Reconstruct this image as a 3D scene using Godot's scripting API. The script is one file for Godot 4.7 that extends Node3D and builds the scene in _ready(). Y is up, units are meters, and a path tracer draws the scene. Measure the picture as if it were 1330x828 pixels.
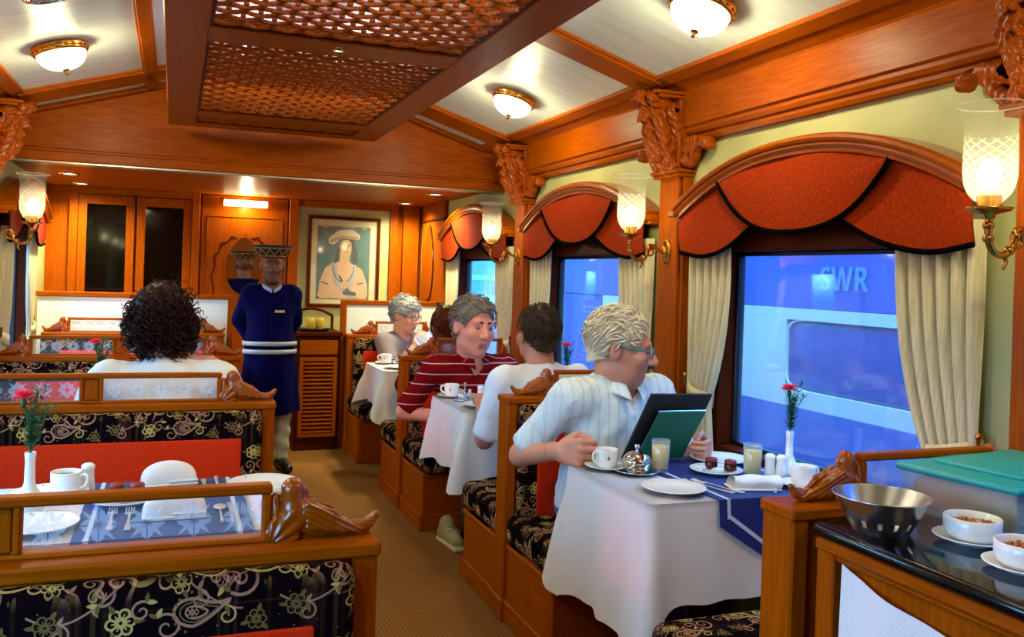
extends Node3D
# Dining car of a train: booths either side of an aisle, carved wood, blue dusk outside.
var M := {}
var used := {}
var rng := RandomNumberGenerator.new()
var noise := FastNoiseLite.new()
const BZ := [-1.584, -3.294, -5.004, -6.714]      # bench backs along the car
const WZ := [-2.39, -4.085, -5.785]              # window centres
const PZ := [-1.512, -3.222, -4.932]              # pillar centres
const TZ := [-2.485, -4.195, -5.905]                 # table centres
const XR := 1.98                                  # right wall face
const XL := -0.90                                 # left wall face

func _ready() -> void:
	rng.seed = 11
	noise.seed = 5
	noise.noise_type = FastNoiseLite.TYPE_SIMPLEX_SMOOTH
	noise.frequency = 1.0
	noise.fractal_type = FastNoiseLite.FRACTAL_NONE
	make_camera_and_sky()
	make_materials()
	make_shell()
	make_ceiling()
	make_far_end()
	make_outside()
	make_windows()
	make_pillars()
	make_sconces()
	make_lamps()
	make_benches()
	make_tables()
	make_tableware()
	make_counter()
	make_people()

func make_camera_and_sky() -> void:
	var cam := Camera3D.new()
	cam.name = "camera"
	cam.projection = Camera3D.PROJECTION_FRUSTUM
	cam.near = 0.05
	cam.far = 200.0
	var fpx := 1150.0
	cam.size = 828.0 / fpx * 0.05
	cam.frustum_offset = Vector2(0, -53.5 / fpx * 0.05)
	var yaw := atan(439.0 / fpx)
	var b := Basis(Vector3.UP, -yaw) * Basis(Vector3(0, 0, 1), 0.033)
	cam.transform = Transform3D(b, Vector3(0, 1.35, 0))
	add_child(cam)
	cam.current = true
	var we := WorldEnvironment.new()
	we.name = "environment"
	var e := Environment.new()
	var sm := ProceduralSkyMaterial.new()
	sm.sky_top_color = Color(0.38, 0.70, 1.0)
	sm.sky_horizon_color = Color(0.48, 0.78, 1.0)
	sm.ground_horizon_color = Color(0.2, 0.35, 0.6)
	sm.ground_bottom_color = Color(0.04, 0.08, 0.2)
	sm.sky_energy_multiplier = SKY_E
	sm.ground_energy_multiplier = SKY_E
	sm.sun_angle_max = 0.0
	var sk := Sky.new()
	sk.sky_material = sm
	e.background_mode = Environment.BG_SKY
	e.sky = sk
	e.tonemap_mode = Environment.TONE_MAPPER_LINEAR
	e.tonemap_exposure = EXPO
	e.sdfgi_enabled = true
	e.ssao_enabled = true
	e.ssil_enabled = true
	we.environment = e
	add_child(we)

# lighting levels
const SKY_E := 3.2
const EXPO := 1.35
const LAMP_E := 0.48
const SCONCE_E := 0.05
const DOWN_E := 2.2
const RED_E := 3.4
const WARM := Color(1.0, 0.96, 0.76)

# ---------------------------------------------------------------- naming and nodes
func numbered(n: String) -> String:
	if not used.has(n):
		used[n] = 0
		return n
	used[n] += 1
	return "%s_%03d" % [n, used[n]]

func tag(o: Node, label: String, category: String, group := "", kind := "") -> void:
	o.set_meta("label", label)
	if category != "":
		o.set_meta("category", category)
	if group != "":
		o.set_meta("group", group)
	if kind != "":
		o.set_meta("kind", kind)

func thing(called: String, label: String, category: String, at := Vector3.ZERO, turn := 0.0, group := "") -> Node3D:
	var o := Node3D.new()
	o.name = numbered(called)
	add_child(o)
	o.position = at
	o.rotation.y = turn
	tag(o, label, category, group)
	return o

func copy(src: Node3D, at: Vector3, turn: float, label: String) -> Node3D:
	var o: Node3D = src.duplicate()
	var nm: String = src.name
	if nm.length() > 4 and nm.substr(nm.length() - 3).is_valid_int():
		nm = nm.substr(0, nm.length() - 4)
	o.name = numbered(nm)
	add_child(o)
	o.position = at
	o.rotation.y = turn
	o.set_meta("label", label)
	return o

func part(parent: Node, called: String, st: SurfaceTool, mat: Material, label := "") -> MeshInstance3D:
	st.generate_normals()
	var o := MeshInstance3D.new()
	o.mesh = st.commit()
	o.material_override = mat
	if parent == self:
		o.name = numbered(called)
	else:
		o.name = called
	parent.add_child(o, true)
	if label != "":
		o.set_meta("label", label)
	return o

func share(parent: Node, called: String, mesh: Mesh, mat: Material, xf := Transform3D.IDENTITY) -> MeshInstance3D:
	var o := MeshInstance3D.new()
	o.mesh = mesh
	o.material_override = mat
	o.name = called
	o.transform = xf
	parent.add_child(o, true)
	return o

func meshof(st: SurfaceTool) -> Mesh:
	st.generate_normals()
	return st.commit()

func struct(called: String, st: SurfaceTool, mat: Material, label: String, category := "structure") -> MeshInstance3D:
	var o := part(self, called, st, mat)
	tag(o, label, category, "", "structure")
	return o

func single(called: String, st: SurfaceTool, mat: Material, label: String, category: String, at := Vector3.ZERO, turn := 0.0, group := "") -> MeshInstance3D:
	var o := part(self, called, st, mat)
	o.position = at
	o.rotation.y = turn
	tag(o, label, category, group)
	return o

# ---------------------------------------------------------------- mesh tools
func S() -> SurfaceTool:
	var st := SurfaceTool.new()
	st.begin(Mesh.PRIMITIVE_TRIANGLES)
	st.set_smooth_group(-1)
	st.set_uv(Vector2.ZERO)
	return st

func SC() -> SurfaceTool:       # with vertex colours
	var st := S()
	st.set_color(Color.WHITE)
	return st

func tri(st: SurfaceTool, a: Vector3, b: Vector3, c: Vector3, out: Vector3) -> void:
	if (b - a).cross(c - a).dot(out) > 0.0:
		st.add_vertex(a); st.add_vertex(c); st.add_vertex(b)
	else:
		st.add_vertex(a); st.add_vertex(b); st.add_vertex(c)

func qo(st: SurfaceTool, a: Vector3, b: Vector3, c: Vector3, d: Vector3, out: Vector3) -> void:
	var n := (c - a).cross(d - b)
	if n.dot(out) > 0.0:
		st.add_vertex(a); st.add_vertex(c); st.add_vertex(b)
		st.add_vertex(a); st.add_vertex(d); st.add_vertex(c)
	else:
		st.add_vertex(a); st.add_vertex(b); st.add_vertex(c)
		st.add_vertex(a); st.add_vertex(c); st.add_vertex(d)

func box(st: SurfaceTool, c: Vector3, s: Vector3, bv := 0.004, xf := Transform3D.IDENTITY) -> void:
	st.set_smooth_group(-1)
	var h := s * 0.5
	var b: float = minf(bv, minf(h.x, minf(h.y, h.z)) * 0.9)
	var o := Vector3(h.x - b, h.y - b, h.z - b)
	for ax in 3:
		var u := (ax + 1) % 3
		var v := (ax + 2) % 3
		for sg in [-1.0, 1.0]:
			var q: Array[Vector3] = []
			for k in [[-1, -1], [1, -1], [1, 1], [-1, 1]]:
				var p := Vector3.ZERO
				p[ax] = sg * h[ax]
				p[u] = k[0] * o[u]
				p[v] = k[1] * o[v]
				q.append(xf * (c + p))
			var n := Vector3.ZERO
			n[ax] = sg
			qo(st, q[0], q[1], q[2], q[3], xf.basis * n)
	if b <= 0.0:
		return
	for ax in 3:
		var u := (ax + 1) % 3
		var v := (ax + 2) % 3
		for su in [-1.0, 1.0]:
			for sv in [-1.0, 1.0]:
				var q: Array[Vector3] = []
				for k in [[-1, 0], [1, 0], [1, 1], [-1, 1]]:
					var p := Vector3.ZERO
					p[ax] = k[0] * o[ax]
					p[u] = su * (h[u] if k[1] == 0 else o[u])
					p[v] = sv * (o[v] if k[1] == 0 else h[v])
					q.append(xf * (c + p))
				var n := Vector3.ZERO
				n[u] = su
				n[v] = sv
				qo(st, q[0], q[1], q[2], q[3], xf.basis * n)
	for sx in [-1.0, 1.0]:
		for sy in [-1.0, 1.0]:
			for sz in [-1.0, 1.0]:
				tri(st, xf * (c + Vector3(sx * h.x, sy * o.y, sz * o.z)), xf * (c + Vector3(sx * o.x, sy * h.y, sz * o.z)), xf * (c + Vector3(sx * o.x, sy * o.y, sz * h.z)), xf.basis * Vector3(sx, sy, sz))

func bx(st: SurfaceTool, x0: float, x1: float, y0: float, y1: float, z0: float, z1: float, bv := 0.004) -> void:
	box(st, Vector3((x0 + x1) / 2, (y0 + y1) / 2, (z0 + z1) / 2), Vector3(absf(x1 - x0), absf(y1 - y0), absf(z1 - z0)), bv)

# a box with rounded edges (superellipsoid-like) for cushions
func cushion(st: SurfaceTool, c: Vector3, s: Vector3, r: float, n := 4) -> void:
	st.set_smooth_group(3)
	var h := s * 0.5
	for ax in 3:
		var u := (ax + 1) % 3
		var v := (ax + 2) % 3
		for sg in [-1.0, 1.0]:
			var us: Array[float] = [-h[u]]
			var vs: Array[float] = [-h[v]]
			for i in n:
				us.append(-h[u] + r * (i + 1.0) / n)
				vs.append(-h[v] + r * (i + 1.0) / n)
			for i in n + 1:
				us.append(h[u] - r + r * float(i) / n)
				vs.append(h[v] - r + r * float(i) / n)
			var pts := []
			for i in us.size():
				var row := PackedVector3Array()
				for j in vs.size():
					var p := Vector3.ZERO
					p[ax] = sg * h[ax]
					p[u] = us[i]
					p[v] = vs[j]
					var q := Vector3(clampf(p.x, -h.x + r, h.x - r), clampf(p.y, -h.y + r, h.y - r), clampf(p.z, -h.z + r, h.z - r))
					row.append(c + q + (p - q).normalized() * r)
				pts.append(row)
			var nn := Vector3.ZERO
			nn[ax] = sg
			for i in us.size() - 1:
				for j in vs.size() - 1:
					qo(st, pts[i][j], pts[i + 1][j], pts[i + 1][j + 1], pts[i][j + 1], nn)

func grid(st: SurfaceTool, nu: int, nv: int, f: Callable, flip := false, smooth := 1) -> void:
	st.set_smooth_group(smooth)
	var rows := []
	for j in nv + 1:
		var row := PackedVector3Array()
		for i in nu + 1:
			row.append(f.call(float(i) / nu, float(j) / nv))
		rows.append(row)
	for j in nv:
		for i in nu:
			var a: Vector3 = rows[j][i]
			var b: Vector3 = rows[j][i + 1]
			var c: Vector3 = rows[j + 1][i + 1]
			var d: Vector3 = rows[j + 1][i]
			var uv := [Vector2(float(i) / nu, 1.0 - float(j) / nv), Vector2(float(i + 1) / nu, 1.0 - float(j) / nv), Vector2(float(i + 1) / nu, 1.0 - float(j + 1) / nv), Vector2(float(i) / nu, 1.0 - float(j + 1) / nv)]
			var P := [a, b, c, d]
			var order := [0, 1, 2, 0, 2, 3] if flip else [0, 2, 1, 0, 3, 2]
			for k in order:
				st.set_uv(uv[k])
				st.add_vertex(P[k])

# a thin sheet with a back: two grids, the second offset by t along -n
func sheet(st: SurfaceTool, nu: int, nv: int, f: Callable, off: Vector3) -> void:
	grid(st, nu, nv, f, false, 1)
	grid(st, nu, nv, func(u, v): return f.call(u, v) + off, true, 2)

func lathe(st: SurfaceTool, prof: Array, seg := 24, xf := Transform3D.IDENTITY, smooth := 1) -> void:
	# prof: [r, y] from bottom to top along the outside
	st.set_smooth_group(smooth)
	for k in prof.size() - 1:
		var r0: float = prof[k][0]
		var y0: float = prof[k][1]
		var r1: float = prof[k + 1][0]
		var y1: float = prof[k + 1][1]
		if prof[k].size() > 2:
			smooth += 1
			st.set_smooth_group(smooth)
		for i in seg:
			var a := TAU * i / seg
			var b := TAU * (i + 1) / seg
			var p := [Vector3(r0 * cos(a), y0, r0 * sin(a)), Vector3(r0 * cos(b), y0, r0 * sin(b)), Vector3(r1 * cos(b), y1, r1 * sin(b)), Vector3(r1 * cos(a), y1, r1 * sin(a))]
			if i == seg - 1:
				p[1] = Vector3(r0, y0, 0)
				p[2] = Vector3(r1, y1, 0)
			var uv := [Vector2(float(i) / seg, y0), Vector2(float(i + 1) / seg, y0), Vector2(float(i + 1) / seg, y1), Vector2(float(i) / seg, y1)]
			for t in [[0, 1, 2], [0, 2, 3]]:
				if (r0 == 0.0 and t[1] == 1) or (r1 == 0.0 and t[1] == 2):
					continue
				for q in t:
					st.set_uv(uv[q])
					st.add_vertex(xf * p[q])

func circle(r: float, n := 8, ry := -1.0) -> PackedVector2Array:
	var c := PackedVector2Array()
	for i in n:
		c.append(Vector2(r * cos(TAU * i / n), (r if ry < 0.0 else ry) * sin(TAU * i / n)))
	return c

# sweep a closed 2D profile along a path; up is the reference for the profile's y axis
func sweep(st: SurfaceTool, path: PackedVector3Array, prof: PackedVector2Array, up: Vector3, smooth := 1, rad := PackedFloat32Array(), closed := false, caps := true) -> void:
	st.set_smooth_group(smooth)
	var rings := []
	var n := path.size()
	for k in n:
		var t: Vector3
		if closed:
			t = path[(k + 1) % n] - path[(k + n - 1) % n]
		else:
			t = path[mini(k + 1, n - 1)] - path[maxi(k - 1, 0)]
		t = t.normalized()
		var side := t.cross(up)
		if side.length() < 0.05:
			side = t.cross(Vector3(0.31, 0.9, 0.3))
		side = side.normalized()
		var u := side.cross(t).normalized()
		var s := 1.0 if rad.is_empty() else rad[k]
		var ring := PackedVector3Array()
		for p in prof:
			ring.append(path[k] + side * p.x * s + u * p.y * s)
		rings.append(ring)
	var m := prof.size()
	var last := n if closed else n - 1
	for k in last:
		var r0: PackedVector3Array = rings[k]
		var r1: PackedVector3Array = rings[(k + 1) % n]
		for i in m:
			var j := (i + 1) % m
			st.add_vertex(r0[i]); st.add_vertex(r0[j]); st.add_vertex(r1[j])
			st.add_vertex(r0[i]); st.add_vertex(r1[j]); st.add_vertex(r1[i])
	if caps and not closed:
		st.set_smooth_group(-1)
		for e in [0, n - 1]:
			var ring: PackedVector3Array = rings[e]
			var out := path[0] - path[1] if e == 0 else path[n - 1] - path[n - 2]
			var ids := Geometry2D.triangulate_polygon(prof)
			for q in range(0, ids.size(), 3):
				tri(st, ring[ids[q]], ring[ids[q + 1]], ring[ids[q + 2]], out)

func tube(st: SurfaceTool, path: Array, r: float, n := 8, r2 := -1.0, closed := false) -> void:
	var pv := PackedVector3Array(path)
	var rad := PackedFloat32Array()
	for k in pv.size():
		rad.append(r if r2 < 0.0 else lerpf(r, r2, float(k) / (pv.size() - 1)))
	sweep(st, pv, circle(1.0, n), Vector3(0.13, 0.97, 0.21), 1, rad, closed)

# extrude a polygon (in xy) by depth along z centred on 0
func ext(st: SurfaceTool, poly: PackedVector2Array, z0: float, z1: float, xf := Transform3D.IDENTITY, smooth_side := false) -> void:
	st.set_smooth_group(-1)
	var ids := Geometry2D.triangulate_polygon(poly)
	for q in range(0, ids.size(), 3):
		for zz in [z0, z1]:
			var o := Vector3(0, 0, 1 if (zz == z1) == (z1 > z0) else -1)
			tri(st, xf * Vector3(poly[ids[q]].x, poly[ids[q]].y, zz), xf * Vector3(poly[ids[q + 1]].x, poly[ids[q + 1]].y, zz), xf * Vector3(poly[ids[q + 2]].x, poly[ids[q + 2]].y, zz), xf.basis * o)
	var cw := Geometry2D.is_polygon_clockwise(poly)
	if smooth_side:
		st.set_smooth_group(5)
	for i in poly.size():
		var a := poly[i]
		var b := poly[(i + 1) % poly.size()]
		var e := b - a
		var nn := Vector2(e.y, -e.x)
		if cw:
			nn = -nn
		qo(st, xf * Vector3(a.x, a.y, z0), xf * Vector3(b.x, b.y, z0), xf * Vector3(b.x, b.y, z1), xf * Vector3(a.x, a.y, z1), xf.basis * Vector3(nn.x, nn.y, 0))

func ball(st: SurfaceTool, c: Vector3, r: Vector3, nu := 14, nv := 9, bas := Basis.IDENTITY, smooth := 1) -> void:
	grid(st, nu, nv, func(u, v):
		var a: float = TAU * (0.0 if u >= 1.0 else u)
		var p: float = PI * v
		var rs := 0.0 if (v <= 0.0 or v >= 1.0) else sin(p)
		return c + bas * Vector3(r.x * rs * cos(a), -r.y * cos(p), r.z * rs * sin(a)), true, smooth)

func bez(a: Vector3, b: Vector3, c: Vector3, d: Vector3, n := 12) -> PackedVector3Array:
	var r := PackedVector3Array()
	for i in n + 1:
		r.append(a.bezier_interpolate(b, c, d, float(i) / n))
	return r

func catmull(pts: Array, sub := 6) -> PackedVector3Array:
	var r := PackedVector3Array()
	for i in pts.size() - 1:
		var p0: Vector3 = pts[maxi(i - 1, 0)]
		var p1: Vector3 = pts[i]
		var p2: Vector3 = pts[i + 1]
		var p3: Vector3 = pts[mini(i + 2, pts.size() - 1)]
		for k in sub:
			r.append(p1.cubic_interpolate(p2, p0, p3, float(k) / sub))
	r.append(pts[pts.size() - 1])
	return r

# ---------------------------------------------------------------- distance fields and surface nets
func field(mn: Vector3, mx: Vector3, h: float) -> Dictionary:
	var n := Vector3i(int(ceil((mx.x - mn.x) / h)) + 1, int(ceil((mx.y - mn.y) / h)) + 1, int(ceil((mx.z - mn.z) / h)) + 1)
	var d := PackedFloat32Array()
	d.resize(n.x * n.y * n.z)
	d.fill(0.3)
	return {"o": mn, "n": n, "h": h, "d": d}

func _range(F: Dictionary, mn: Vector3, mx: Vector3) -> Array:
	var o: Vector3 = F.o
	var h: float = F.h
	var n: Vector3i = F.n
	return [maxi(0, int(floor((mn.x - o.x) / h))), mini(n.x - 1, int(ceil((mx.x - o.x) / h))), maxi(0, int(floor((mn.y - o.y) / h))), mini(n.y - 1, int(ceil((mx.y - o.y) / h))), maxi(0, int(floor((mn.z - o.z) / h))), mini(n.z - 1, int(ceil((mx.z - o.z) / h)))]

func cap(F: Dictionary, a: Vector3, b: Vector3, ra: float, rb: float, k := 0.03, cut := false) -> void:
	var h: float = F.h
	var o: Vector3 = F.o
	var n: Vector3i = F.n
	var d: PackedFloat32Array = F.d
	var rm := maxf(ra, rb) + k + h * 2.5
	var R := _range(F, a.min(b) - Vector3(rm, rm, rm), a.max(b) + Vector3(rm, rm, rm))
	var ab := b - a
	var l2 := maxf(ab.length_squared(), 1e-9)
	var dr := rb - ra
	for z in range(R[4], R[5] + 1):
		for y in range(R[2], R[3] + 1):
			var i: int = (z * n.y + y) * n.x + R[0]
			var p := Vector3(o.x + R[0] * h, o.y + y * h, o.z + z * h) - a
			for x in range(R[0], R[1] + 1):
				var t := clampf(p.dot(ab) / l2, 0.0, 1.0)
				var e := (p - ab * t).length() - ra - dr * t
				var c := d[i]
				if cut:
					e = -e
					var q := k - absf(c - e)
					d[i] = maxf(c, e) if q <= 0.0 else maxf(c, e) + q * q * 0.25 / k
				else:
					var q := k - absf(c - e)
					d[i] = minf(c, e) if q <= 0.0 else minf(c, e) - q * q * 0.25 / k
				p.x += h
				i += 1
	F.d = d

func ell(F: Dictionary, c0: Vector3, r: Vector3, k := 0.02, bas := Basis.IDENTITY, cut := false) -> void:
	var h: float = F.h
	var o: Vector3 = F.o
	var n: Vector3i = F.n
	var d: PackedFloat32Array = F.d
	var e3 := Vector3.ZERO
	for ax in 3:
		e3[ax] = sqrt(pow(bas.x[ax] * r.x, 2) + pow(bas.y[ax] * r.y, 2) + pow(bas.z[ax] * r.z, 2)) + k + h * 2.5
	var R := _range(F, c0 - e3, c0 + e3)
	var inv := bas.transposed()
	var ir := Vector3(1.0 / r.x, 1.0 / r.y, 1.0 / r.z)
	for z in range(R[4], R[5] + 1):
		for y in range(R[2], R[3] + 1):
			var i: int = (z * n.y + y) * n.x + R[0]
			for x in range(R[0], R[1] + 1):
				var p := inv * (Vector3(o.x + x * h, o.y + y * h, o.z + z * h) - c0)
				var q1 := p * ir
				var k0 := q1.length()
				var k1 := maxf((q1 * ir).length(), 1e-6)
				var e := k0 * (k0 - 1.0) / k1
				var c := d[i]
				if cut:
					e = -e
					var q := k - absf(c - e)
					d[i] = maxf(c, e) if q <= 0.0 else maxf(c, e) + q * q * 0.25 / k
				else:
					var q := k - absf(c - e)
					d[i] = minf(c, e) if q <= 0.0 else minf(c, e) - q * q * 0.25 / k
				i += 1
	F.d = d

func cut_plane(F: Dictionary, nrm: Vector3, at: Vector3) -> void:      # removes the side the normal points to
	var h: float = F.h
	var o: Vector3 = F.o
	var n: Vector3i = F.n
	var d: PackedFloat32Array = F.d
	var i := 0
	for z in n.z:
		for y in n.y:
			for x in n.x:
				if d[i] < 0.1:
					d[i] = maxf(d[i], (Vector3(o.x + x * h, o.y + y * h, o.z + z * h) - at).dot(nrm))
				i += 1
	F.d = d

func nets(F: Dictionary, st: SurfaceTool, tint = null, disp = null, smooth := 1) -> void:
	var h: float = F.h
	var o: Vector3 = F.o
	var n: Vector3i = F.n
	var d: PackedFloat32Array = F.d
	var sx := 1
	var sy := n.x
	var sz := n.x * n.y
	var idx := PackedInt32Array()
	idx.resize(d.size())
	idx.fill(-1)
	var vs := PackedVector3Array()
	var cells := PackedInt32Array()
	var lim := 1.9 * h
	for z in n.z - 1:
		for y in n.y - 1:
			var i0 := z * sz + y * sy
			for x in n.x - 1:
				var i := i0 + x
				var c0 := d[i]
				if c0 > lim or c0 < -lim:
					continue
				var c1 := d[i + 1]
				var c2 := d[i + sy]
				var c3 := d[i + sy + 1]
				var c4 := d[i + sz]
				var c5 := d[i + sz + 1]
				var c6 := d[i + sz + sy]
				var c7 := d[i + sz + sy + 1]
				var mk := int(c0 < 0) + int(c1 < 0) + int(c2 < 0) + int(c3 < 0) + int(c4 < 0) + int(c5 < 0) + int(c6 < 0) + int(c7 < 0)
				if mk == 0 or mk == 8:
					continue
				var s := Vector3.ZERO
				var m := 0.0
				if (c0 < 0) != (c1 < 0): s += Vector3(c0 / (c0 - c1), 0, 0); m += 1
				if (c2 < 0) != (c3 < 0): s += Vector3(c2 / (c2 - c3), 1, 0); m += 1
				if (c4 < 0) != (c5 < 0): s += Vector3(c4 / (c4 - c5), 0, 1); m += 1
				if (c6 < 0) != (c7 < 0): s += Vector3(c6 / (c6 - c7), 1, 1); m += 1
				if (c0 < 0) != (c2 < 0): s += Vector3(0, c0 / (c0 - c2), 0); m += 1
				if (c1 < 0) != (c3 < 0): s += Vector3(1, c1 / (c1 - c3), 0); m += 1
				if (c4 < 0) != (c6 < 0): s += Vector3(0, c4 / (c4 - c6), 1); m += 1
				if (c5 < 0) != (c7 < 0): s += Vector3(1, c5 / (c5 - c7), 1); m += 1
				if (c0 < 0) != (c4 < 0): s += Vector3(0, 0, c0 / (c0 - c4)); m += 1
				if (c1 < 0) != (c5 < 0): s += Vector3(1, 0, c1 / (c1 - c5)); m += 1
				if (c2 < 0) != (c6 < 0): s += Vector3(0, 1, c2 / (c2 - c6)); m += 1
				if (c3 < 0) != (c7 < 0): s += Vector3(1, 1, c3 / (c3 - c7)); m += 1
				var p := o + (Vector3(x, y, z) + s / m) * h
				if disp != null:
					var g := Vector3(c1 + c3 + c5 + c7 - c0 - c2 - c4 - c6, c2 + c3 + c6 + c7 - c0 - c1 - c4 - c5, c4 + c5 + c6 + c7 - c0 - c1 - c2 - c3).normalized()
					p += g * disp.call(p, g)
				idx[i] = vs.size()
				vs.append(p)
				cells.append(i)
	st.set_smooth_group(smooth)
	var cols := PackedColorArray()
	var tinted: bool = tint != null
	if tinted:
		for p in vs:
			cols.append(tint.call(p))
	for q in cells.size():
		var i := cells[q]
		var a := d[i] < 0
		for ax in 3:
			var step := [sx, sy, sz][ax] as int
			if (d[i + step] < 0) == a:
				continue
			var u := [sy, sz, sx][ax] as int
			var v := [sz, sx, sy][ax] as int
			if i - u - v < 0:
				continue
			var i1 := idx[i]
			var i2 := idx[i - u]
			var i3 := idx[i - u - v]
			var i4 := idx[i - v]
			if i2 < 0 or i3 < 0 or i4 < 0:
				continue
			var ord := [i1, i3, i2, i1, i4, i3] if a else [i1, i2, i3, i1, i3, i4]
			for e in ord:
				if tinted:
					st.set_color(cols[e])
				st.add_vertex(vs[e])

# ---------------------------------------------------------------- materials
func mat(c: Color, rough := 0.5, metal := 0.0) -> StandardMaterial3D:
	var m := StandardMaterial3D.new()
	m.albedo_color = c
	m.roughness = rough
	m.metallic = metal
	return m

func ramp(stops: Array) -> Gradient:
	var g := Gradient.new()
	var o := PackedFloat32Array()
	var c := PackedColorArray()
	for s in stops:
		o.append(s[0])
		c.append(s[1])
	g.offsets = o
	g.colors = c
	return g

func noise_tex(sd: int, freq: float, size: int, stops: Array, octaves := 4, nrm := false, bump := 4.0) -> NoiseTexture2D:
	var t := NoiseTexture2D.new()
	var n := FastNoiseLite.new()
	n.seed = sd
	n.frequency = freq
	n.noise_type = FastNoiseLite.TYPE_SIMPLEX_SMOOTH
	n.fractal_octaves = octaves
	t.noise = n
	t.width = size
	t.height = size
	t.seamless = true
	if nrm:
		t.as_normal_map = true
		t.bump_strength = bump
	else:
		t.color_ramp = ramp(stops)
	return t

func tri_mat(m: StandardMaterial3D, sc: Vector3, world := false) -> StandardMaterial3D:
	m.uv1_triplanar = true
	m.uv1_world_triplanar = world
	m.uv1_scale = sc
	return m

func stamp(im: Image, x: float, y: float, r: float, c: Color) -> void:
	var w := im.get_width()
	var hh := im.get_height()
	var n := int(ceil(r))
	for dy in range(-n, n + 1):
		var k := r * r - dy * dy
		if k <= 0.0:
			continue
		var half := sqrt(k)
		var yy := posmod(int(y) + dy, hh)
		var x0 := int(x - half)
		var ln := maxi(1, int(2 * half))
		x0 = posmod(x0, w)
		if x0 + ln <= w:
			im.fill_rect(Rect2i(x0, yy, ln, 1), c)
		else:
			im.fill_rect(Rect2i(x0, yy, w - x0, 1), c)
			im.fill_rect(Rect2i(0, yy, ln - (w - x0), 1), c)

func stroke(im: Image, pts: Array, r0: float, r1: float, c: Color) -> void:
	for i in pts.size() - 1:
		var a: Vector2 = pts[i]
		var b: Vector2 = pts[i + 1]
		var n := maxi(1, int(a.distance_to(b) / 2.0))
		for k in n:
			var t := float(k) / n
			var p := a.lerp(b, t)
			var s := (i + t) / (pts.size() - 1)
			stamp(im, p.x, p.y, lerpf(r0, r1, s), c)

func spiral(c: Vector2, r: float, a0: float, turns: float, dir := 1.0) -> Array:
	var p := []
	for i in 29:
		var t := i / 28.0
		var a := a0 + dir * TAU * turns * t
		p.append(c + Vector2(cos(a), sin(a)) * r * (1.0 - 0.86 * t))
	return p

func bloom(im: Image, c: Vector2, r: float, col: Color, dark: Color, petals := 6, a0 := 0.0) -> void:
	for k in petals:
		var a := a0 + TAU * k / petals
		var q := c + Vector2(cos(a), sin(a)) * r * 0.62
		stamp(im, q.x, q.y, r * 0.42, col)
		stamp(im, q.x, q.y, r * 0.25, dark)
		stroke(im, [c, q], r * 0.10, r * 0.05, col)
	stamp(im, c.x, c.y, r * 0.26, col)
	stamp(im, c.x, c.y, r * 0.12, dark)

func leaf2(im: Image, c: Vector2, a: float, l: float, w: float, col: Color) -> void:
	for i in 16:
		var t := i / 15.0
		var p := c + Vector2(cos(a), sin(a)) * l * t
		stamp(im, p.x, p.y, maxf(1.0, w * sin(PI * pow(t, 0.7))), col)

func paisley(im: Image, c: Vector2, sz: float, rot: float, flip: float, col: Color, col2: Color, bg: Color) -> void:
	# a teardrop with a curled tip, drawn as nested outlines
	for layer in [[1.0, col, 7.0], [0.72, col2, 4.0], [0.45, col, 5.0]]:
		var pts := []
		for i in 41:
			var t := TAU * i / 40.0
			var rr: float = sz * layer[0] * (0.42 + 0.05 * cos(2.0 * t))
			var p := Vector2(rr * sin(t), -rr * cos(t) * 1.15)
			# pull the upper half into a tip that bends sideways
			var up := clampf(-p.y / (sz * 0.5), 0.0, 1.0)
			p.x = p.x * (1.0 - 0.85 * up) + flip * up * up * sz * 0.36 * layer[0]
			p.y -= up * sz * 0.28 * layer[0]
			pts.append(c + p.rotated(rot))
		stroke(im, pts, layer[2], layer[2], layer[1])
	bloom(im, c + Vector2(0, sz * 0.08).rotated(rot), sz * 0.17, col, bg, 6)
	for k in 9:
		var a := PI * 0.1 + PI * 0.8 * k / 8.0
		var q := c + (Vector2(cos(a), sin(a)) * sz * 0.55).rotated(rot)
		stamp(im, q.x, q.y, 7, col2)

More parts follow.
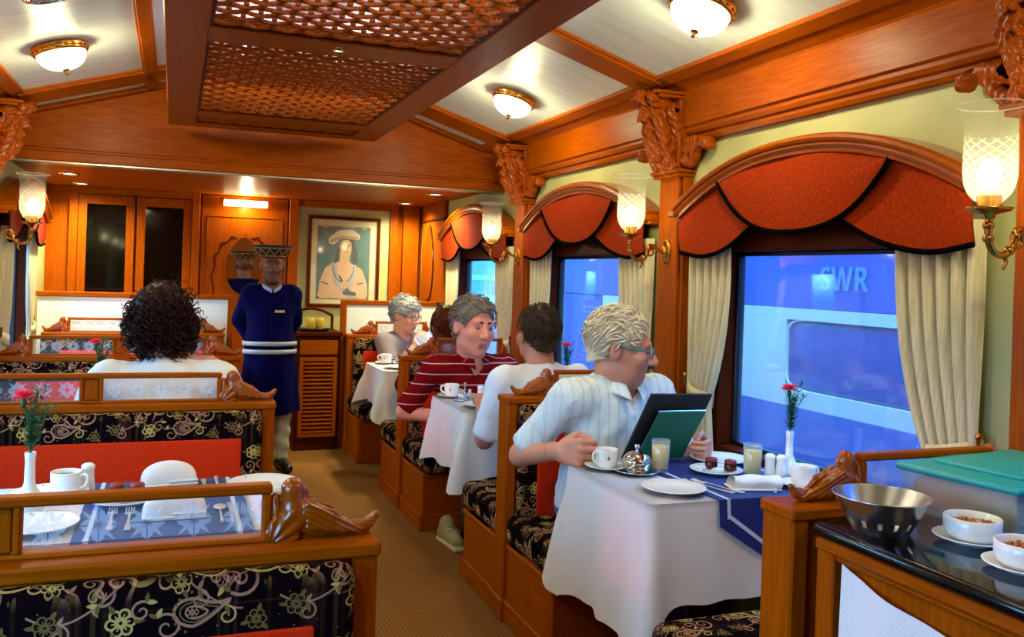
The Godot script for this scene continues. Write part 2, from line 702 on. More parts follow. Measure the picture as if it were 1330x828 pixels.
func brocade(bg: Color, a: Color, b: Color, c: Color) -> ImageTexture:
	var im := Image.create(1024, 1024, true, Image.FORMAT_RGB8)
	im.fill(bg)
	var g := RandomNumberGenerator.new()
	g.seed = 3
	for row in 2:
		var ox := 512.0 * row
		var oy := 512.0 * row
		# long scrolling stem
		var stem := []
		for i in 60:
			var t := i / 59.0
			stem.append(Vector2(ox + 40 + 860 * t, oy + 250 + 95 * sin(t * TAU * 1.15 + 0.6)))
		stroke(im, stem, 5, 4, b)
		for k in [8, 17, 27, 36, 46, 54]:
			var p: Vector2 = stem[k]
			var sg := 1.0 if k % 2 == 0 else -1.0
			stroke(im, spiral(p + Vector2(6, sg * 46), 44, -sg * PI / 2, 1.25, sg), 5.0, 4.0, b if k % 3 else a)
			leaf2(im, p, sg * 0.9 + 0.3, 56, 10, c)
			leaf2(im, p, -sg * 1.0, 44, 9, b)
		paisley(im, Vector2(ox + 235, oy + 120), 190, -0.5 + row * 2.2, 1.0, a, b, bg)
		paisley(im, Vector2(ox + 700, oy + 345), 165, 2.5 - row * 0.8, -1.0, b, c, bg)
		stroke(im, spiral(Vector2(ox + 470, oy + 130), 92, 0.6, 1.5, 1.0), 9, 5, a)
		stroke(im, spiral(Vector2(ox + 900, oy + 210), 80, 2.2, 1.4, -1.0), 8, 5, b)
		for f in [[400, 360, 62, a], [110, 350, 50, c], [560, 110, 58, b], [820, 80, 66, a], [960, 400, 46, c], [330, 40, 40, b], [640, 215, 44, a]]:
			bloom(im, Vector2(ox + f[0], oy + f[1]), f[2], f[3], bg, 6, g.randf() * 2.0)
			for k in 3:
				leaf2(im, Vector2(ox + f[0], oy + f[1]) + Vector2(cos(k * 2.1 + f[0]), sin(k * 2.1 + f[0])) * f[2] * 0.8, k * 2.1 + f[0], f[2] * 0.8, 10, c)
		for q in [[60, 150, 60, 0.3], [330, 230, 54, 2.0], [585, 400, 64, 4.0], [790, 205, 50, 1.0], [480, 320, 46, 5.2], [980, 60, 52, 3.0]]:
			stroke(im, spiral(Vector2(ox + q[0], oy + q[1]), q[2], q[3], 1.3, 1.0 if int(q[0]) % 2 else -1.0), 6.0, 4.0, b)
			leaf2(im, Vector2(ox + q[0], oy + q[1]) + Vector2(cos(q[3]), sin(q[3])) * q[2], q[3] + 1.2, 46, 11, a)
			leaf2(im, Vector2(ox + q[0], oy + q[1]) + Vector2(cos(q[3]), sin(q[3])) * q[2], q[3] - 0.4, 40, 10, c)
		for k in 26:
			stamp(im, ox + g.randf() * 1024, oy + g.randf() * 512, 3.0 + g.randf() * 3.0, c)
	im.generate_mipmaps()
	return ImageTexture.create_from_image(im)

func weave(w: int, col: Callable) -> ImageTexture:
	var im := Image.create(w, w, false, Image.FORMAT_RGBA8)
	for y in w:
		for x in w:
			im.set_pixel(x, y, col.call(x, y))
	im.generate_mipmaps()
	return ImageTexture.create_from_image(im)

func glass(c: Color, alpha: float, rough := 0.03) -> StandardMaterial3D:
	var m := mat(Color(c.r, c.g, c.b, alpha), rough)
	m.transparency = BaseMaterial3D.TRANSPARENCY_ALPHA
	return m

func glow(c: Color, e: float) -> StandardMaterial3D:
	var m := mat(Color(0.9, 0.88, 0.82), 0.4)
	m.emission_enabled = true
	m.emission = c
	m.emission_energy_multiplier = e
	return m

func wood_of(t: Texture2D, sc: Vector3, tint: Color, rough: float, coat: float, world: bool) -> StandardMaterial3D:
	var m := mat(tint, rough)
	m.albedo_texture = t
	m.clearcoat_enabled = true
	m.clearcoat = coat
	m.clearcoat_roughness = 0.30
	m.metallic_specular = 0.12
	return tri_mat(m, sc, world)

func make_materials() -> void:
	var grain := noise_tex(7, 0.02, 512, [[0.0, Color(0.515, 0.225, 0.002)], [0.42, Color(0.56, 0.252, 0.003)], [0.6, Color(0.585, 0.268, 0.004)], [1.0, Color(0.625, 0.295, 0.006)]], 5)
	for s in [["", Color.WHITE, 0.42, 0.09], ["dark_", Color(0.52, 0.42, 0.40), 0.45, 0.06], ["light_", Color(1.0, 1.0, 1.0), 0.40, 0.15]]:
		M[s[0] + "wood_x"] = wood_of(grain, Vector3(0.5, 6, 6), s[1], s[2], s[3], false)
		M[s[0] + "wood_y"] = wood_of(grain, Vector3(6, 0.5, 6), s[1], s[2], s[3], false)
		M[s[0] + "wood_z"] = wood_of(grain, Vector3(6, 6, 0.5), s[1], s[2], s[3], false)
	M.gloss_wood_x = wood_of(grain, Vector3(0.5, 6, 6), Color.WHITE, 0.28, 0.55, false)
	M.gloss_wood_x.clearcoat_roughness = 0.18
	var carved := wood_of(grain, Vector3(4, 4, 4), Color(0.98, 0.93, 0.9), 0.32, 0.35, false)
	M.carved = carved
	M.carved_light = wood_of(grain, Vector3(4, 4, 4), Color(1.0, 1.0, 1.0), 0.25, 0.6, false)
	M.carved_light.clearcoat_roughness = 0.15
	M.carved_light.metallic_specular = 0.4
	M.ridge = wood_of(grain, Vector3(6, 6, 0.5), Color(0.62, 0.5, 0.42), 0.4, 0.3, false)
	# walls and ceiling
	var cream_t := noise_tex(21, 0.012, 256, [[0.0, Color(0.62, 0.615, 0.385)], [1.0, Color(0.68, 0.67, 0.44)]], 4)
	M.cream = tri_mat(mat(Color.WHITE, 0.55), Vector3(1.5, 1.5, 1.5))
	M.cream.albedo_texture = cream_t
	M.board = mat(Color(0.90, 0.93, 0.92), 0.5)
	var ct := noise_tex(33, 0.02, 256, [[0.0, Color(0.70, 0.73, 0.71)], [1.0, Color(0.78, 0.81, 0.785)]], 4)
	M.ceiling = tri_mat(mat(Color.WHITE, 0.24), Vector3(0.4, 0.4, 3.0))
	M.ceiling.albedo_texture = ct
	M.ceiling.metallic_specular = 0.65
	M.backing = mat(Color(0.84, 0.80, 0.83), 0.5)
	# carpet
	var ct2 := weave(128, func(x, y):
		var a := 0.5 + 0.5 * sin(TAU * x / 16.0)
		var b := 0.5 + 0.5 * sin(TAU * y / 16.0 + (PI if int(x / 16.0) % 2 else 0.0))
		var n: float = noise.get_noise_2d(x * 0.7, y * 0.7) * 0.12
		var v: float = clampf(0.55 + 0.30 * a * b + n, 0.0, 1.0)
		return Color(0.74 * v, 0.47 * v, 0.03 * v))
	M.carpet = tri_mat(mat(Color.WHITE, 0.95), Vector3(8, 8, 8))
	M.carpet.albedo_texture = ct2
	M.carpet.heightmap_enabled = true
	M.carpet.heightmap_texture = ct2
	M.carpet.heightmap_scale = 0.25
	# fabrics
	var br := brocade(Color(0.060, 0.028, 0.040), Color(0.74, 0.62, 0.34), Color(0.66, 0.46, 0.36), Color(0.44, 0.34, 0.18))
	M.floral = tri_mat(mat(Color.WHITE, 0.9), Vector3(2.7, 2.7, 2.7))
	M.floral.albedo_texture = br
	M.floral.metallic_specular = 0.05
	var fine := weave(64, func(x, y):
		var v := 0.82 + 0.18 * (noise.get_noise_2d(x * 0.9, y * 0.12) * 0.5 + 0.5) - (0.10 if (x + y) % 4 == 0 else 0.0)
		return Color(v, v, v))
	M.red_fabric = tri_mat(mat(Color(0.90, 0.20, 0.05), 0.8), Vector3(9, 9, 9))
	M.red_fabric.albedo_texture = fine
	M.red_fabric.metallic_specular = 0.2
	var velvet_t := noise_tex(44, 0.05, 256, [[0.0, Color(0.50, 0.13, 0.002)], [0.5, Color(0.56, 0.165, 0.004)], [1.0, Color(0.64, 0.21, 0.008)]], 5)
	M.valance = tri_mat(mat(Color.WHITE, 0.9), Vector3(5, 4, 5))
	M.valance.albedo_texture = velvet_t
	M.valance.metallic_specular = 0.2
	M.piping = mat(Color(0.03, 0.03, 0.03), 0.95)
	M.piping.metallic_specular = 0.05
	var cur_t := noise_tex(52, 0.03, 256, [[0.0, Color(0.66, 0.60, 0.44)], [0.5, Color(0.76, 0.71, 0.56)], [1.0, Color(0.84, 0.80, 0.67)]], 4)
	M.curtain = tri_mat(mat(Color.WHITE, 0.62), Vector3(14, 0.7, 14))
	M.curtain.albedo_texture = cur_t
	M.curtain.backlight_enabled = true
	M.curtain.backlight = Color(0.22, 0.22, 0.22)
	var ribs := weave(64, func(x, y):
		var v := 0.94 + 0.025 * sin(TAU * y / 8.0) + 0.03 * noise.get_noise_2d(x * 0.5, y * 0.5)
		return Color(v, v, v))
	M.cloth = tri_mat(mat(Color(0.90, 0.885, 0.85), 0.8), Vector3(22, 22, 22))
	M.cloth.albedo_texture = ribs
	M.cloth.heightmap_enabled = true
	M.cloth.heightmap_texture = ribs
	M.cloth.heightmap_scale = 0.012
	M.napkin = M.cloth
	M.runner = tri_mat(mat(Color(0.04, 0.115, 0.44), 0.7), Vector3(9, 9, 9))
	M.runner.albedo_texture = fine
	M.runner_teal = tri_mat(mat(Color(0.075, 0.25, 0.50), 0.7), Vector3(9, 9, 9))
	M.runner_teal.albedo_texture = fine
	M.stripe = mat(Color(0.72, 0.75, 0.82), 0.7)
	# glass and metal
	M.pane = glass(Color(0.85, 0.93, 0.95), 0.05)
	M.window = glass(Color(0.62, 0.76, 1.0), 0.10)
	M.window.albedo_color = Color(0.55, 0.72, 1.0, 0.12)
	M.etch = mat(Color(0.84, 0.89, 0.95, 0.34), 0.6)
	M.etch.transparency = BaseMaterial3D.TRANSPARENCY_ALPHA
	M.etch_faint = mat(Color(0.86, 0.90, 0.94, 0.20), 0.6)
	M.etch_faint.transparency = BaseMaterial3D.TRANSPARENCY_ALPHA
	M.tumbler = glass(Color(0.9, 0.95, 0.95), 0.12)
	M.mirror = mat(Color(0.9, 0.92, 0.92), 0.03, 1.0)
	M.steel = mat(Color(0.80, 0.80, 0.80), 0.26, 1.0)
	M.brass = mat(Color(0.78, 0.56, 0.24), 0.2, 1.0)
	M.cutlery = mat(Color(0.86, 0.86, 0.84), 0.28, 0.55)
	M.silver = mat(Color(0.85, 0.84, 0.82), 0.1, 1.0)
	M.china = mat(Color(0.90, 0.89, 0.86), 0.12)
	M.china.clearcoat_enabled = true
	M.juice = mat(Color(0.86, 0.72, 0.20), 0.3)
	M.coffee = mat(Color(0.09, 0.04, 0.02), 0.1)
	M.black = mat(Color(0.012, 0.012, 0.013), 0.4)
	M.dark_glass = mat(Color(0.02, 0.022, 0.015), 0.06)
	M.leaf = mat(Color(0.08, 0.32, 0.11), 0.6)
	M.petal = mat(Color(0.96, 0.16, 0.32), 0.6)
	M.petal.backlight_enabled = true
	M.petal.backlight = Color(0.2, 0.2, 0.2)
	M.bulb = glow(Color(1.0, 0.92, 0.72), 6.0)
	M.dome = glow(Color(1.0, 0.90, 0.70), 2.6)
	M.spot = glow(Color(1.0, 0.92, 0.75), 7.0)

# ---------------------------------------------------------------- the car itself
func wall_with_holes(called: String, x0: float, x1: float, label: String) -> void:
	var st := S()
	var cz := [-0.69, WZ[0], WZ[1], WZ[2] - (0.20 if x0 < 0.0 else 0.0)]
	bx(st, x0, x1, 0.0, 0.70, -7.5, 1.1, 0.0)
	bx(st, x0, x1, 1.50, 2.45, -7.5, 1.1, 0.0)
	var z := 1.1
	for c in cz:
		bx(st, x0, x1, 0.70, 1.50, c + 0.56, z, 0.0)
		z = c - 0.56
	bx(st, x0, x1, 0.70, 1.50, -7.5, z, 0.0)
	struct(called, st, M.cream, label, "wall")

func make_shell() -> void:
	var st := S()
	bx(st, -1.02, 2.10, -0.06, 0.0, -7.5, 1.1, 0.0)
	struct("floor", st, M.carpet, "golden brown ribbed carpet running down the aisle", "carpet")
	wall_with_holes("wall_right", XR, XR + 0.12, "cream side wall above the arched valances")
	wall_with_holes("wall_left", XL - 0.12, XL, "cream side wall behind the left curtains")
	st = S()
	bx(st, -1.02, 2.10, 0.0, 2.45, 1.1, 1.2, 0.0)
	struct("wall_back", st, M.wood_y, "wooden end wall behind the viewer", "wall")
	st = S()
	bx(st, -1.02, 2.10, 0.0, 2.45, -7.5, -7.38, 0.0)
	var wf := struct("wall_far", st, M.wood_y, "brown wooden end wall of the dining car", "wall")
	wf.set_meta("kind", "structure")
	# cornice: crown moulding, frieze and slanting band in one profile
	var prof := PackedVector2Array()
	for p in [[1.98, 1.925], [1.958, 1.925], [1.950, 1.937], [1.950, 1.950], [1.938, 1.955], [1.930, 1.968], [1.930, 1.980], [1.917, 1.987], [1.917, 2.122], [1.910, 2.130], [1.806, 2.172], [1.800, 2.18], [1.800, 2.22], [1.98, 2.22]]:
		prof.append(Vector2(p[0], p[1]))
	st = S()
	ext(st, prof, -5.4, 1.1)
	struct("trim_1", st, M.wood_z, "long wooden cornice above the right windows", "cornice")
	var prof2 := PackedVector2Array()
	for p in prof:
		prof2.append(Vector2(1.08 - p.x, p.y))
	st = S()
	ext(st, prof2, -5.4, 1.1)
	struct("trim_2", st, M.wood_z, "long wooden cornice along the left wall", "cornice")

func slope(side: float) -> Transform3D:
	var a := 0.2998
	var e1 := Vector3(-cos(a) * side, sin(a), 0)
	var nn := Vector3(-sin(a) * side, -cos(a), 0)
	return Transform3D(Basis(e1, nn, Vector3(0, 0, side)), Vector3(0.54 + 1.26 * side, 2.176, 0))

func sbox(st: SurfaceTool, side: float, s0: float, s1: float, t0: float, t1: float, z0: float, z1: float, bv := 0.003) -> void:
	box(st, Vector3((s0 + s1) / 2, (t0 + t1) / 2, side * (z0 + z1) / 2), Vector3(s1 - s0, t1 - t0, absf(z1 - z0)), bv, slope(side))

func make_ceiling() -> void:
	var st := S()
	bx(st, -1.02, 2.10, 2.45, 2.55, -7.5, 1.1, 0.0)
	struct("ceiling", st, M.backing, "plain roof of the car above the wooden soffit", "ceiling")
	st = S()
	bx(st, -0.11, 1.19, 2.39, 2.41, -5.4, 1.08, 0.0)
	struct("ceiling_middle", st, M.backing, "pale flat ceiling above the pierced soffit", "ceiling")
	var zs := [[-4.86, -3.312], [-3.132, -1.602], [-1.422, 1.05], [-5.31, -5.13]]
	for side in [1.0, -1.0]:
		var nm: String = "right" if side > 0 else "left"
		var root := Node3D.new()
		root.name = "ceiling_" + nm
		add_child(root)
		tag(root, "white sloping ceiling panels between wooden beams, %s side" % nm, "ceiling", "", "structure")
		for k in 4:
			st = S()
			sbox(st, side, -0.01, 0.74, -0.02, 0.0, zs[k][0] - 0.02, zs[k][1] + 0.02, 0.0)
			part(root, "panel", st, M.ceiling)
		for b in [[-5.13, -4.86], [-3.312, -3.132], [-1.602, -1.422], [-5.4, -5.31]]:
			st = S()
			sbox(st, side, -0.02, 0.74, -0.015, 0.022, b[0] + 0.006, b[1] - 0.006)
			sbox(st, side, -0.02, 0.74, -0.015, 0.012, b[0] - 0.006, b[1] + 0.006)
			part(root, "cross_beam", st, M.wood_x)
		st = S()
		sbox(st, side, 0.573, 0.628, -0.015, 0.022, -5.4, 1.05)
		sbox(st, side, 0.565, 0.636, -0.015, 0.010, -5.4, 1.05)
		part(root, "inner_beam", st, M.wood_z)
		st = S()
		sbox(st, side, -0.05, 0.012, -0.02, 0.016, -5.4, 1.05)
		part(root, "outer_moulding", st, M.wood_z)
		if side < 0:
			var dl := thing("beam_downlight", "small round metal downlight ring on the left ceiling beam", "light", slope(-1.0) * Vector3(0.30, 0.024, 3.33))
			dl.basis = slope(-1.0).basis.orthonormalized() * Basis.IDENTITY
			st = S()
			lathe(st, [[0.055, -0.002], [0.075, -0.002], [0.078, 0.006], [0.07, 0.012], [0.055, 0.012], [0.05, 0.004]], 24)
			part(dl, "ring", st, M.silver)
			st = S()
			lathe(st, [[0.0, 0.003], [0.052, 0.003], [0.052, 0.005], [0.0, 0.006]], 20)
			part(dl, "lens", st, mat(Color(0.8, 0.8, 0.78), 0.2))
	# central soffit box with pierced panels
	var box_root := thing("ceiling_soffit", "hanging wooden soffit with pierced lattice panels along the ceiling", "soffit")
	st = S()
	bx(st, -0.054, 0.082, 2.115, 2.14, -5.13, 1.05)
	bx(st, 0.920, 1.07, 2.115, 2.14, -5.13, 1.05)
	bx(st, 0.082, 0.920, 2.115, 2.14, -5.13, -5.0)
	bx(st, 0.082, 0.920, 2.115, 2.14, -4.77, -4.61)
	bx(st, 0.082, 0.920, 2.115, 2.14, -3.165, -2.985)
	bx(st, 0.082, 0.920, 2.115, 2.14, -1.50, -1.30)
	part(box_root, "frame", st, M.wood_z)
	for q in [[0.02, -4.9], [1.0, -4.9], [0.02, -3.07], [1.0, -3.07], [0.02, -1.4], [1.0, -1.4]]:
		st = S()
		bx(st, q[0] - 0.03, q[0] + 0.03, 2.14, 2.405, q[1] - 0.03, q[1] + 0.03, 0.002)
		part(box_root, "hanger", st, M.wood_y)
	for pz in [[-5.0, -4.77], [-4.61, -3.165], [-2.985, -1.50], [-1.30, 1.0]]:
		st = S()
		jali(st, 0.082, 0.920, pz[0], pz[1])
		part(box_root, "lattice", st, M.wood_x, "pierced fish-scale lattice panel")
		st = S()
		for q in [[0.082, 0.094, pz[0], pz[1]], [0.908, 0.920, pz[0], pz[1]], [0.094, 0.908, pz[0], pz[0] + 0.012], [0.094, 0.908, pz[1] - 0.012, pz[1]]]:
			bx(st, q[0], q[1], 2.120, 2.15, q[2], q[3], 0.003)
		part(box_root, "lattice_moulding", st, M.dark_wood_z)
	for q in [[0.28, -3.9], [0.72, -3.9], [0.28, -2.2], [0.72, -2.2]]:
		var tl := thing("cove_tube", "hidden fluorescent tube above the soffit lattice, %s" % ["rear left", "rear right", "front left", "front right"][(0 if q[1] < -3.0 else 2) + (0 if q[0] < 0.5 else 1)], "light", Vector3(q[0], 2.375, q[1]), 0.0, "tubes above the soffit")
		st = S()
		tube(st, [Vector3(0, 0, -0.5), Vector3(0, 0, 0), Vector3(0, 0, 0.5)], 0.012, 8)
		part(tl, "tube", st, glow(Color(0.86, 0.88, 1.0), 1.5))
		var fl := OmniLight3D.new()
		fl.name = "tube_light"
		fl.light_color = Color(0.86, 0.87, 1.0)
		fl.light_energy = 0.08
		fl.omni_range = 6.0
		fl.omni_attenuation = 2.0
		fl.light_size = 0.05
		fl.shadow_enabled = true
		fl.position = Vector3(0, -0.08, 0)
		tl.add_child(fl)
	downlight(Vector3(0.505, 2.115, -3.07), 0.02, "tiny round spotlight in the soffit between the lattice panels", 0.12, "small_spotlight")
	# bulkhead and lower ceiling
	st = S()
	bx(st, -1.0, 2.08, 1.955, 2.45, -5.50, -5.40, 0.0)
	bx(st, -1.0, 2.08, 1.90, 1.955, -5.50, -5.375, 0.006)
	bx(st, -1.0, 2.08, 1.95, 1.972, -5.50, -5.385, 0.006)
	struct("trim_3", st, M.wood_x, "broad wooden bulkhead beam spanning the car", "beam")
	st = S()
	bx(st, -0.9, 1.98, 1.888, 1.90, -5.46, -5.372, 0.002)
	struct("trim_4", st, mat(Color(0.62, 0.60, 0.58), 0.3, 0.8), "thin metal strip under the bulkhead beam", "trim")
	st = S()
	bx(st, -1.0, 2.08, 1.926, 1.96, -7.5, -5.42, 0.0)
	struct("ceiling_far", st, M.wood_z, "low polished wooden ceiling over the far end", "ceiling")
	downlight(Vector3(-0.648, 1.926, -6.336), 0.055, "round downlight over the left partition, nearer the viewer")
	downlight(Vector3(-0.640, 1.926, -7.06), 0.055, "round downlight by the far wall above the glazed doors")
	downlight(Vector3(1.745, 1.926, -7.05), 0.055, "round downlight in the far right corner near the portrait")
	downlight(Vector3(1.722, 1.926, -6.09), 0.055, "round downlight above the farthest right window")

func jali(st: SurfaceTool, x0: float, x1: float, z0: float, z1: float) -> void:
	st.set_smooth_group(-1)
	var dx := 0.092
	var dz := 0.066
	var nx := int(round((x1 - x0) / dx))
	dx = (x1 - x0) / nx
	var nz := maxi(2, int(round((z1 - z0) / dz)))
	dz = (z1 - z0) / nz
	var n := 12
	for j in nz + 1:
		for i in nx + 1:
			var cx := x0 + (i + (0.5 if j % 2 else 0.0)) * dx
			if cx > x1 + 0.001:
				continue
			var cz := z0 + j * dz
			var y0 := 2.121 if j % 2 else 2.123
			var y1 := 2.133
			for k in n:
				var a := TAU * k / n
				var b := TAU * (k + 1) / n
				var ro := Vector2(0.050, 0.046)
				var ri := Vector2(0.041, 0.037)
				var p0 := Vector3(clampf(cx + ro.x * cos(a), x0, x1), y0, clampf(cz + ro.y * sin(a), z0, z1))
				var p1 := Vector3(clampf(cx + ro.x * cos(b), x0, x1), y0, clampf(cz + ro.y * sin(b), z0, z1))
				var q0 := Vector3(clampf(cx + ri.x * cos(a), x0, x1), y0, clampf(cz + ri.y * sin(a), z0, z1))
				var q1 := Vector3(clampf(cx + ri.x * cos(b), x0, x1), y0, clampf(cz + ri.y * sin(b), z0, z1))
				var up := Vector3(0, y1 - y0, 0)
				var rad := Vector3(cos((a + b) / 2), 0, sin((a + b) / 2))
				qo(st, p0, p1, q1, q0, Vector3.DOWN)
				qo(st, p0, p1, p1 + up, p0 + up, rad)
				qo(st, q0, q1, q1 + up, q0 + up, -rad)
			# small bar that ties neighbouring rings
			if cx + 0.008 < x1 and cx - 0.008 > x0 and cz - 0.024 > z0 and cz + 0.024 < z1:
				box(st, Vector3(cx, 2.128, cz), Vector3(0.016, 0.010, 0.016), 0.0)

func downlight(at: Vector3, r: float, label: String, e := -1.0, called := "downlight") -> void:
	var o := thing(called, label, "light", at)
	var st := S()
	lathe(st, [[r * 0.8, -0.001], [r * 1.2, -0.001], [r * 1.2, -0.006], [r * 0.85, -0.009], [r * 0.8, -0.004]], 24, Transform3D(Basis(Vector3(1, 0, 0), 0), Vector3.ZERO))
	part(o, "rim", st, M.brass if r < 0.03 else M.silver)
	st = S()
	lathe(st, [[0.0, -0.006], [r * 0.82, -0.004], [r * 0.82, -0.001], [0.0, -0.001]], 20)
	part(o, "lens", st, M.spot)
	var l := SpotLight3D.new()
	l.name = "beam"
	l.light_color = WARM
	l.light_energy = DOWN_E if e < 0.0 else e
	l.spot_angle = 80.0
	l.spot_range = 12.0
	l.spot_attenuation = 2.0
	l.light_size = r
	l.shadow_enabled = true
	l.position = Vector3(0, -0.02, 0)
	l.rotation.x = -PI / 2
	o.add_child(l)

# ---------------------------------------------------------------- far end
func mould_rect(st: SurfaceTool, x0: float, x1: float, y0: float, y1: float, z: float, w: float, t: float) -> void:
	bx(st, x0, x1, y1 - w, y1, z, z + t)
	bx(st, x0, x1, y0, y0 + w, z, z + t)
	bx(st, x0, x0 + w, y0 + w, y1 - w, z, z + t)
	bx(st, x1 - w, x1, y0 + w, y1 - w, z, z + t)

func vesica(w: float, h: float, n := 32) -> PackedVector2Array:
	var p := PackedVector2Array()
	for i in n:
		var a := TAU * i / n
		var s := sin(a)
		var x := w * cos(a) * (1.0 - 0.12 * maxf(s, 0.0))
		p.append(Vector2(x, h * (s + (0.10 * pow(maxf(s, 0.0), 6.0)))))
	return p

func portrait_tex() -> ImageTexture:
	var im := Image.create(220, 300, false, Image.FORMAT_RGB8)
	var teal := Color(0.10, 0.33, 0.34)
	var skin := Color(0.80, 0.62, 0.47)
	var hair := Color(0.06, 0.04, 0.04)
	var pale := Color(0.78, 0.70, 0.58)
	for y in 300:
		for x in 220:
			var n := noise.get_noise_2d(x * 0.03, y * 0.03) * 0.04
			im.set_pixel(x, y, Color(teal.r + n, teal.g + n, teal.b + n))
	# long dark hair, neck, shoulders, arms
	stroke(im, [Vector2(140, 70), Vector2(160, 120), Vector2(158, 170)], 16, 12, hair)
	stroke(im, [Vector2(92, 95), Vector2(80, 150)], 14, 8, hair)
	for q in [[112, 190, 52], [80, 195, 34], [150, 198, 36], [112, 240, 62]]:
		stamp(im, q[0], q[1], q[2], skin)
	stroke(im, [Vector2(58, 190), Vector2(36, 240), Vector2(30, 285)], 30, 22, skin)
	stroke(im, [Vector2(168, 195), Vector2(190, 245), Vector2(196, 285)], 30, 22, skin)
	stroke(im, [Vector2(115, 110), Vector2(116, 160)], 20, 24, skin)
	stroke(im, [Vector2(20, 282), Vector2(200, 282)], 16, 16, skin)
	# drapery
	stroke(im, [Vector2(66, 160), Vector2(82, 225), Vector2(120, 260), Vector2(150, 285)], 12, 20, Color(0.62, 0.58, 0.56))
	stroke(im, [Vector2(158, 165), Vector2(150, 225), Vector2(128, 262)], 10, 12, Color(0.66, 0.62, 0.62))
	# face and turban
	for i in 30:
		var t := i / 29.0
		stamp(im, 118 + 6 * t, 72 + 42 * t, 25 - 9 * t * t, skin)
	stroke(im, [Vector2(92, 74), Vector2(98, 50), Vector2(130, 44), Vector2(150, 62), Vector2(152, 110)], 8, 7, hair)
	stroke(im, [Vector2(62, 56), Vector2(92, 30), Vector2(140, 24), Vector2(168, 38)], 18, 14, pale)
	stroke(im, [Vector2(58, 60), Vector2(100, 42), Vector2(168, 44)], 7, 6, Color(0.62, 0.46, 0.32))
	for s in [-1, 1]:
		stroke(im, [Vector2(124 + s * 11 - 5, 78), Vector2(124 + s * 11 + 5, 78)], 2.2, 1.8, hair)
		stroke(im, [Vector2(124 + s * 11 - 6, 70), Vector2(124 + s * 11 + 6, 70)], 1.6, 1.2, hair)
	stroke(im, [Vector2(126, 80), Vector2(129, 94)], 1.6, 1.8, Color(0.66, 0.45, 0.33))
	stroke(im, [Vector2(119, 103), Vector2(132, 103)], 2.4, 1.8, Color(0.62, 0.22, 0.20))
	# necklace, dark quill and bangle
	var nk := []
	for i in 24:
		var a := PI * i / 23.0
		nk.append(Vector2(112 + 44 * cos(a), 165 + 66 * sin(a)))
	stroke(im, nk, 2.2, 2.2, Color(0.25, 0.12, 0.10))
	stroke(im, [Vector2(95, 205), Vector2(120, 250), Vector2(135, 272)], 4, 8, hair)
	stamp(im, 118, 242, 17, skin)
	stroke(im, [Vector2(120, 275), Vector2(165, 280)], 9, 7, hair)
	stroke(im, [Vector2(20, 232), Vector2(48, 240)], 3, 3, Color(0.45, 0.16, 0.12))
	stroke(im, [Vector2(172, 238), Vector2(200, 232)], 3, 3, Color(0.45, 0.16, 0.12))
	im.resize(440, 600, Image.INTERPOLATE_CUBIC)
	return ImageTexture.create_from_image(im)

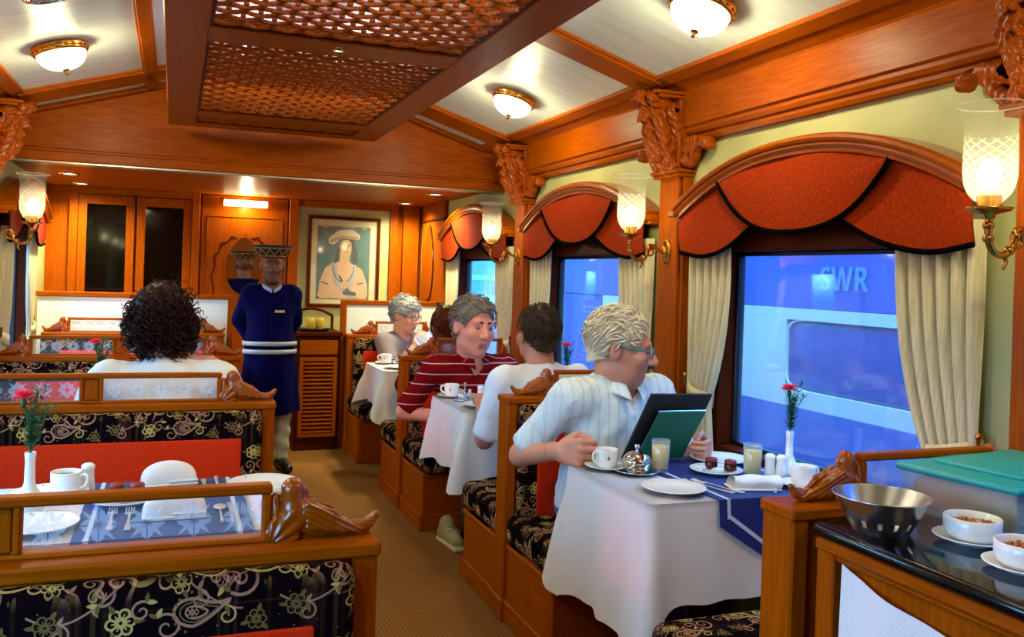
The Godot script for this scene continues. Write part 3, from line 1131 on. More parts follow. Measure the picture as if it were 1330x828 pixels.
func make_far_end() -> void:
	var Z := -7.38
	# glazed double doors
	var d := thing("door_1", "glazed wooden double doors with dark panes on the end wall", "door", Vector3(-0.283, 0.0, Z))
	d.set_meta("kind", "structure")
	for s in [-1.0, 1.0]:
		var st := S()
		var a := -0.40 if s < 0 else 0.008
		var b := -0.008 if s < 0 else 0.40
		bx(st, a, a + 0.06, 0.02, 1.87, 0.0, 0.04)
		bx(st, b - 0.06, b, 0.02, 1.87, 0.0, 0.04)
		bx(st, a + 0.06, b - 0.06, 1.80, 1.87, 0.0, 0.04)
		bx(st, a + 0.06, b - 0.06, 0.02, 0.9, 0.0, 0.035)
		var leaf := part(d, "door_leaf", st, M.wood_y)
		st = S()
		bx(st, a + 0.06, b - 0.06, 0.9, 1.80, 0.01, 0.018, 0.0)
		part(leaf, "pane", st, M.dark_glass, "dark reflecting glass pane")
	var st := S()
	bx(st, -0.012, 0.012, 1.78, 1.88, 0.04, 0.055)
	part(d, "bolt", st, M.dark_wood_y)
	st = S()
	bx(st, -0.46, -0.402, 0.0, 1.926, 0.0, 0.05)
	bx(st, 0.402, 0.46, 0.0, 1.926, 0.0, 0.05)
	bx(st, -0.402, 0.402, 1.875, 1.926, 0.0, 0.05)
	part(d, "door_frame", st, M.wood_y)
	# wood panel with the oval mirror
	var pn := thing("wall_panel", "honey coloured wall panel with a cusped arch behind the standing waiter", "panel", Vector3(0.52, 0.9, Z))
	st = S()
	bx(st, -0.33, 0.33, -0.6, 1.02, 0.0, 0.02)
	part(pn, "board", st, M.light_wood_y)
	st = S()
	mould_rect(st, -0.29, 0.29, -0.3, 0.86, 0.02, 0.008, 0.008)
	part(pn, "moulding", st, M.wood_y)
	st = S()
	var cusp := []
	for i in 81:
		var u := -1.0 + 2.0 * i / 80.0
		var au := absf(u)
		var base := Vector2(0.25 * pow(sin(minf(au, 0.75) / 0.75 * PI / 2), 0.9), 0.70 - 0.36 * pow(minf(au, 0.75) / 0.75, 2.2) - maxf(0.0, au - 0.75) * 1.3)
		var scal := 0.026 * absf(sin(au * PI * 5.5))
		cusp.append(Vector3(signf(u) * (base.x - scal * (0.3 + 0.7 * au)), base.y + 0.02 - scal * (1.0 - 0.6 * au), 0.022))
	tube(st, cusp, 0.006, 6)
	part(pn, "cusped_arch", st, M.dark_wood_y)
	var mr := thing("oval_mirror", "pointed oval mirror on the panel behind the waiter", "mirror", Vector3(0.515, 1.36, Z + 0.021))
	st = S()
	ext(st, vesica(0.150, 0.232), 0.0, 0.012, Transform3D.IDENTITY, true)
	part(mr, "frame", st, M.wood_y)
	st = S()
	ext(st, vesica(0.138, 0.218), 0.012, 0.016, Transform3D.IDENTITY, true)
	part(mr, "mirror_glass", st, M.mirror)
	var lb := thing("picture_light", "bright horizontal tube light above the oval mirror", "light", Vector3(0.516, 1.872, Z + 0.02))
	st = S()
	bx(st, -0.172, 0.172, -0.008, 0.03, 0.0, 0.02, 0.004)
	part(lb, "bracket", st, M.brass)
	st = S()
	var tp := []
	for i in 9:
		tp.append(Vector3(-0.165 + 0.33 * i / 8.0, -0.008, 0.045))
	tube(st, tp, 0.026, 14)
	part(lb, "tube", st, glow(Color(1.0, 0.90, 0.66), 6.0))
	var al := OmniLight3D.new()
	al.name = "tube_glow"
	al.light_color = WARM
	al.light_energy = 0.30
	al.omni_range = 8.0
	al.omni_attenuation = 2.0
	al.light_size = 0.03
	al.shadow_enabled = true
	al.position = Vector3(0, -0.01, 0.085)
	lb.add_child(al)
	# cream niche and portrait
	st = S()
	bx(st, 0.935, 1.69, 0.6, 1.87, Z, Z + 0.012, 0.0)
	struct("wall_niche", st, M.cream, "cream wall behind the framed portrait", "wall")
	st = S()
	bx(st, 0.86, 0.935, 0.0, 1.926, Z, Z + 0.05)
	bx(st, 1.69, 1.76, 0.0, 1.926, Z, Z + 0.04)
	bx(st, 1.80, 1.935, 0.0, 1.926, Z, Z + 0.06)
	bx(st, 0.935, 1.69, 1.87, 1.926, Z, Z + 0.04)
	struct("trim_5", st, M.wood_y, "wooden pilasters and header around the portrait", "trim")
	var pf := thing("framed_portrait", "framed painting of a woman in a turban on a teal ground", "painting", Vector3(1.312, 1.43, Z + 0.013))
	st = S()
	mould_rect(st, -0.297, 0.297, -0.375, 0.375, 0.0, 0.022, 0.028)
	part(pf, "frame", st, M.dark_wood_y)
	st = S()
	mould_rect(st, -0.275, 0.275, -0.353, 0.353, 0.0, 0.008, 0.020)
	part(pf, "gilt_edge", st, mat(Color(0.62, 0.42, 0.12), 0.35, 0.6))
	st = S()
	bx(st, -0.268, 0.268, -0.346, 0.346, 0.0, 0.008, 0.0)
	part(pf, "mount", st, mat(Color(0.80, 0.76, 0.60), 0.7))
	st = S()
	mould_rect(st, -0.223, 0.217, -0.311, 0.297, 0.008, 0.008, 0.002)
	part(pf, "slip", st, mat(Color(0.55, 0.40, 0.12), 0.4, 0.5))
	st = S()
	st.set_smooth_group(-1)
	var pp := [Vector3(-0.215, -0.303, 0.0095), Vector3(0.209, -0.303, 0.0095), Vector3(0.209, 0.289, 0.0095), Vector3(-0.215, 0.289, 0.0095)]
	var uu := [Vector2(0, 1), Vector2(1, 1), Vector2(1, 0), Vector2(0, 0)]
	for k in [0, 2, 1, 0, 3, 2]:
		st.set_uv(uu[k])
		st.add_vertex(pp[k])
	var pm := mat(Color.WHITE, 0.6)
	pm.albedo_texture = portrait_tex()
	part(pf, "picture", st, pm)
	st = S()
	bx(st, -0.267, 0.267, -0.345, 0.345, 0.0155, 0.018, 0.0)
	part(pf, "glazing", st, M.pane)
	# side panel with a tall mirror
	var sp := thing("side_mirror_panel", "narrow wall panel with tall pointed mirror in the far right corner", "mirror", Vector3(XR, 0.0, -7.0))
	st = S()
	bx(st, -0.03, 0.0, 1.13, 1.926, -0.26, 0.38)
	part(sp, "board", st, M.light_wood_y)
	var ry := Transform3D(Basis(Vector3.UP, -PI / 2), Vector3(-0.03, 1.43, -0.02))
	st = S()
	ext(st, vesica(0.135, 0.30), 0.0, 0.006, ry, true)
	part(sp, "mirror_frame", st, M.dark_wood_y)
	st = S()
	ext(st, vesica(0.122, 0.285), 0.006, 0.009, ry, true)
	part(sp, "mirror_glass", st, M.mirror)
	st = S()
	bx(st, -0.038, -0.03, 1.78, 1.80, -0.26, 0.38)
	part(sp, "ledge", st, M.dark_wood_y)
	# low partitions behind the last benches
	for a in [["right", 1.205, 1.975, 1.135], ["left", -0.895, 0.415, 1.152]]:
		var po := thing("partition", "white panelled partition with wooden frame behind the farthest %s bench" % a[0], "partition", Vector3(0, 0, -6.815))
		st = S()
		bx(st, a[1] + 0.03, a[2] - 0.01, 0.10, a[3] - 0.03, -0.008, 0.008, 0.0)
		part(po, "board", st, M.board)
		st = S()
		bx(st, a[1], a[2], a[3] - 0.035, a[3], -0.022, 0.03)
		bx(st, a[1], a[2], 0.0, 0.12, -0.022, 0.03)
		part(po, "rail", st, M.wood_x)
		for x in ([[a[1], a[1] + 0.04]] if a[0] == "right" else [[a[2] - 0.04, a[2]]]):
			st = S()
			bx(st, x[0], x[1], 0.0, a[3] - 0.035, -0.03, 0.035)
			bx(st, x[0] - 0.01, x[1] + 0.01, 0.0, 0.12, -0.04, 0.045)
			part(po, "post", st, M.wood_y)
	# sideboard with louvred door
	var sb := thing("sideboard", "brown wooden sideboard with louvred door at the end of the aisle", "sideboard", Vector3(1.02, 0, -6.98))
	st = S()
	bx(st, -0.16, 0.175, 0.0, 0.86, -0.25, 0.24)
	part(sb, "body", st, M.dark_wood_y)
	st = S()
	bx(st, -0.18, 0.19, 0.86, 0.89, -0.26, 0.27)
	part(sb, "top", st, M.dark_wood_x)
	st = S()
	mould_rect(st, -0.125, 0.155, 0.10, 0.70, 0.24, 0.03, 0.022)
	var door := part(sb, "louvred_door", st, M.wood_y)
	for k in 18:
		st = S()
		box(st, Vector3.ZERO, Vector3(0.218, 0.006, 0.03), 0.001)
		var sl := part(door, "slat", st, M.wood_x)
		sl.transform = Transform3D(Basis(Vector3(1, 0, 0), 0.6), Vector3(0.015, 0.145 + k * 0.030, 0.251))
	st = S()
	bx(st, -0.125, 0.155, 0.72, 0.83, 0.24, 0.255)
	part(sb, "drawer", st, M.wood_x)
	st = S()
	tube(st, bez(Vector3(-0.155, 1.0, -0.1), Vector3(-0.05, 1.07, -0.1), Vector3(0.05, 1.07, -0.1), Vector3(0.165, 1.0, -0.1)), 0.012, 8)
	bx(st, -0.165, -0.145, 0.89, 1.005, -0.11, -0.09)
	bx(st, 0.155, 0.175, 0.89, 1.005, -0.11, -0.09)
	part(sb, "arched_back_rail", st, M.dark_wood_x)
	st = S()
	lathe(st, [[0.0, 0.0], [0.10, 0.0], [0.14, 0.022], [0.13, 0.022], [0.095, 0.008], [0.0, 0.008]], 28, Transform3D(Basis.IDENTITY.scaled(Vector3(1.0, 1, 0.7)), Vector3.ZERO))
	single("black_tray", st, M.black, "black oval tray on the sideboard under the portrait", "tray", Vector3(1.01, 0.89, -6.86))
	for x in [0.985, 1.055]:
		var cd := thing("yellow_candle", "yellow candle in a glass on the sideboard, %s one" % ("left" if x < 1.0 else "right"), "candle", Vector3(x, 0.8985, -6.87), 0.0, "candles on the sideboard tray")
		st = S()
		lathe(st, [[0.0, 0.0], [0.03, 0.0], [0.031, 0.085], [0.028, 0.09], [0.0, 0.088]], 16)
		part(cd, "candle_body", st, mat(Color(0.78, 0.62, 0.12), 0.5))
		st = S()
		tube(st, [Vector3(0, 0.088, 0), Vector3(0.001, 0.096, 0), Vector3(0.003, 0.102, 0)], 0.0018, 5)
		part(cd, "wick", st, M.black)

# ---------------------------------------------------------------- outside: the train on the next track
func make_outside() -> void:
	var X := 3.6
	var blue := mat(Color(0.09, 0.185, 0.52), 0.6)
	var pale := mat(Color(0.74, 0.66, 0.62), 0.6)
	var co := thing("railway_coach", "blue railway coach with a pale stripe on the next track", "train", Vector3(X, 0, -2.0))
	var st := S()
	bx(st, 0.0, 0.9, -1.1, 0.608, -6.0, 6.0)
	bx(st, 0.0, 0.9, 1.217, 2.6, -6.0, 6.0)
	bx(st, 0.02, 0.9, 0.608, 1.217, -6.0, -5.15)
	part(co, "body", st, blue)
	st = S()
	bx(st, 0.0, 0.10, 0.608, 1.217, -5.13, -2.575, 0.0)
	bx(st, 0.0, 0.10, 0.608, 0.715, -2.575, 6.0, 0.0)
	bx(st, 0.0, 0.10, 1.145, 1.217, -2.575, 6.0, 0.0)
	for k in 6:
		bx(st, 0.0, 0.10, 0.715, 1.145, -1.15 + k * 1.5, -0.98 + k * 1.5, 0.0)
	part(co, "stripe", st, pale)
	for k in 6:
		st = S()
		cushion(st, Vector3(0.06, 0.93, -1.86 + k * 1.5), Vector3(0.08, 0.44, 1.44), 0.035, 3)
		var w := part(co, "window", st, mat(Color(0.07, 0.14, 0.44), 0.3), "dark blue tinted carriage window")
		st = S()
		mould_yz(st, Vector3(0.015, 0.93, -1.86 + k * 1.5), 0.45, 1.44, 0.02)
		part(w, "window_rim", st, pale)
	st = S()
	tube(st, [Vector3(-0.05, 0.62, -5.95), Vector3(-0.05, 0.9, -5.95), Vector3(-0.05, 1.2, -5.95)], 0.025, 8)
	part(co, "grab_rail", st, pale)
	# lettering: zone initials in two scripts above the stripe, small data lines by the door
	var letter := mat(Color(0.28, 0.42, 0.74), 0.6)
	var tm := TextMesh.new()
	tm.text = "SWR"
	tm.font_size = 48
	tm.pixel_size = 0.0040
	tm.depth = 0.004
	var tf := SystemFont.new()
	tf.font_names = PackedStringArray(["Droid Sans"])
	tf.font_weight = 700
	tm.font = tf
	var tn := MeshInstance3D.new()
	tn.name = "lettering"
	tn.mesh = tm
	tn.material_override = letter
	tn.transform = Transform3D(Basis(Vector3.UP, -PI / 2), Vector3(-0.004, 1.40, -2.08))
	co.add_child(tn, true)
	st = S()
	for g in [[-2.22, 0], [-2.02, 1], [-1.82, 2]]:
		var z: float = g[0]
		box(st, Vector3(-0.003, 1.79, z), Vector3(0.004, 0.022, 0.17), 0.0)
		box(st, Vector3(-0.003, 1.71, z + 0.04), Vector3(0.004, 0.15, 0.024), 0.0)
		var a := []
		for i in 10:
			var t := PI * (0.4 + 1.3 * i / 9.0)
			a.append(Vector3(-0.003, 1.71 + 0.05 * sin(t), z - 0.02 + 0.045 * cos(t)))
		tube(st, a, 0.012, 5)
	part(co, "upper_lettering", st, letter)
	st = S()
	for k in 5:
		for w in 4:
			box(st, Vector3(0.017, 1.10 - k * 0.045 - (0.28 if k > 2 else 0.0), -5.52 + w * 0.085), Vector3(0.003, 0.018, 0.05 + 0.02 * ((k + w) % 2)), 0.0)
	part(co, "data_lettering", st, letter)
	# second coach beyond, pale turquoise
	var c2 := thing("railway_coach", "turquoise railway coach seen through the farthest window", "train", Vector3(X, 0, -13.0))
	st = S()
	bx(st, 0.0, 0.9, -1.1, 2.6, -4.0, 4.3)
	part(c2, "body", st, mat(Color(0.08, 0.50, 0.58), 0.5))
	st = S()
	bx(st, -0.01, 0.05, 0.90, 1.12, -4.0, 4.3)
	bx(st, -0.01, 0.05, 1.30, 1.36, -4.0, 4.3)
	part(c2, "stripe", st, mat(Color(0.45, 0.88, 0.92), 0.45))
	for k in 5:
		st = S()
		bx(st, -0.015, 0.05, 0.62, 1.05, -3.4 + k * 1.6, -2.5 + k * 1.6, 0.01)
		part(c2, "window", st, mat(Color(0.06, 0.36, 0.55), 0.2))
	st = S()
	bx(st, -14.0, 14.0, -1.25, -1.1, -30.0, 12.0, 0.0)
	struct("ground", st, mat(Color(0.10, 0.10, 0.11), 0.9), "dark track bed outside the windows", "ground")
	# red lit coach and its signal lamp outside the left windows
	var c3 := thing("railway_coach", "dull red railway coach glimpsed between the left curtains", "train", Vector3(-2.9, 0, -17.0))
	st = S()
	bx(st, -0.9, 0.0, -1.1, 0.9, -7.5, 7.5)
	part(c3, "body", st, mat(Color(0.55, 0.06, 0.07), 0.5))
	st = S()
	bx(st, -0.88, -0.02, 0.9, 2.2, -7.5, 7.5)
	part(c3, "upper_body", st, mat(Color(0.60, 0.10, 0.12), 0.5))
	for z in [-3.2]:
		var tl := thing("signal_lamp", "red signal lamp on a post outside the left windows", "lamp", Vector3(-2.88, 1.68, z))
		st = S()
		bx(st, -0.10, -0.02, -2.78, 0.15, -0.04, 0.04)
		part(tl, "post", st, M.black)
		st = S()
		lathe(st, [[0.0, 0.0], [0.09, 0.0], [0.09, 0.05], [0.0, 0.05]], 20, Transform3D(Basis(Vector3(0, 0, 1), -PI / 2), Vector3.ZERO))
		part(tl, "housing", st, M.black)
		st = S()
		ball(st, Vector3(0.06, 0, 0), Vector3(0.05, 0.075, 0.075))
		part(tl, "lamp_glass", st, glow(Color(1.0, 0.05, 0.03), 6.0))
		var ol := OmniLight3D.new()
		ol.name = "red_glow"
		ol.light_color = Color(1.0, 0.07, 0.04)
		ol.light_energy = RED_E
		ol.omni_range = 20.0
		ol.omni_attenuation = 2.0
		ol.light_size = 0.05
		ol.shadow_enabled = true
		ol.position = Vector3(0.13, 0, 0)
		tl.add_child(ol)

func mould_yz(st: SurfaceTool, c: Vector3, h: float, l: float, w: float) -> void:
	var pts := []
	for i in 32:
		var a := TAU * i / 32
		var sx := signf(cos(a)) * pow(absf(cos(a)), 0.3)
		var sy := signf(sin(a)) * pow(absf(sin(a)), 0.3)
		pts.append(c + Vector3(0, sy * h / 2, sx * l / 2))
	tube(st, pts, w * 0.5, 6, -1.0, true)

# ---------------------------------------------------------------- windows, valances, curtains (built facing +z, x along the wall)
func arch_y(x: float) -> float:
	return 1.642 + 0.185 * (1.0 - pow(absf(x) / 0.725, 2.2))

func lerp_curve(pts: Array, x: float) -> float:
	for i in pts.size() - 1:
		if x <= pts[i + 1][0]:
			var t: float = clampf((x - pts[i][0]) / (pts[i + 1][0] - pts[i][0]), 0.0, 1.0)
			var a: Array = pts[maxi(i - 1, 0)]
			var d: Array = pts[mini(i + 2, pts.size() - 1)]
			var w: float = pts[i + 1][0] - pts[i][0]
			var pre: float = a[0] - pts[i][0] if i > 0 else -w
			var post: float = d[0] - pts[i][0] if i + 2 < pts.size() else 2.0 * w
			return cubic_interpolate_in_time(pts[i][1], pts[i + 1][1], a[1], d[1], t, w, pre, post)
	return pts[pts.size() - 1][1]

func side_low(ax: float) -> float:
	return lerp_curve([[0.17, 1.575], [0.24, 1.548], [0.33, 1.505], [0.45, 1.468], [0.57, 1.456], [0.66, 1.466], [0.70, 1.472]], ax)

func mid_low(ax: float) -> float:
	return lerp_curve([[0.0, 1.530], [0.10, 1.535], [0.20, 1.556], [0.29, 1.600], [0.37, 1.665], [0.42, 1.72], [0.445, 1.77]], ax)

func make_window(n: int) -> Node3D:
	var w := Node3D.new()
	w.name = "window_%d" % n
	add_child(w)
	var st := S()
	for q in [[-0.57, 0.57, 0.690, 0.735], [-0.57, 0.57, 1.475, 1.62], [-0.57, -0.50, 0.735, 1.475], [0.50, 0.57, 0.735, 1.475]]:
		bx(st, q[0], q[1], q[2], q[3], -0.09, 0.012)
	part(w, "frame", st, M.dark_wood_y)
	st = S()
	for q in [[-0.50, 0.50, 0.735, 0.748], [-0.50, 0.50, 1.460, 1.475], [-0.50, -0.485, 0.748, 1.46], [0.485, 0.50, 0.748, 1.46]]:
		bx(st, q[0], q[1], q[2], q[3], -0.085, -0.05)
	part(w, "gasket", st, M.black)
	st = S()
	bx(st, -0.49, 0.49, 0.74, 1.47, -0.072, -0.066, 0.0)
	part(w, "pane", st, M.window)
	st = S()
	bx(st, -0.60, 0.60, 0.665, 0.692, -0.01, 0.03)
	part(w, "window_sill", st, M.wood_x)
	return w

func make_valance() -> Node3D:
	var v := thing("arched_valance", "x", "valance", Vector3.ZERO, 0.0, "rust valances over the windows")
	var path := PackedVector3Array()
	for i in 37:
		var x := -0.715 + 1.43 * i / 36.0
		path.append(Vector3(x, arch_y(x), 0.0))
	var st := S()
	var prof := PackedVector2Array()
	for p in [[-0.012, 0.0], [-0.012, 0.105], [-0.006, 0.118], [0.004, 0.124], [0.012, 0.120], [0.016, 0.112], [0.024, 0.114], [0.032, 0.108], [0.036, 0.104], [0.046, 0.102], [0.046, 0.0]]:
		prof.append(Vector2(p[0], p[1]))
	sweep(st, path, prof, Vector3(0, 0, 1), -1)
	for s in [-1.0, 1.0]:
		box(st, Vector3(s * 0.718, 1.628, 0.06), Vector3(0.05, 0.030, 0.12), 0.006)
		box(st, Vector3(s * 0.718, 1.606, 0.04), Vector3(0.042, 0.016, 0.085), 0.004)
	part(v, "arch_moulding", st, M.gloss_wood_x)
	for s in [-1.0, 1.0]:
		st = S()
		var f := func(u, t):
			var ax := lerpf(0.17, 0.70, u)
			var lo := side_low(ax)
			var hi := arch_y(ax) - 0.03
			return Vector3(s * ax, lerpf(lo, hi, t), 0.078 + 0.008 * sin(ax * 9.0 + t * 2.0) + 0.006 * sin(t * PI))
		if s > 0:
			sheet(st, 24, 10, f, Vector3(0, 0, -0.006))
		else:
			grid(st, 24, 10, f, true, 1)
			grid(st, 24, 10, func(u, t): return f.call(u, t) + Vector3(0, 0, -0.006), false, 2)
		var sp := part(v, "side_swag", st, M.valance)
		st = S()
		var pts := PackedVector3Array()
		for i in 31:
			pts.append(f.call(lerpf(0.09, 1.0, i / 30.0), 0.0) + Vector3(0, 0, 0.003))
		sweep(st, pts, circle(0.008, 8), Vector3(0, 0, 1))
		part(sp, "piping", st, M.piping)
	st = S()
	var g := func(u, t):
		var x := lerpf(-0.445, 0.445, u)
		var lo := mid_low(absf(x))
		var hi := maxf(arch_y(x) - 0.03, lo)
		return Vector3(x, lerpf(lo, hi, t), 0.094 + 0.006 * sin(t * PI) + 0.003 * sin(x * 14.0))
	sheet(st, 40, 10, g, Vector3(0, 0, -0.006))
	var mp := part(v, "centre_swag", st, M.valance)
	st = S()
	var pts2 := PackedVector3Array()
	for i in 49:
		pts2.append(g.call(i / 48.0, 0.0) + Vector3(0, 0, 0.003))
	sweep(st, pts2, circle(0.008, 8), Vector3(0, 0, 1))
	part(mp, "piping", st, M.piping)
	return v

func make_curtain(s: float) -> Node3D:
	# s = -1: hangs at the -x side; folds gathered by a tie-back
	var c := thing("curtain", "x", "curtain", Vector3.ZERO, 0.0, "cream curtains")
	var f := func(u, t):
		var y := lerpf(0.60, 1.54, t)
		var tie := 0.90
		var inner: float
		var depth := 0.017
		if y > tie:
			var k := clampf((y - tie) / 0.55, 0.0, 1.0)
			k = 1.0 - pow(1.0 - k, 2.2)
			inner = lerpf(0.525, 0.405, k)
			depth = lerpf(0.010, 0.018, k)
		else:
			var k := clampf((tie - y) / 0.3, 0.0, 1.0)
			inner = lerpf(0.525, 0.49, k)
			depth = lerpf(0.010, 0.016, k)
		var x := lerpf(0.685, inner, u)
		var ph = u * TAU * 5.5 + 0.8 * sin(y * 3.0)
		return Vector3(s * (x + 0.006 * cos(ph)), y, 0.034 + depth * sin(ph) + 0.004 * sin(u * 31.0 + y * 4.0))
	var st := S()
	if s > 0:
		grid(st, 70, 24, f, true, 1)
	else:
		grid(st, 70, 24, f, false, 1)
	part(c, "drape", st, M.curtain)
	st = S()
	var band := PackedVector3Array()
	for i in 17:
		var t := i / 16.0
		band.append(Vector3(s * lerpf(0.515, 0.70, t), 0.90 + 0.012 * t + 0.03 * t * t, 0.010 + 0.052 * sqrt(maxf(0.0, sin(PI * clampf(t * 1.05, 0.02, 1.0))))))
	var pr := PackedVector2Array([Vector2(-0.03, -0.003), Vector2(0.03, -0.003), Vector2(0.03, 0.003), Vector2(-0.03, 0.003)])
	sweep(st, band, pr, Vector3(0, 0, 1), 2)
	part(c, "tie_back", st, M.curtain)
	st = S()
	tube(st, [Vector3(s * 0.70, 0.93, 0.0), Vector3(s * 0.70, 0.93, 0.03), Vector3(s * 0.70, 0.945, 0.042), Vector3(s * 0.70, 0.975, 0.04)], 0.006, 8)
	ball(st, Vector3(s * 0.70, 0.98, 0.04), Vector3(0.009, 0.012, 0.009), 8, 6)
	part(c, "tie_hook", st, M.brass)
	return c

func make_windows() -> void:
	var where := ["nearest right", "middle right", "farthest right"]
	var whereL := ["nearest left", "middle left", "farthest left"]
	var v0: Node3D
	var ca: Node3D
	var cb: Node3D
	var cnt := 1
	for i in 3:
		for side in [1, -1]:
			var at := Vector3(XR if side > 0 else XL, 0, WZ[i] - (0.20 if side < 0 and i == 2 else 0.0))
			var turn := -PI / 2 if side > 0 else PI / 2
			var nm: String = where[i] if side > 0 else whereL[i]
			var w := make_window(cnt)
			cnt += 1
			w.position = at
			w.rotation.y = turn
			tag(w, "dark wood framed train window, " + nm, "window", "", "structure")
			if side < 0 and i < 2:
				continue
			var lab := "rust velvet valance with black piping under a wooden arch, %s window" % nm
			if v0 == null:
				v0 = make_valance()
				ca = make_curtain(-1.0)
				cb = make_curtain(1.0)
				v0.position = at
				v0.rotation.y = turn
				v0.set_meta("label", lab)
				for c in [ca, cb]:
					c.position = at
					c.rotation.y = turn
			else:
				copy(v0, at, turn, lab)
				# the far left pair is drawn closer together
				var sh_n := Vector3(0.0, 0, -0.15) if side < 0 else Vector3.ZERO
				var sh_f := Vector3(0.0, 0, 0.06) if side < 0 else Vector3.ZERO
				copy(ca, at + sh_n, turn, "").set_meta("label", "cream curtain tied back at the %s window, %s side" % [nm, "far" if side > 0 else "near"])
				copy(cb, at + sh_f, turn, "").set_meta("label", "cream curtain tied back at the %s window, %s side" % [nm, "near" if side > 0 else "far"])
			if i == 0:
				ca.set_meta("label", "cream curtain tied back at the nearest right window, behind the tablet")
				cb.set_meta("label", "cream curtain tied back at the nearest right window, above the counter")

# ---------------------------------------------------------------- pillars with carved capitals
func make_pillars() -> void:
	# carved bracket: a leafy bird-like figure leaning out, sculpted as one field
	var F := field(Vector3(-0.10, 1.79, 0.004), Vector3(0.10, 2.14, 0.26), 0.0048)
	cap(F, Vector3(0, 1.82, 0.05), Vector3(0, 1.90, 0.085), 0.045, 0.055, 0.02)
	cap(F, Vector3(0, 1.90, 0.085), Vector3(0, 2.00, 0.105), 0.055, 0.05, 0.02)
	cap(F, Vector3(0, 2.00, 0.105), Vector3(0, 2.10, 0.13), 0.05, 0.062, 0.02)
	for s in [-1.0, 1.0]:
		cap(F, Vector3(s * 0.045, 1.84, 0.09), Vector3(s * 0.05, 1.97, 0.135), 0.018, 0.026, 0.006)
		cap(F, Vector3(s * 0.05, 1.97, 0.135), Vector3(s * 0.03, 2.06, 0.17), 0.026, 0.014, 0.006)
		cap(F, Vector3(s * 0.06, 1.93, 0.06), Vector3(s * 0.075, 2.05, 0.10), 0.02, 0.028, 0.006)
		cap(F, Vector3(s * 0.03, 2.06, 0.15), Vector3(s * 0.06, 2.10, 0.19), 0.018, 0.022, 0.006)
		ell(F, Vector3(s * 0.06, 1.83, 0.075), Vector3(0.026, 0.022, 0.03), 0.006)
		cap(F, Vector3(s * 0.025, 1.86, 0.13), Vector3(s * 0.02, 1.94, 0.155), 0.014, 0.018, 0.005)
	cap(F, Vector3(0, 1.86, 0.13), Vector3(0, 1.93, 0.165), 0.016, 0.024, 0.006)
	ell(F, Vector3(0, 2.035, 0.185), Vector3(0.024, 0.03, 0.028), 0.008)
	cap(F, Vector3(0, 2.03, 0.205), Vector3(0, 2.0, 0.225), 0.012, 0.006, 0.006)
	ell(F, Vector3(0, 1.975, 0.165), Vector3(0.028, 0.034, 0.03), 0.008)
	cap(F, Vector3(0, 2.06, 0.17), Vector3(0, 2.11, 0.215), 0.018, 0.026, 0.006)
	var st := S()
	nets(F, st, null, func(p: Vector3, _g): return 0.0036 * sin(p.y * 150.0 + absf(p.x) * 210.0) + 0.0026 * sin(p.x * 330.0 + p.y * 40.0) + 0.0022 * noise.get_noise_3dv(p * 60.0))
	var fig := meshof(st)
	# side volute: scroll with ribbed leaf
	F = field(Vector3(0.07, 1.80, 0.002), Vector3(0.30, 1.96, 0.09), 0.006)
	var chain := [Vector3(0.09, 1.835, 0.03), Vector3(0.125, 1.842, 0.035), Vector3(0.155, 1.865, 0.038), Vector3(0.175, 1.895, 0.04), Vector3(0.205, 1.915, 0.042), Vector3(0.25, 1.905, 0.04)]
	for i in chain.size() - 1:
		cap(F, chain[i], chain[i + 1], 0.020, 0.020, 0.008)
	cap(F, Vector3(0.09, 1.90, 0.03), Vector3(0.19, 1.925, 0.035), 0.035, 0.02, 0.01)
	ell(F, Vector3(0.238, 1.912, 0.040), Vector3(0.034, 0.018, 0.036), 0.006, Basis(Vector3(0, 0, 1), -0.35))
	ell(F, Vector3(0.252, 1.892, 0.040), Vector3(0.020, 0.016, 0.030), 0.006)
	cap(F, Vector3(0.150, 1.858, 0.058), Vector3(0.200, 1.898, 0.064), 0.008, 0.006, 0.003)
	for k in 4:
		cap(F, Vector3(0.105 + k * 0.024, 1.935, 0.055), Vector3(0.115 + k * 0.018, 1.862 + k * 0.008, 0.062), 0.010, 0.006, 0.003)
	ell(F, Vector3(0.108, 1.845, 0.058), Vector3(0.024, 0.024, 0.012), 0.004)
	ell(F, Vector3(0.108, 1.845, 0.070), Vector3(0.010, 0.010, 0.010), 0.003)
	st = S()
	nets(F, st, null, func(p: Vector3, _g): return 0.0022 * sin((p.x - 0.09) * 260.0 + p.y * 90.0) + 0.001 * noise.get_noise_3dv(p * 90.0))
	var vol := meshof(st)
	var spots := []
	for i in 3:
		spots.append([XR, PZ[i], -PI / 2, ["nearest right", "middle right, behind the man with the tablet", "farthest right"][i]])
	spots.append([XL, PZ[2], PI / 2, "far left"])
	spots.append([XL, PZ[1], PI / 2, "left wall, just beyond the left edge"])
	spots.append([XL, PZ[0], PI / 2, "left wall, beside the viewer"])
	for s in spots:
		var p := thing("pilaster", "wooden pilaster with carved bracket capital, " + s[3], "pillar", Vector3(s[0], 0, s[1]), s[2], "carved pilasters between the windows")
		st = S()
		bx(st, -0.09, 0.09, 0.0, 1.795, 0.0, 0.045)
		bx(st, -0.075, 0.075, 0.06, 1.795, 0.045, 0.063)
		bx(st, -0.095, 0.095, 0.0, 0.12, 0.0, 0.072)
		part(p, "shaft", st, M.light_wood_y)
		st = S()
		bx(st, -0.10, 0.10, 1.785, 1.80, 0.0, 0.085)
		bx(st, -0.108, 0.108, 1.80, 1.815, 0.0, 0.095)
		part(p, "neck_moulding", st, M.wood_x)
		st = S()
		bx(st, -0.085, 0.085, 1.815, 2.115, 0.0, 0.075)
		part(p, "backing_block", st, M.carved)
		share(p, "carved_figure", fig, M.carved)
		share(p, "scroll_bracket", vol, M.carved)
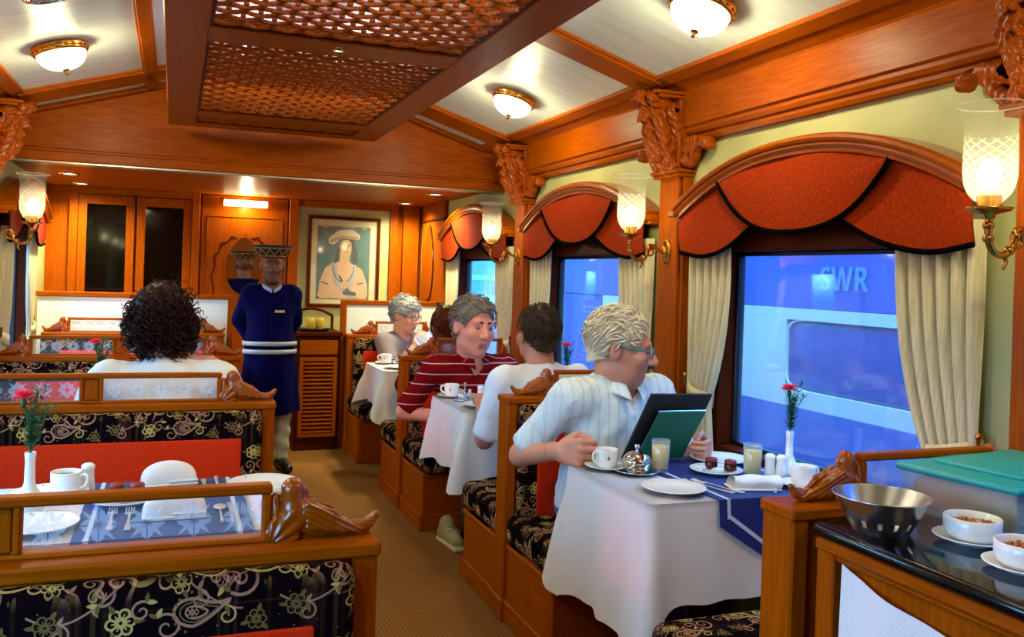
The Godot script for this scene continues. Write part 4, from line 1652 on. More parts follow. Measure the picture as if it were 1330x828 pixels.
		share(p, "scroll_bracket", vol, M.carved, Transform3D(Basis(Vector3.UP, PI), Vector3(0, 0, 0.084)))
		st = S()
		bx(st, -0.115, 0.115, 2.112, 2.124, 0.0, 0.20)
		bx(st, -0.10, 0.10, 2.10, 2.113, 0.0, 0.175)
		part(p, "abacus", st, M.light_wood_x)

# ---------------------------------------------------------------- wall sconces
func cut_glass_tex() -> ImageTexture:
	var im := Image.create(256, 256, false, Image.FORMAT_RGBA8)
	for y in 256:
		for x in 256:
			var v := y / 256.0
			var a := absf(fposmod((x + y * 0.9) / 21.333, 1.0) - 0.5)
			var b := absf(fposmod((x - y * 0.9) / 21.333, 1.0) - 0.5)
			var al := 0.05
			if v > 0.30 and v < 0.80:
				al = 0.24 if (a < 0.09 or b < 0.09) else 0.07
			elif v >= 0.80:
				al = 0.11
			im.set_pixel(x, y, Color(0.97, 0.97, 0.93, al))
	return ImageTexture.create_from_image(im)

func make_sconces() -> void:
	var gm := StandardMaterial3D.new()
	gm.albedo_texture = cut_glass_tex()
	gm.transparency = BaseMaterial3D.TRANSPARENCY_ALPHA
	gm.roughness = 0.08
	var proto: Node3D
	for s in [[XR, PZ[1], -PI / 2, "brass wall sconce with cut glass shade behind the man with the tablet"], [XR, PZ[0], -PI / 2, "brass wall sconce with cut glass shade at the right edge, nearest"], [XR, PZ[2], -PI / 2, "brass wall sconce with cut glass shade between the two far right windows"], [XL, PZ[2], PI / 2, "brass wall sconce with cut glass shade at the left edge"], [XL, PZ[1], PI / 2, "brass wall sconce on the left wall, out of view beyond the edge"], [XL, PZ[0], PI / 2, "brass wall sconce on the left wall, beside the viewer"]]:
		if proto != null:
			copy(proto, Vector3(s[0], 0, s[1]), s[2], s[3])
			continue
		proto = thing("wall_sconce", s[3], "sconce", Vector3(s[0], 0, s[1]), s[2], "brass wall sconces")
		var st := S()
		ball(st, Vector3(0, 1.475, 0.064), Vector3(0.034, 0.056, 0.014), 18, 10)
		ball(st, Vector3(0, 1.475, 0.076), Vector3(0.018, 0.03, 0.012), 14, 8)
		part(proto, "backplate", st, M.brass)
		st = S()
		var pts := catmull([Vector3(0, 1.475, 0.07), Vector3(0, 1.482, 0.105), Vector3(0, 1.500, 0.130), Vector3(0, 1.494, 0.152), Vector3(0, 1.462, 0.158), Vector3(0, 1.440, 0.180), Vector3(0, 1.442, 0.212), Vector3(0, 1.465, 0.232), Vector3(0, 1.50, 0.236), Vector3(0, 1.525, 0.236)], 5)
		tube(st, pts, 0.0085, 10)
		for c in [Vector3(0, 1.485, 0.15), Vector3(0, 1.45, 0.17), Vector3(0, 1.475, 0.235), Vector3(0, 1.505, 0.236)]:
			ball(st, c, Vector3(0.013, 0.012, 0.013), 10, 6)
		tube(st, catmull([Vector3(0, 1.497, 0.135), Vector3(0, 1.470, 0.128), Vector3(0, 1.458, 0.143), Vector3(0, 1.468, 0.153), Vector3(0, 1.475, 0.145)], 4), 0.006, 8, 0.003)
		tube(st, catmull([Vector3(0, 1.44, 0.19), Vector3(0, 1.425, 0.178), Vector3(0, 1.412, 0.185), Vector3(0, 1.405, 0.185)], 4), 0.006, 8, 0.004)
		part(proto, "arm", st, M.brass)
		st = S()
		lathe(st, [[0.0, 1.520], [0.012, 1.520], [0.014, 1.530], [0.045, 1.538], [0.052, 1.546], [0.047, 1.545], [0.026, 1.545], [0.027, 1.572], [0.022, 1.574], [0.0, 1.574]], 24, Transform3D(Basis.IDENTITY, Vector3(0, 0, 0.236)))
		part(proto, "cup", st, M.brass)
		st = S()
		grid(st, 36, 20, func(u, v):
			var r := lerp_curve([[0.0, 0.030], [0.07, 0.044], [0.18, 0.054], [0.40, 0.0575], [0.65, 0.057], [0.82, 0.059], [0.93, 0.066], [1.0, 0.075]], v)
			var a: float = TAU * (0.0 if u >= 1.0 else u)
			return Vector3(r * cos(a), 1.560 + 0.222 * v, 0.236 + r * sin(a)), true)
		part(proto, "glass_shade", st, gm, "cut glass hurricane shade")
		st = S()
		var ring := []
		for i in 28:
			ring.append(Vector3(0.075 * cos(TAU * i / 28), 1.782, 0.236 + 0.075 * sin(TAU * i / 28)))
		tube(st, ring, 0.002, 6, -1.0, true)
		part(proto, "glass_rim", st, M.tumbler)
		st = S()
		ball(st, Vector3(0, 1.625, 0.236), Vector3(0.026, 0.036, 0.026), 14, 10)
		part(proto, "bulb", st, M.bulb)
		var l := OmniLight3D.new()
		l.name = "glow"
		l.light_color = WARM
		l.light_energy = SCONCE_E
		l.omni_range = 12.0
		l.omni_attenuation = 2.0
		l.light_size = 0.025
		l.shadow_enabled = true
		l.position = Vector3(0, 1.625, 0.236)
		proto.add_child(l)

# ---------------------------------------------------------------- ceiling dome lamps
func make_lamps() -> void:
	var proto: Node3D
	for s in [[1.0, -4.12, "frosted glass dome lamp on the right ceiling, farther one"], [1.0, -2.44, "frosted glass dome lamp on the right ceiling, nearest one"], [-1.0, -4.12, "frosted glass dome lamp on the left ceiling panel"], [-1.0, -2.44, "frosted glass dome lamp on the left ceiling, beyond the frame"], [1.0, -0.72, "frosted glass dome lamp on the right ceiling, above the viewer"], [-1.0, -0.72, "frosted glass dome lamp on the left ceiling, above the viewer"]]:
		var sl := slope(s[0])
		var at: Vector3 = sl * Vector3(0.255, 0.0, s[0] * s[1])
		var o: Node3D
		if proto == null:
			o = thing("ceiling_lamp", s[2], "lamp", at, 0.0, "frosted dome ceiling lamps")
			proto = o
			var st := S()
			lathe(st, [[0.0, 0.0], [0.105, 0.0], [0.112, 0.006], [0.112, 0.014], [0.104, 0.022], [0.108, 0.028], [0.104, 0.036], [0.094, 0.036]], 36)
			for i in 20:
				ball(st, Vector3(0.108 * cos(TAU * i / 20), 0.022, 0.108 * sin(TAU * i / 20)), Vector3(0.006, 0.006, 0.006), 6, 4)
			part(o, "brass_ring", st, M.brass)
			st = S()
			var pr := []
			for i in 13:
				var a := PI / 2 * i / 12.0
				pr.append([0.0 if i == 12 else 0.098 * pow(cos(a), 0.8), 0.030 + 0.072 * sin(a)])
			lathe(st, pr, 36)
			part(o, "glass_dome", st, M.dome)
			st = S()
			lathe(st, [[0.014, 0.100], [0.012, 0.106], [0.005, 0.109], [0.008, 0.116], [0.005, 0.123], [0.0, 0.125]], 14)
			part(o, "finial", st, M.brass)
			var l := OmniLight3D.new()
			l.name = "glow"
			l.light_color = WARM
			l.light_energy = LAMP_E
			l.omni_range = 14.0
			l.omni_attenuation = 2.0
			l.light_size = 0.06
			l.shadow_enabled = true
			l.position = Vector3(0, 0.062, 0)
			o.add_child(l)
		else:
			o = copy(proto, at, 0.0, s[2])
		var yy := sl.basis.y.normalized()
		var zz := Vector3(0, 0, 1)
		o.basis = Basis(yy.cross(zz).normalized(), yy, zz)

# ---------------------------------------------------------------- benches
func etched_flower() -> Mesh:
	var st := S()
	for k in 4:
		var a := PI / 4 + k * PI / 2
		var d := Vector3(cos(a), sin(a), 0)
		var n := Vector3(-sin(a), cos(a), 0)
		qo(st, d * 0.004, d * 0.024 + n * 0.0055, d * 0.050, d * 0.024 - n * 0.0055, Vector3(0, 0, 1))
		a = k * PI / 2
		d = Vector3(cos(a), sin(a), 0)
		n = Vector3(-sin(a), cos(a), 0)
		for s in [-1.0, 1.0]:
			var q := [d * 0.006 + n * s * 0.0015, d * 0.020 + n * s * 0.0145, d * 0.030 + n * s * 0.011, d * 0.039 + n * s * 0.0012]
			qo(st, q[0], q[1], q[2], q[3], Vector3(0, 0, 1))
	return meshof(st)

func bird_mesh() -> Mesh:
	# carved peacock: head by the screen frame (x = 0), tail curling up at x = 0.19
	var F := field(Vector3(-0.012, -0.008, -0.034), Vector3(0.205, 0.118, 0.034), 0.0024)
	cap(F, Vector3(0.036, 0.088, 0), Vector3(0.036, 0.088, 0), 0.0185, 0.0185, 0.006)
	cap(F, Vector3(0.052, 0.084, 0), Vector3(0.060, 0.078, 0), 0.008, 0.004, 0.005)
	cap(F, Vector3(0.034, 0.085, 0), Vector3(0.040, 0.045, 0), 0.0165, 0.026, 0.012)
	ell(F, Vector3(0.060, 0.034, 0), Vector3(0.046, 0.026, 0.021), 0.010, Basis(Vector3(0, 0, 1), -0.5))
	cap(F, Vector3(0.09, 0.016, 0), Vector3(0.155, 0.012, 0), 0.015, 0.012, 0.008)
	cap(F, Vector3(0.155, 0.012, 0), Vector3(0.172, 0.020, 0), 0.012, 0.010, 0.005)
	cap(F, Vector3(0.172, 0.020, 0), Vector3(0.184, 0.034, 0), 0.010, 0.007, 0.004)
	cap(F, Vector3(0.0, 0.004, 0), Vector3(0.17, 0.003, 0), 0.008, 0.006, 0.004)
	for s in [-1.0, 1.0]:
		ell(F, Vector3(0.062, 0.056, s * 0.012), Vector3(0.016, 0.016, 0.013), 0.004)
		for k in 6:
			var t := k / 5.0
			var a := Vector3(0.060 + 0.004 * t, 0.062 - 0.036 * t, s * (0.019 - 0.002 * t))
			var b := Vector3(0.132 + 0.020 * t, 0.025 - 0.015 * t, s * (0.011))
			cap(F, a, a.lerp(b, 0.6) + Vector3(0, 0.004 * (1.0 - t), s * 0.003), 0.0080, 0.0066, 0.0022)
			cap(F, a.lerp(b, 0.6) + Vector3(0, 0.004 * (1.0 - t), s * 0.003), b, 0.0066, 0.0028, 0.0015)
		ell(F, Vector3(0.020, 0.018, s * 0.014), Vector3(0.030, 0.026, 0.010), 0.006)
		cap(F, Vector3(0.012, 0.04, s * 0.012), Vector3(0.004, 0.07, s * 0.006), 0.008, 0.004, 0.003)
	cap(F, Vector3(0.004, 0.004, 0), Vector3(0.006, 0.075, 0), 0.012, 0.007, 0.006)
	var st := S()
	nets(F, st, null, func(p: Vector3, g: Vector3):
		var r := 0.0
		if p.x > 0.058 and p.x < 0.16 and absf(g.z) > 0.25:
			var q := Vector2(p.x - 0.062, p.y - 0.072)
			var w := q.dot(Vector2(0.40, 0.917)) + 0.10 * q.length()
			r = 0.0016 * sin(w * TAU / 0.0085)
		elif p.x < 0.052 and p.y < 0.055:
			r = 0.0018 * sin(atan2(p.y + 0.004, p.x + 0.004) * 14.0)
		elif p.x > 0.13 and p.y < 0.03:
			r = 0.0010 * sin(p.y * TAU / 0.006)
		return r)
	return meshof(st)

func make_benches() -> void:
	var fl := etched_flower()
	var bird := bird_mesh()
	var names := ["nearest", "second", "third", "farthest"]
	for side in [-1.0, 1.0]:
		var proto: Node3D
		var xa := 0.351 if side < 0 else 1.2375
		var W := 1.172 if side < 0 else 0.665
		var sd := "left" if side < 0 else "right"
		for i in 4:
			var lab: String
			if side < 0:
				lab = ["black floral booth bench with red back panel, nearest on the left", "black floral booth bench with red panel, behind the table with carnation vase", "black floral booth bench on the left beyond the curly haired guest", "black floral booth bench against the left white partition"][i]
			else:
				lab = ["booth bench with carved bird beside the black stone counter", "booth bench where the man with the tablet sits", "booth bench behind the man in the red striped shirt", "booth bench against the right white partition under the grey haired woman"][i]
			if i == 2:
				copy(proto, Vector3(xa, 0, BZ[i]), 0.0, lab)
				continue
			var o := thing("booth_bench", lab, "bench", Vector3(xa, 0, BZ[i]), 0.0, "booth benches, %s side" % sd)
			# the bench by the counter and those at the partitions have a seat on one side only
			build_bench(o, side, W, fl, bird, not (i == 0 and side > 0), i != 3)
			if i == 1:
				proto = o

func build_bench(o: Node3D, side: float, W: float, fl: Mesh, bird: Mesh, near: bool, far: bool) -> void:
	var zn := 0.50 if near else 0.045
	var zf := -0.50 if far else -0.045
	# lx runs from the aisle end towards the wall; world x = side * lx
	var B := func(st: SurfaceTool, l0: float, l1: float, y0: float, y1: float, z0: float, z1: float, bv := 0.004) -> void:
		bx(st, minf(side * l0, side * l1), maxf(side * l0, side * l1), y0, y1, z0, z1, bv)
	var st := S()
	B.call(st, 0.018, W, 0.08, 0.30, zf, zn)
	B.call(st, 0.012, W, 0.278, 0.30, zf - 0.01, zn + 0.01)
	part(o, "base", st, M.wood_z)
	st = S()
	B.call(st, 0.004, W, 0.0, 0.085, zf - 0.01, zn + 0.01)
	part(o, "plinth", st, M.wood_z)
	for z in [-1.0, 1.0]:
		if (z > 0.0 and not near) or (z < 0.0 and not far):
			continue
		st = S()
		cushion(st, Vector3(side * (0.012 + W) / 2, 0.360, z * 0.290), Vector3(W - 0.012, 0.120, 0.53), 0.040)
		part(o, "seat", st, M.floral)
		st = S()
		cushion(st, Vector3(side * (0.045 + W) / 2, 0.622, z * 0.066), Vector3(W - 0.045, 0.462, 0.062), 0.027)
		var bk := part(o, "backrest", st, M.floral)
		st = S()
		cushion(st, Vector3(side * (0.115 + W - 0.115) / 2, 0.57, z * 0.098), Vector3(W - 0.23, 0.38, 0.012), 0.0055, 2)
		part(bk, "red_panel", st, M.red_fabric, "plain red inset panel")
	st = S()
	B.call(st, 0.02, W, 0.28, 0.86, -0.04, 0.04)
	part(o, "back_board", st, M.wood_y)
	st = S()
	B.call(st, 0.0, 0.046, 0.0, 0.866, -0.052, 0.052, 0.006)
	B.call(st, -0.008, 0.056, 0.0, 0.09, -0.064, 0.064, 0.006)
	part(o, "end_post", st, M.wood_y)
	st = S()
	B.call(st, -0.004, W, 0.852, 0.879, -0.058, 0.058, 0.005)
	part(o, "top_rail", st, M.wood_x)
	# glazed screen
	var f0 := 0.18 if side < 0 else 0.2185
	var f1 := 1.018 if side < 0 else 0.6075
	st = S()
	B.call(st, f0, f1, 0.962, 0.979, -0.016, 0.016)
	B.call(st, f0, f0 + 0.016, 0.879, 0.962, -0.014, 0.014)
	B.call(st, f1 - 0.016, f1, 0.879, 0.962, -0.014, 0.014)
	B.call(st, f0, f1, 0.877, 0.887, -0.014, 0.014)
	var panes := []
	if side < 0:
		var mid := (f0 + f1) / 2
		B.call(st, mid - 0.036, mid - 0.024, 0.887, 0.962, -0.014, 0.014)
		B.call(st, mid + 0.024, mid + 0.036, 0.887, 0.962, -0.014, 0.014)
		panes = [[f0 + 0.016, mid - 0.036], [mid + 0.036, f1 - 0.016]]
	else:
		panes = [[f0 + 0.016, f1 - 0.016]]
	var fr := part(o, "screen_frame", st, M.wood_x)
	if side < 0:
		var mid := (f0 + f1) / 2
		st = S()
		B.call(st, mid - 0.024, mid + 0.024, 0.887, 0.962, -0.006, 0.006)
		part(fr, "middle_panel", st, M.wood_y)
	for p in panes:
		st = S()
		B.call(st, p[0], p[1], 0.887, 0.962, -0.0025, 0.0025, 0.0)
		var pn := part(fr, "glass_pane", st, M.pane)
		var n := 5 if side < 0 else 4
		for k in n:
			var lx := lerpf(p[0], p[1], (k + 0.5) / n)
			share(pn, "etched_flower", fl, M.etch if side < 0 else M.etch_faint, Transform3D(Basis.IDENTITY.scaled(Vector3(0.74, 0.74, 1)), Vector3(side * lx, 0.9245, 0.0031)))
	# carved birds at both ends of the screen
	var turn := Basis.IDENTITY if side < 0 else Basis(Vector3.UP, PI)
	share(o, "carved_bird", bird, M.carved_light, Transform3D(turn, Vector3(side * f0, 0.879, 0)))
	var k2 := clampf((W - f1) / 0.19, 0.3, 1.0)
	share(o, "carved_bird", bird, M.carved_light, Transform3D(turn.rotated(Vector3.UP, PI) * Basis.IDENTITY.scaled(Vector3(k2, 1, 1)), Vector3(side * f1, 0.879, 0)))

# ---------------------------------------------------------------- tables
# cloth over a table: x0 is the aisle edge, x1 the wall edge, dir = +1 when the wall is at +x
func drape(st: SurfaceTool, x0: float, x1: float, z0: float, z1: float, y: float, drop_side: float, drop_aisle: float, ph: float) -> void:
	var dir := signf(x1 - x0)
	var r := 0.03
	var rim := []          # [pos, outward normal, drop, corner weight]
	var n1 := 34
	for i in n1:
		rim.append([Vector3(lerpf(x1, x0 + dir * r, float(i) / n1), y, z0), Vector3(0, 0, -1), drop_side, 0.0])
	for i in 9:
		var a := PI / 2 * i / 8.0
		var nn := Vector3(-dir * sin(a), 0, -cos(a))
		rim.append([Vector3(x0 + dir * r, y, z0 + r) + nn * r, nn, lerpf(drop_side, drop_aisle, i / 8.0), sin(PI * i / 8.0)])
	for i in range(1, n1):
		rim.append([Vector3(x0, y, lerpf(z0 + r, z1 - r, float(i) / n1)), Vector3(-dir, 0, 0), drop_aisle, 0.0])
	for i in 9:
		var a := PI / 2 * i / 8.0
		var nn := Vector3(-dir * cos(a), 0, sin(a))
		rim.append([Vector3(x0 + dir * r, y, z1 - r) + nn * r, nn, lerpf(drop_aisle, drop_side, i / 8.0), sin(PI * i / 8.0)])
	for i in range(1, n1 + 1):
		rim.append([Vector3(lerpf(x0 + dir * r, x1, float(i) / n1), y, z1), Vector3(0, 0, 1), drop_side, 0.0])
	var m := rim.size()
	var cw := PackedFloat32Array()
	for i in m:
		var s := 0.0
		for k in range(-9, 10):
			s += rim[clampi(i + k, 0, m - 1)][3] * (1.0 - absf(k) / 10.0)
		cw.append(clampf(s / 4.2, 0.0, 1.0))
	var f := func(u, v):
		var i := int(round(u * (m - 1)))
		var e: Array = rim[i]
		var w := cw[i]
		var d: float = e[2] + 0.07 * w * w
		var t: float = v
		var wave := 0.010 * sin(i * 0.42 + ph) + 0.007 * sin(i * 0.19 + ph * 2.0)
		var pinch := 0.030 * sin(i * 0.55 + ph) * w
		var out := 0.004 + t * (0.012 + wave + 0.055 * w + pinch) * smoothstep(0.0, 0.5, t)
		var edge := 0.008 * (1.0 - clampf(t / 0.06, 0.0, 1.0))
		return e[0] + e[1] * (out - edge * 0.6) + Vector3(0, -d * t + 0.003 * sin(i * 0.8) * t, 0)
	# top
	st.set_smooth_group(4)
	var ctr := Vector3((x0 + x1) / 2, y, (z0 + z1) / 2)
	for i in m - 1:
		tri(st, ctr, f.call(float(i) / (m - 1), 0.0), f.call(float(i + 1) / (m - 1), 0.0), Vector3.UP)
	tri(st, ctr, f.call(1.0, 0.0), f.call(0.0, 0.0), Vector3.UP)
	grid(st, m - 1, 16, f, dir < 0.0, 4)

func make_table(x0: float, x1: float, z: float, label: String, clabel: String, ph: float, ds: float, da: float) -> void:
	var o := thing("dining_table", label, "table", Vector3((x0 + x1) / 2, 0, z), 0.0, "booth tables")
	var h := absf(x1 - x0) / 2
	var st := S()
	bx(st, -h + 0.006, h, 0.688, 0.712, -0.278, 0.278)
	part(o, "table_top", st, M.wood_x)
	st = S()
	var px := h * 0.2 * signf(x1 - x0)
	bx(st, px - 0.035, px + 0.035, 0.03, 0.69, -0.05, 0.05)
	part(o, "pedestal", st, M.dark_wood_y)
	st = S()
	bx(st, px - 0.12, px + 0.12, 0.0, 0.03, -0.16, 0.16)
	part(o, "foot", st, M.dark_wood_y)
	st = S()
	drape(st, x0, x1, z - 0.285, z + 0.285, 0.7165, ds, da, ph)
	single("tablecloth", st, M.cloth, clabel, "tablecloth", Vector3.ZERO, 0.0, "white tablecloths")

func runner(pts: PackedVector2Array, z0: float, z1: float, xa: float, xb: float, hang: float, point: float, m: Material, label: String) -> void:
	# lies across the table along z, hanging in a point at the near end
	var o := thing("table_runner", label, "runner", Vector3.ZERO, 0.0, "blue table runners")
	var y := 0.7185
	var st := S()
	bx(st, xa, xb, y, y + 0.002, z0, z1, 0.0)
	var poly := PackedVector2Array([Vector2(xa, y + 0.002), Vector2(xa, y - hang), Vector2((xa + xb) / 2, y - point), Vector2(xb, y - hang), Vector2(xb, y + 0.002)])
	var lean := Transform3D(Basis(Vector3(1, 0, 0), -0.10), Vector3(0, y - y * cos(0.10), z1 + y * sin(0.10) + 0.0))
	ext(st, poly, 0.0, 0.002, lean)
	part(o, "cloth", st, m)
	st = S()
	var iw := 0.026
	var sw := 0.011
	for s in [xa + iw, xb - iw - sw]:
		bx(st, s, s + sw, y + 0.002, y + 0.003, z0, z1, 0.0)
		var q := PackedVector2Array([Vector2(s, y + 0.003), Vector2(s, y - hang + 0.02), Vector2(s + sw, y - hang + 0.02), Vector2(s + sw, y + 0.003)])
		ext(st, q, 0.002, 0.003, lean)
	var mid := (xa + xb) / 2
	for s in [-1.0, 1.0]:
		var e := xa + iw if s < 0 else xb - iw
		var q2 := PackedVector2Array([Vector2(e, y - hang + 0.026), Vector2(mid, y - point + 0.030), Vector2(mid, y - point + 0.044), Vector2(e, y - hang + 0.040)])
		ext(st, q2, 0.002, 0.003, lean)
	part(o, "white_border", st, M.stripe)

func make_tables() -> void:
	make_table(1.278, 1.93, TZ[0], "booth table under the white cloth in front of the man with the tablet", "white cloth hanging over the nearest right table", 0.6, 0.29, 0.41)
	make_table(1.278, 1.93, TZ[1], "booth table under the white cloth in front of the red striped shirt", "white cloth over the middle right table, before the red striped shirt", 2.1, 0.30, 0.30)
	make_table(1.278, 1.93, TZ[2], "booth table under the white cloth by the grey haired woman", "white cloth over the farthest right table, by the grey haired woman", 3.7, 0.30, 0.24)
	make_table(0.36, -0.86, TZ[0] - 0.02, "booth table laid with plates on the near left", "white cloth on the laid table at the near left", 1.3, 0.30, 0.30)
	make_table(0.36, -0.86, TZ[1], "booth table before the curly haired guest", "white cloth on the table before the curly haired guest", 4.2, 0.30, 0.30)
	make_table(0.36, -0.86, TZ[2], "booth table at the far left", "white cloth on the far left table", 5.0, 0.30, 0.30)
	runner(PackedVector2Array(), TZ[0] - 0.285, TZ[0] + 0.296, 1.505, 1.925, 0.075, 0.21, M.runner, "dark blue runner with pale border on the nearest right table")
	runner(PackedVector2Array(), TZ[0] - 0.30, TZ[0] + 0.276, -0.20, 0.20, 0.075, 0.20, M.runner_teal, "teal blue runner with pale border on the near left table")

# ---------------------------------------------------------------- tableware
const TY := 0.7185
var protos := {}

func put(kind: String, label: String, at: Vector3, turn := 0.0, sc := 1.0) -> Node3D:
	var o: Node3D
	if protos.has(kind):
		o = copy(protos[kind], at, turn, label)
	else:
		match kind:
			"plate": o = mk_plate()
			"saucer": o = mk_saucer()
			"cup": o = mk_cup()
			"juice": o = mk_juice()
			"dome": o = mk_dome()
			"shaker": o = mk_shaker()
			"jar": o = mk_jar()
			"butter": o = mk_butter()
			"fork": o = mk_fork()
			"knife": o = mk_knife()
			"spoon": o = mk_spoon()
			"napkin": o = mk_napkin()
			"fan_napkin": o = mk_fan_napkin()
			"vase": o = mk_vase()
			"carnation": o = mk_carnation()
			"cruet": o = mk_cruet()
		o.position = at
		o.rotation.y = turn
		o.set_meta("label", label)
		protos[kind] = o
	if sc != 1.0:
		o.scale = Vector3(sc, sc, sc)
	return o

func emblem(r: float) -> Mesh:
	var st := S()
	for q in [[0, 0.35, 0.22, 0.5], [-0.3, -0.1, 0.3, 0.45], [0.25, -0.15, 0.28, 0.4], [0.05, -0.6, 0.5, 0.16], [-0.05, 0.75, 0.14, 0.2]]:
		var c := Vector3(q[0], q[1], 0) * r
		qo(st, c + Vector3(-q[2], 0, 0) * r, c + Vector3(0, -q[3], 0) * r, c + Vector3(q[2], 0, 0) * r, c + Vector3(0, q[3], 0) * r, Vector3(0, 0, 1))
	return meshof(st)

func mk_plate() -> Node3D:
	var o := thing("dinner_plate", "x", "plate", Vector3.ZERO, 0.0, "white plates")
	var st := S()
	lathe(st, [[0.0, 0.0], [0.055, 0.0], [0.06, 0.004], [0.105, 0.014], [0.107, 0.017], [0.104, 0.0175], [0.07, 0.009], [0.05, 0.0055], [0.0, 0.005]], 40)
	part(o, "plate_body", st, M.china)
	share(o, "emblem", emblem(0.006), mat(Color(0.30, 0.16, 0.06), 0.5), Transform3D(Basis(Vector3(1, 0, 0), -PI / 2 + 0.2), Vector3(0.0, 0.0160, -0.088)))
	return o

func mk_saucer() -> Node3D:
	var o := thing("saucer", "x", "saucer", Vector3.ZERO, 0.0, "white saucers")
	var st := S()
	lathe(st, [[0.0, 0.0], [0.04, 0.0], [0.043, 0.003], [0.072, 0.012], [0.074, 0.0145], [0.071, 0.015], [0.045, 0.0065], [0.03, 0.005], [0.0, 0.005]], 36)
	part(o, "saucer_body", st, M.china)
	return o

func mk_cup() -> Node3D:
	var o := thing("coffee_cup", "x", "cup", Vector3.ZERO, 0.0, "white coffee cups")
	var st := S()
	lathe(st, [[0.0, 0.0], [0.028, 0.0], [0.031, 0.004], [0.036, 0.012], [0.038, 0.03], [0.039, 0.060], [0.0385, 0.062], [0.036, 0.061], [0.035, 0.03], [0.030, 0.010], [0.0, 0.007]], 32)
	part(o, "cup_body", st, M.china)
	st = S()
	tube(st, catmull([Vector3(-0.037, 0.050, 0), Vector3(-0.052, 0.054, 0), Vector3(-0.058, 0.042, 0), Vector3(-0.053, 0.026, 0), Vector3(-0.036, 0.018, 0)], 5), 0.0045, 8)
	part(o, "handle", st, M.china)
	st = S()
	lathe(st, [[0.0, 0.050], [0.0352, 0.050], [0.0, 0.0505]], 24)
	part(o, "coffee", st, M.coffee)
	share(o, "emblem", emblem(0.008), mat(Color(0.32, 0.17, 0.06), 0.5), Transform3D(Basis(Vector3.UP, -0.5), Vector3(-0.0188, 0.036, 0.0345)))
	return o

func cup_on_saucer(what: String, at: Vector3, turn := 0.0) -> void:
	put("saucer", "white saucer under the coffee cup " + what, at, 0.0)
	put("cup", "white coffee cup " + what, at + Vector3(0, 0.0055, 0), turn)

func mk_juice() -> Node3D:
	var o := thing("juice_glass", "x", "glass", Vector3.ZERO, 0.0, "glasses of juice")
	var st := S()
	lathe(st, [[0.0, 0.0], [0.027, 0.0], [0.028, 0.002], [0.031, 0.105], [0.030, 0.106], [0.0293, 0.105], [0.0265, 0.012], [0.0, 0.012]], 28)
	part(o, "tumbler", st, M.tumbler)
	st = S()
	lathe(st, [[0.0, 0.0125], [0.0262, 0.0125], [0.0285, 0.085], [0.0, 0.0855]], 28)
	part(o, "juice", st, M.juice, "pale yellow juice")
	return o

func mk_dome() -> Node3D:
	var o := thing("sugar_pot", "x", "pot", Vector3.ZERO, 0.0, "silver pots")
	var st := S()
	lathe(st, [[0.0, 0.0], [0.05, 0.0], [0.078, 0.010], [0.080, 0.013], [0.076, 0.013], [0.05, 0.004], [0.0, 0.004]], 36)
	part(o, "under_dish", st, M.silver)
	st = S()
	lathe(st, [[0.036, 0.004], [0.044, 0.012], [0.047, 0.024], [0.046, 0.030], [0.050, 0.034], [0.048, 0.044], [0.042, 0.056], [0.032, 0.065], [0.018, 0.071], [0.006, 0.073], [0.0, 0.073]], 14)
	part(o, "fluted_lid", st, M.silver)
	st = S()
	lathe(st, [[0.006, 0.072], [0.004, 0.078], [0.008, 0.083], [0.010, 0.089], [0.007, 0.094], [0.0, 0.095]], 16)
	part(o, "knob", st, M.silver)
	return o

func mk_shaker() -> Node3D:
	var o := thing("salt_shaker", "x", "shaker", Vector3.ZERO, 0.0, "white shakers")
	var st := S()
	lathe(st, [[0.0, 0.0], [0.019, 0.0], [0.020, 0.003], [0.017, 0.04], [0.016, 0.06], [0.018, 0.066], [0.017, 0.074], [0.010, 0.079], [0.0, 0.080]], 24)
	part(o, "shaker_body", st, M.china)
	st = S()
	for k in 5:
		lathe(st, [[0.0, 0.0], [0.0013, 0.0], [0.0, 0.0006]], 6, Transform3D(Basis.IDENTITY, Vector3(0.005 * cos(TAU * k / 5), 0.0793, 0.005 * sin(TAU * k / 5))))
	part(o, "holes", st, M.black)
	return o

func mk_jar() -> Node3D:
	var o := thing("jam_jar", "x", "jar", Vector3.ZERO, 0.0, "little jam jars")
	var st := S()
	lathe(st, [[0.0, 0.0], [0.019, 0.0], [0.021, 0.004], [0.021, 0.022], [0.018, 0.026], [0.0, 0.026]], 18)
	part(o, "jar_body", st, mat(Color(0.24, 0.02, 0.02), 0.12))
	st = S()
	lathe(st, [[0.0, 0.026], [0.020, 0.026], [0.020, 0.034], [0.018, 0.036], [0.0, 0.036]], 18)
	part(o, "lid", st, mat(Color(0.50, 0.09, 0.07), 0.3))
	return o

func mk_butter() -> Node3D:
	var o := thing("butter_portion", "x", "butter", Vector3.ZERO, 0.0, "wrapped butter portions")
	var st := S()
	box(st, Vector3(0, 0.008, 0), Vector3(0.036, 0.016, 0.026), 0.004)
	part(o, "foil", st, mat(Color(0.82, 0.82, 0.80), 0.3, 0.2))
	st = S()
	box(st, Vector3(0, 0.0165, 0), Vector3(0.026, 0.001, 0.017), 0.0)
	part(o, "wrapper_label", st, mat(Color(0.90, 0.88, 0.80), 0.5))
	return o

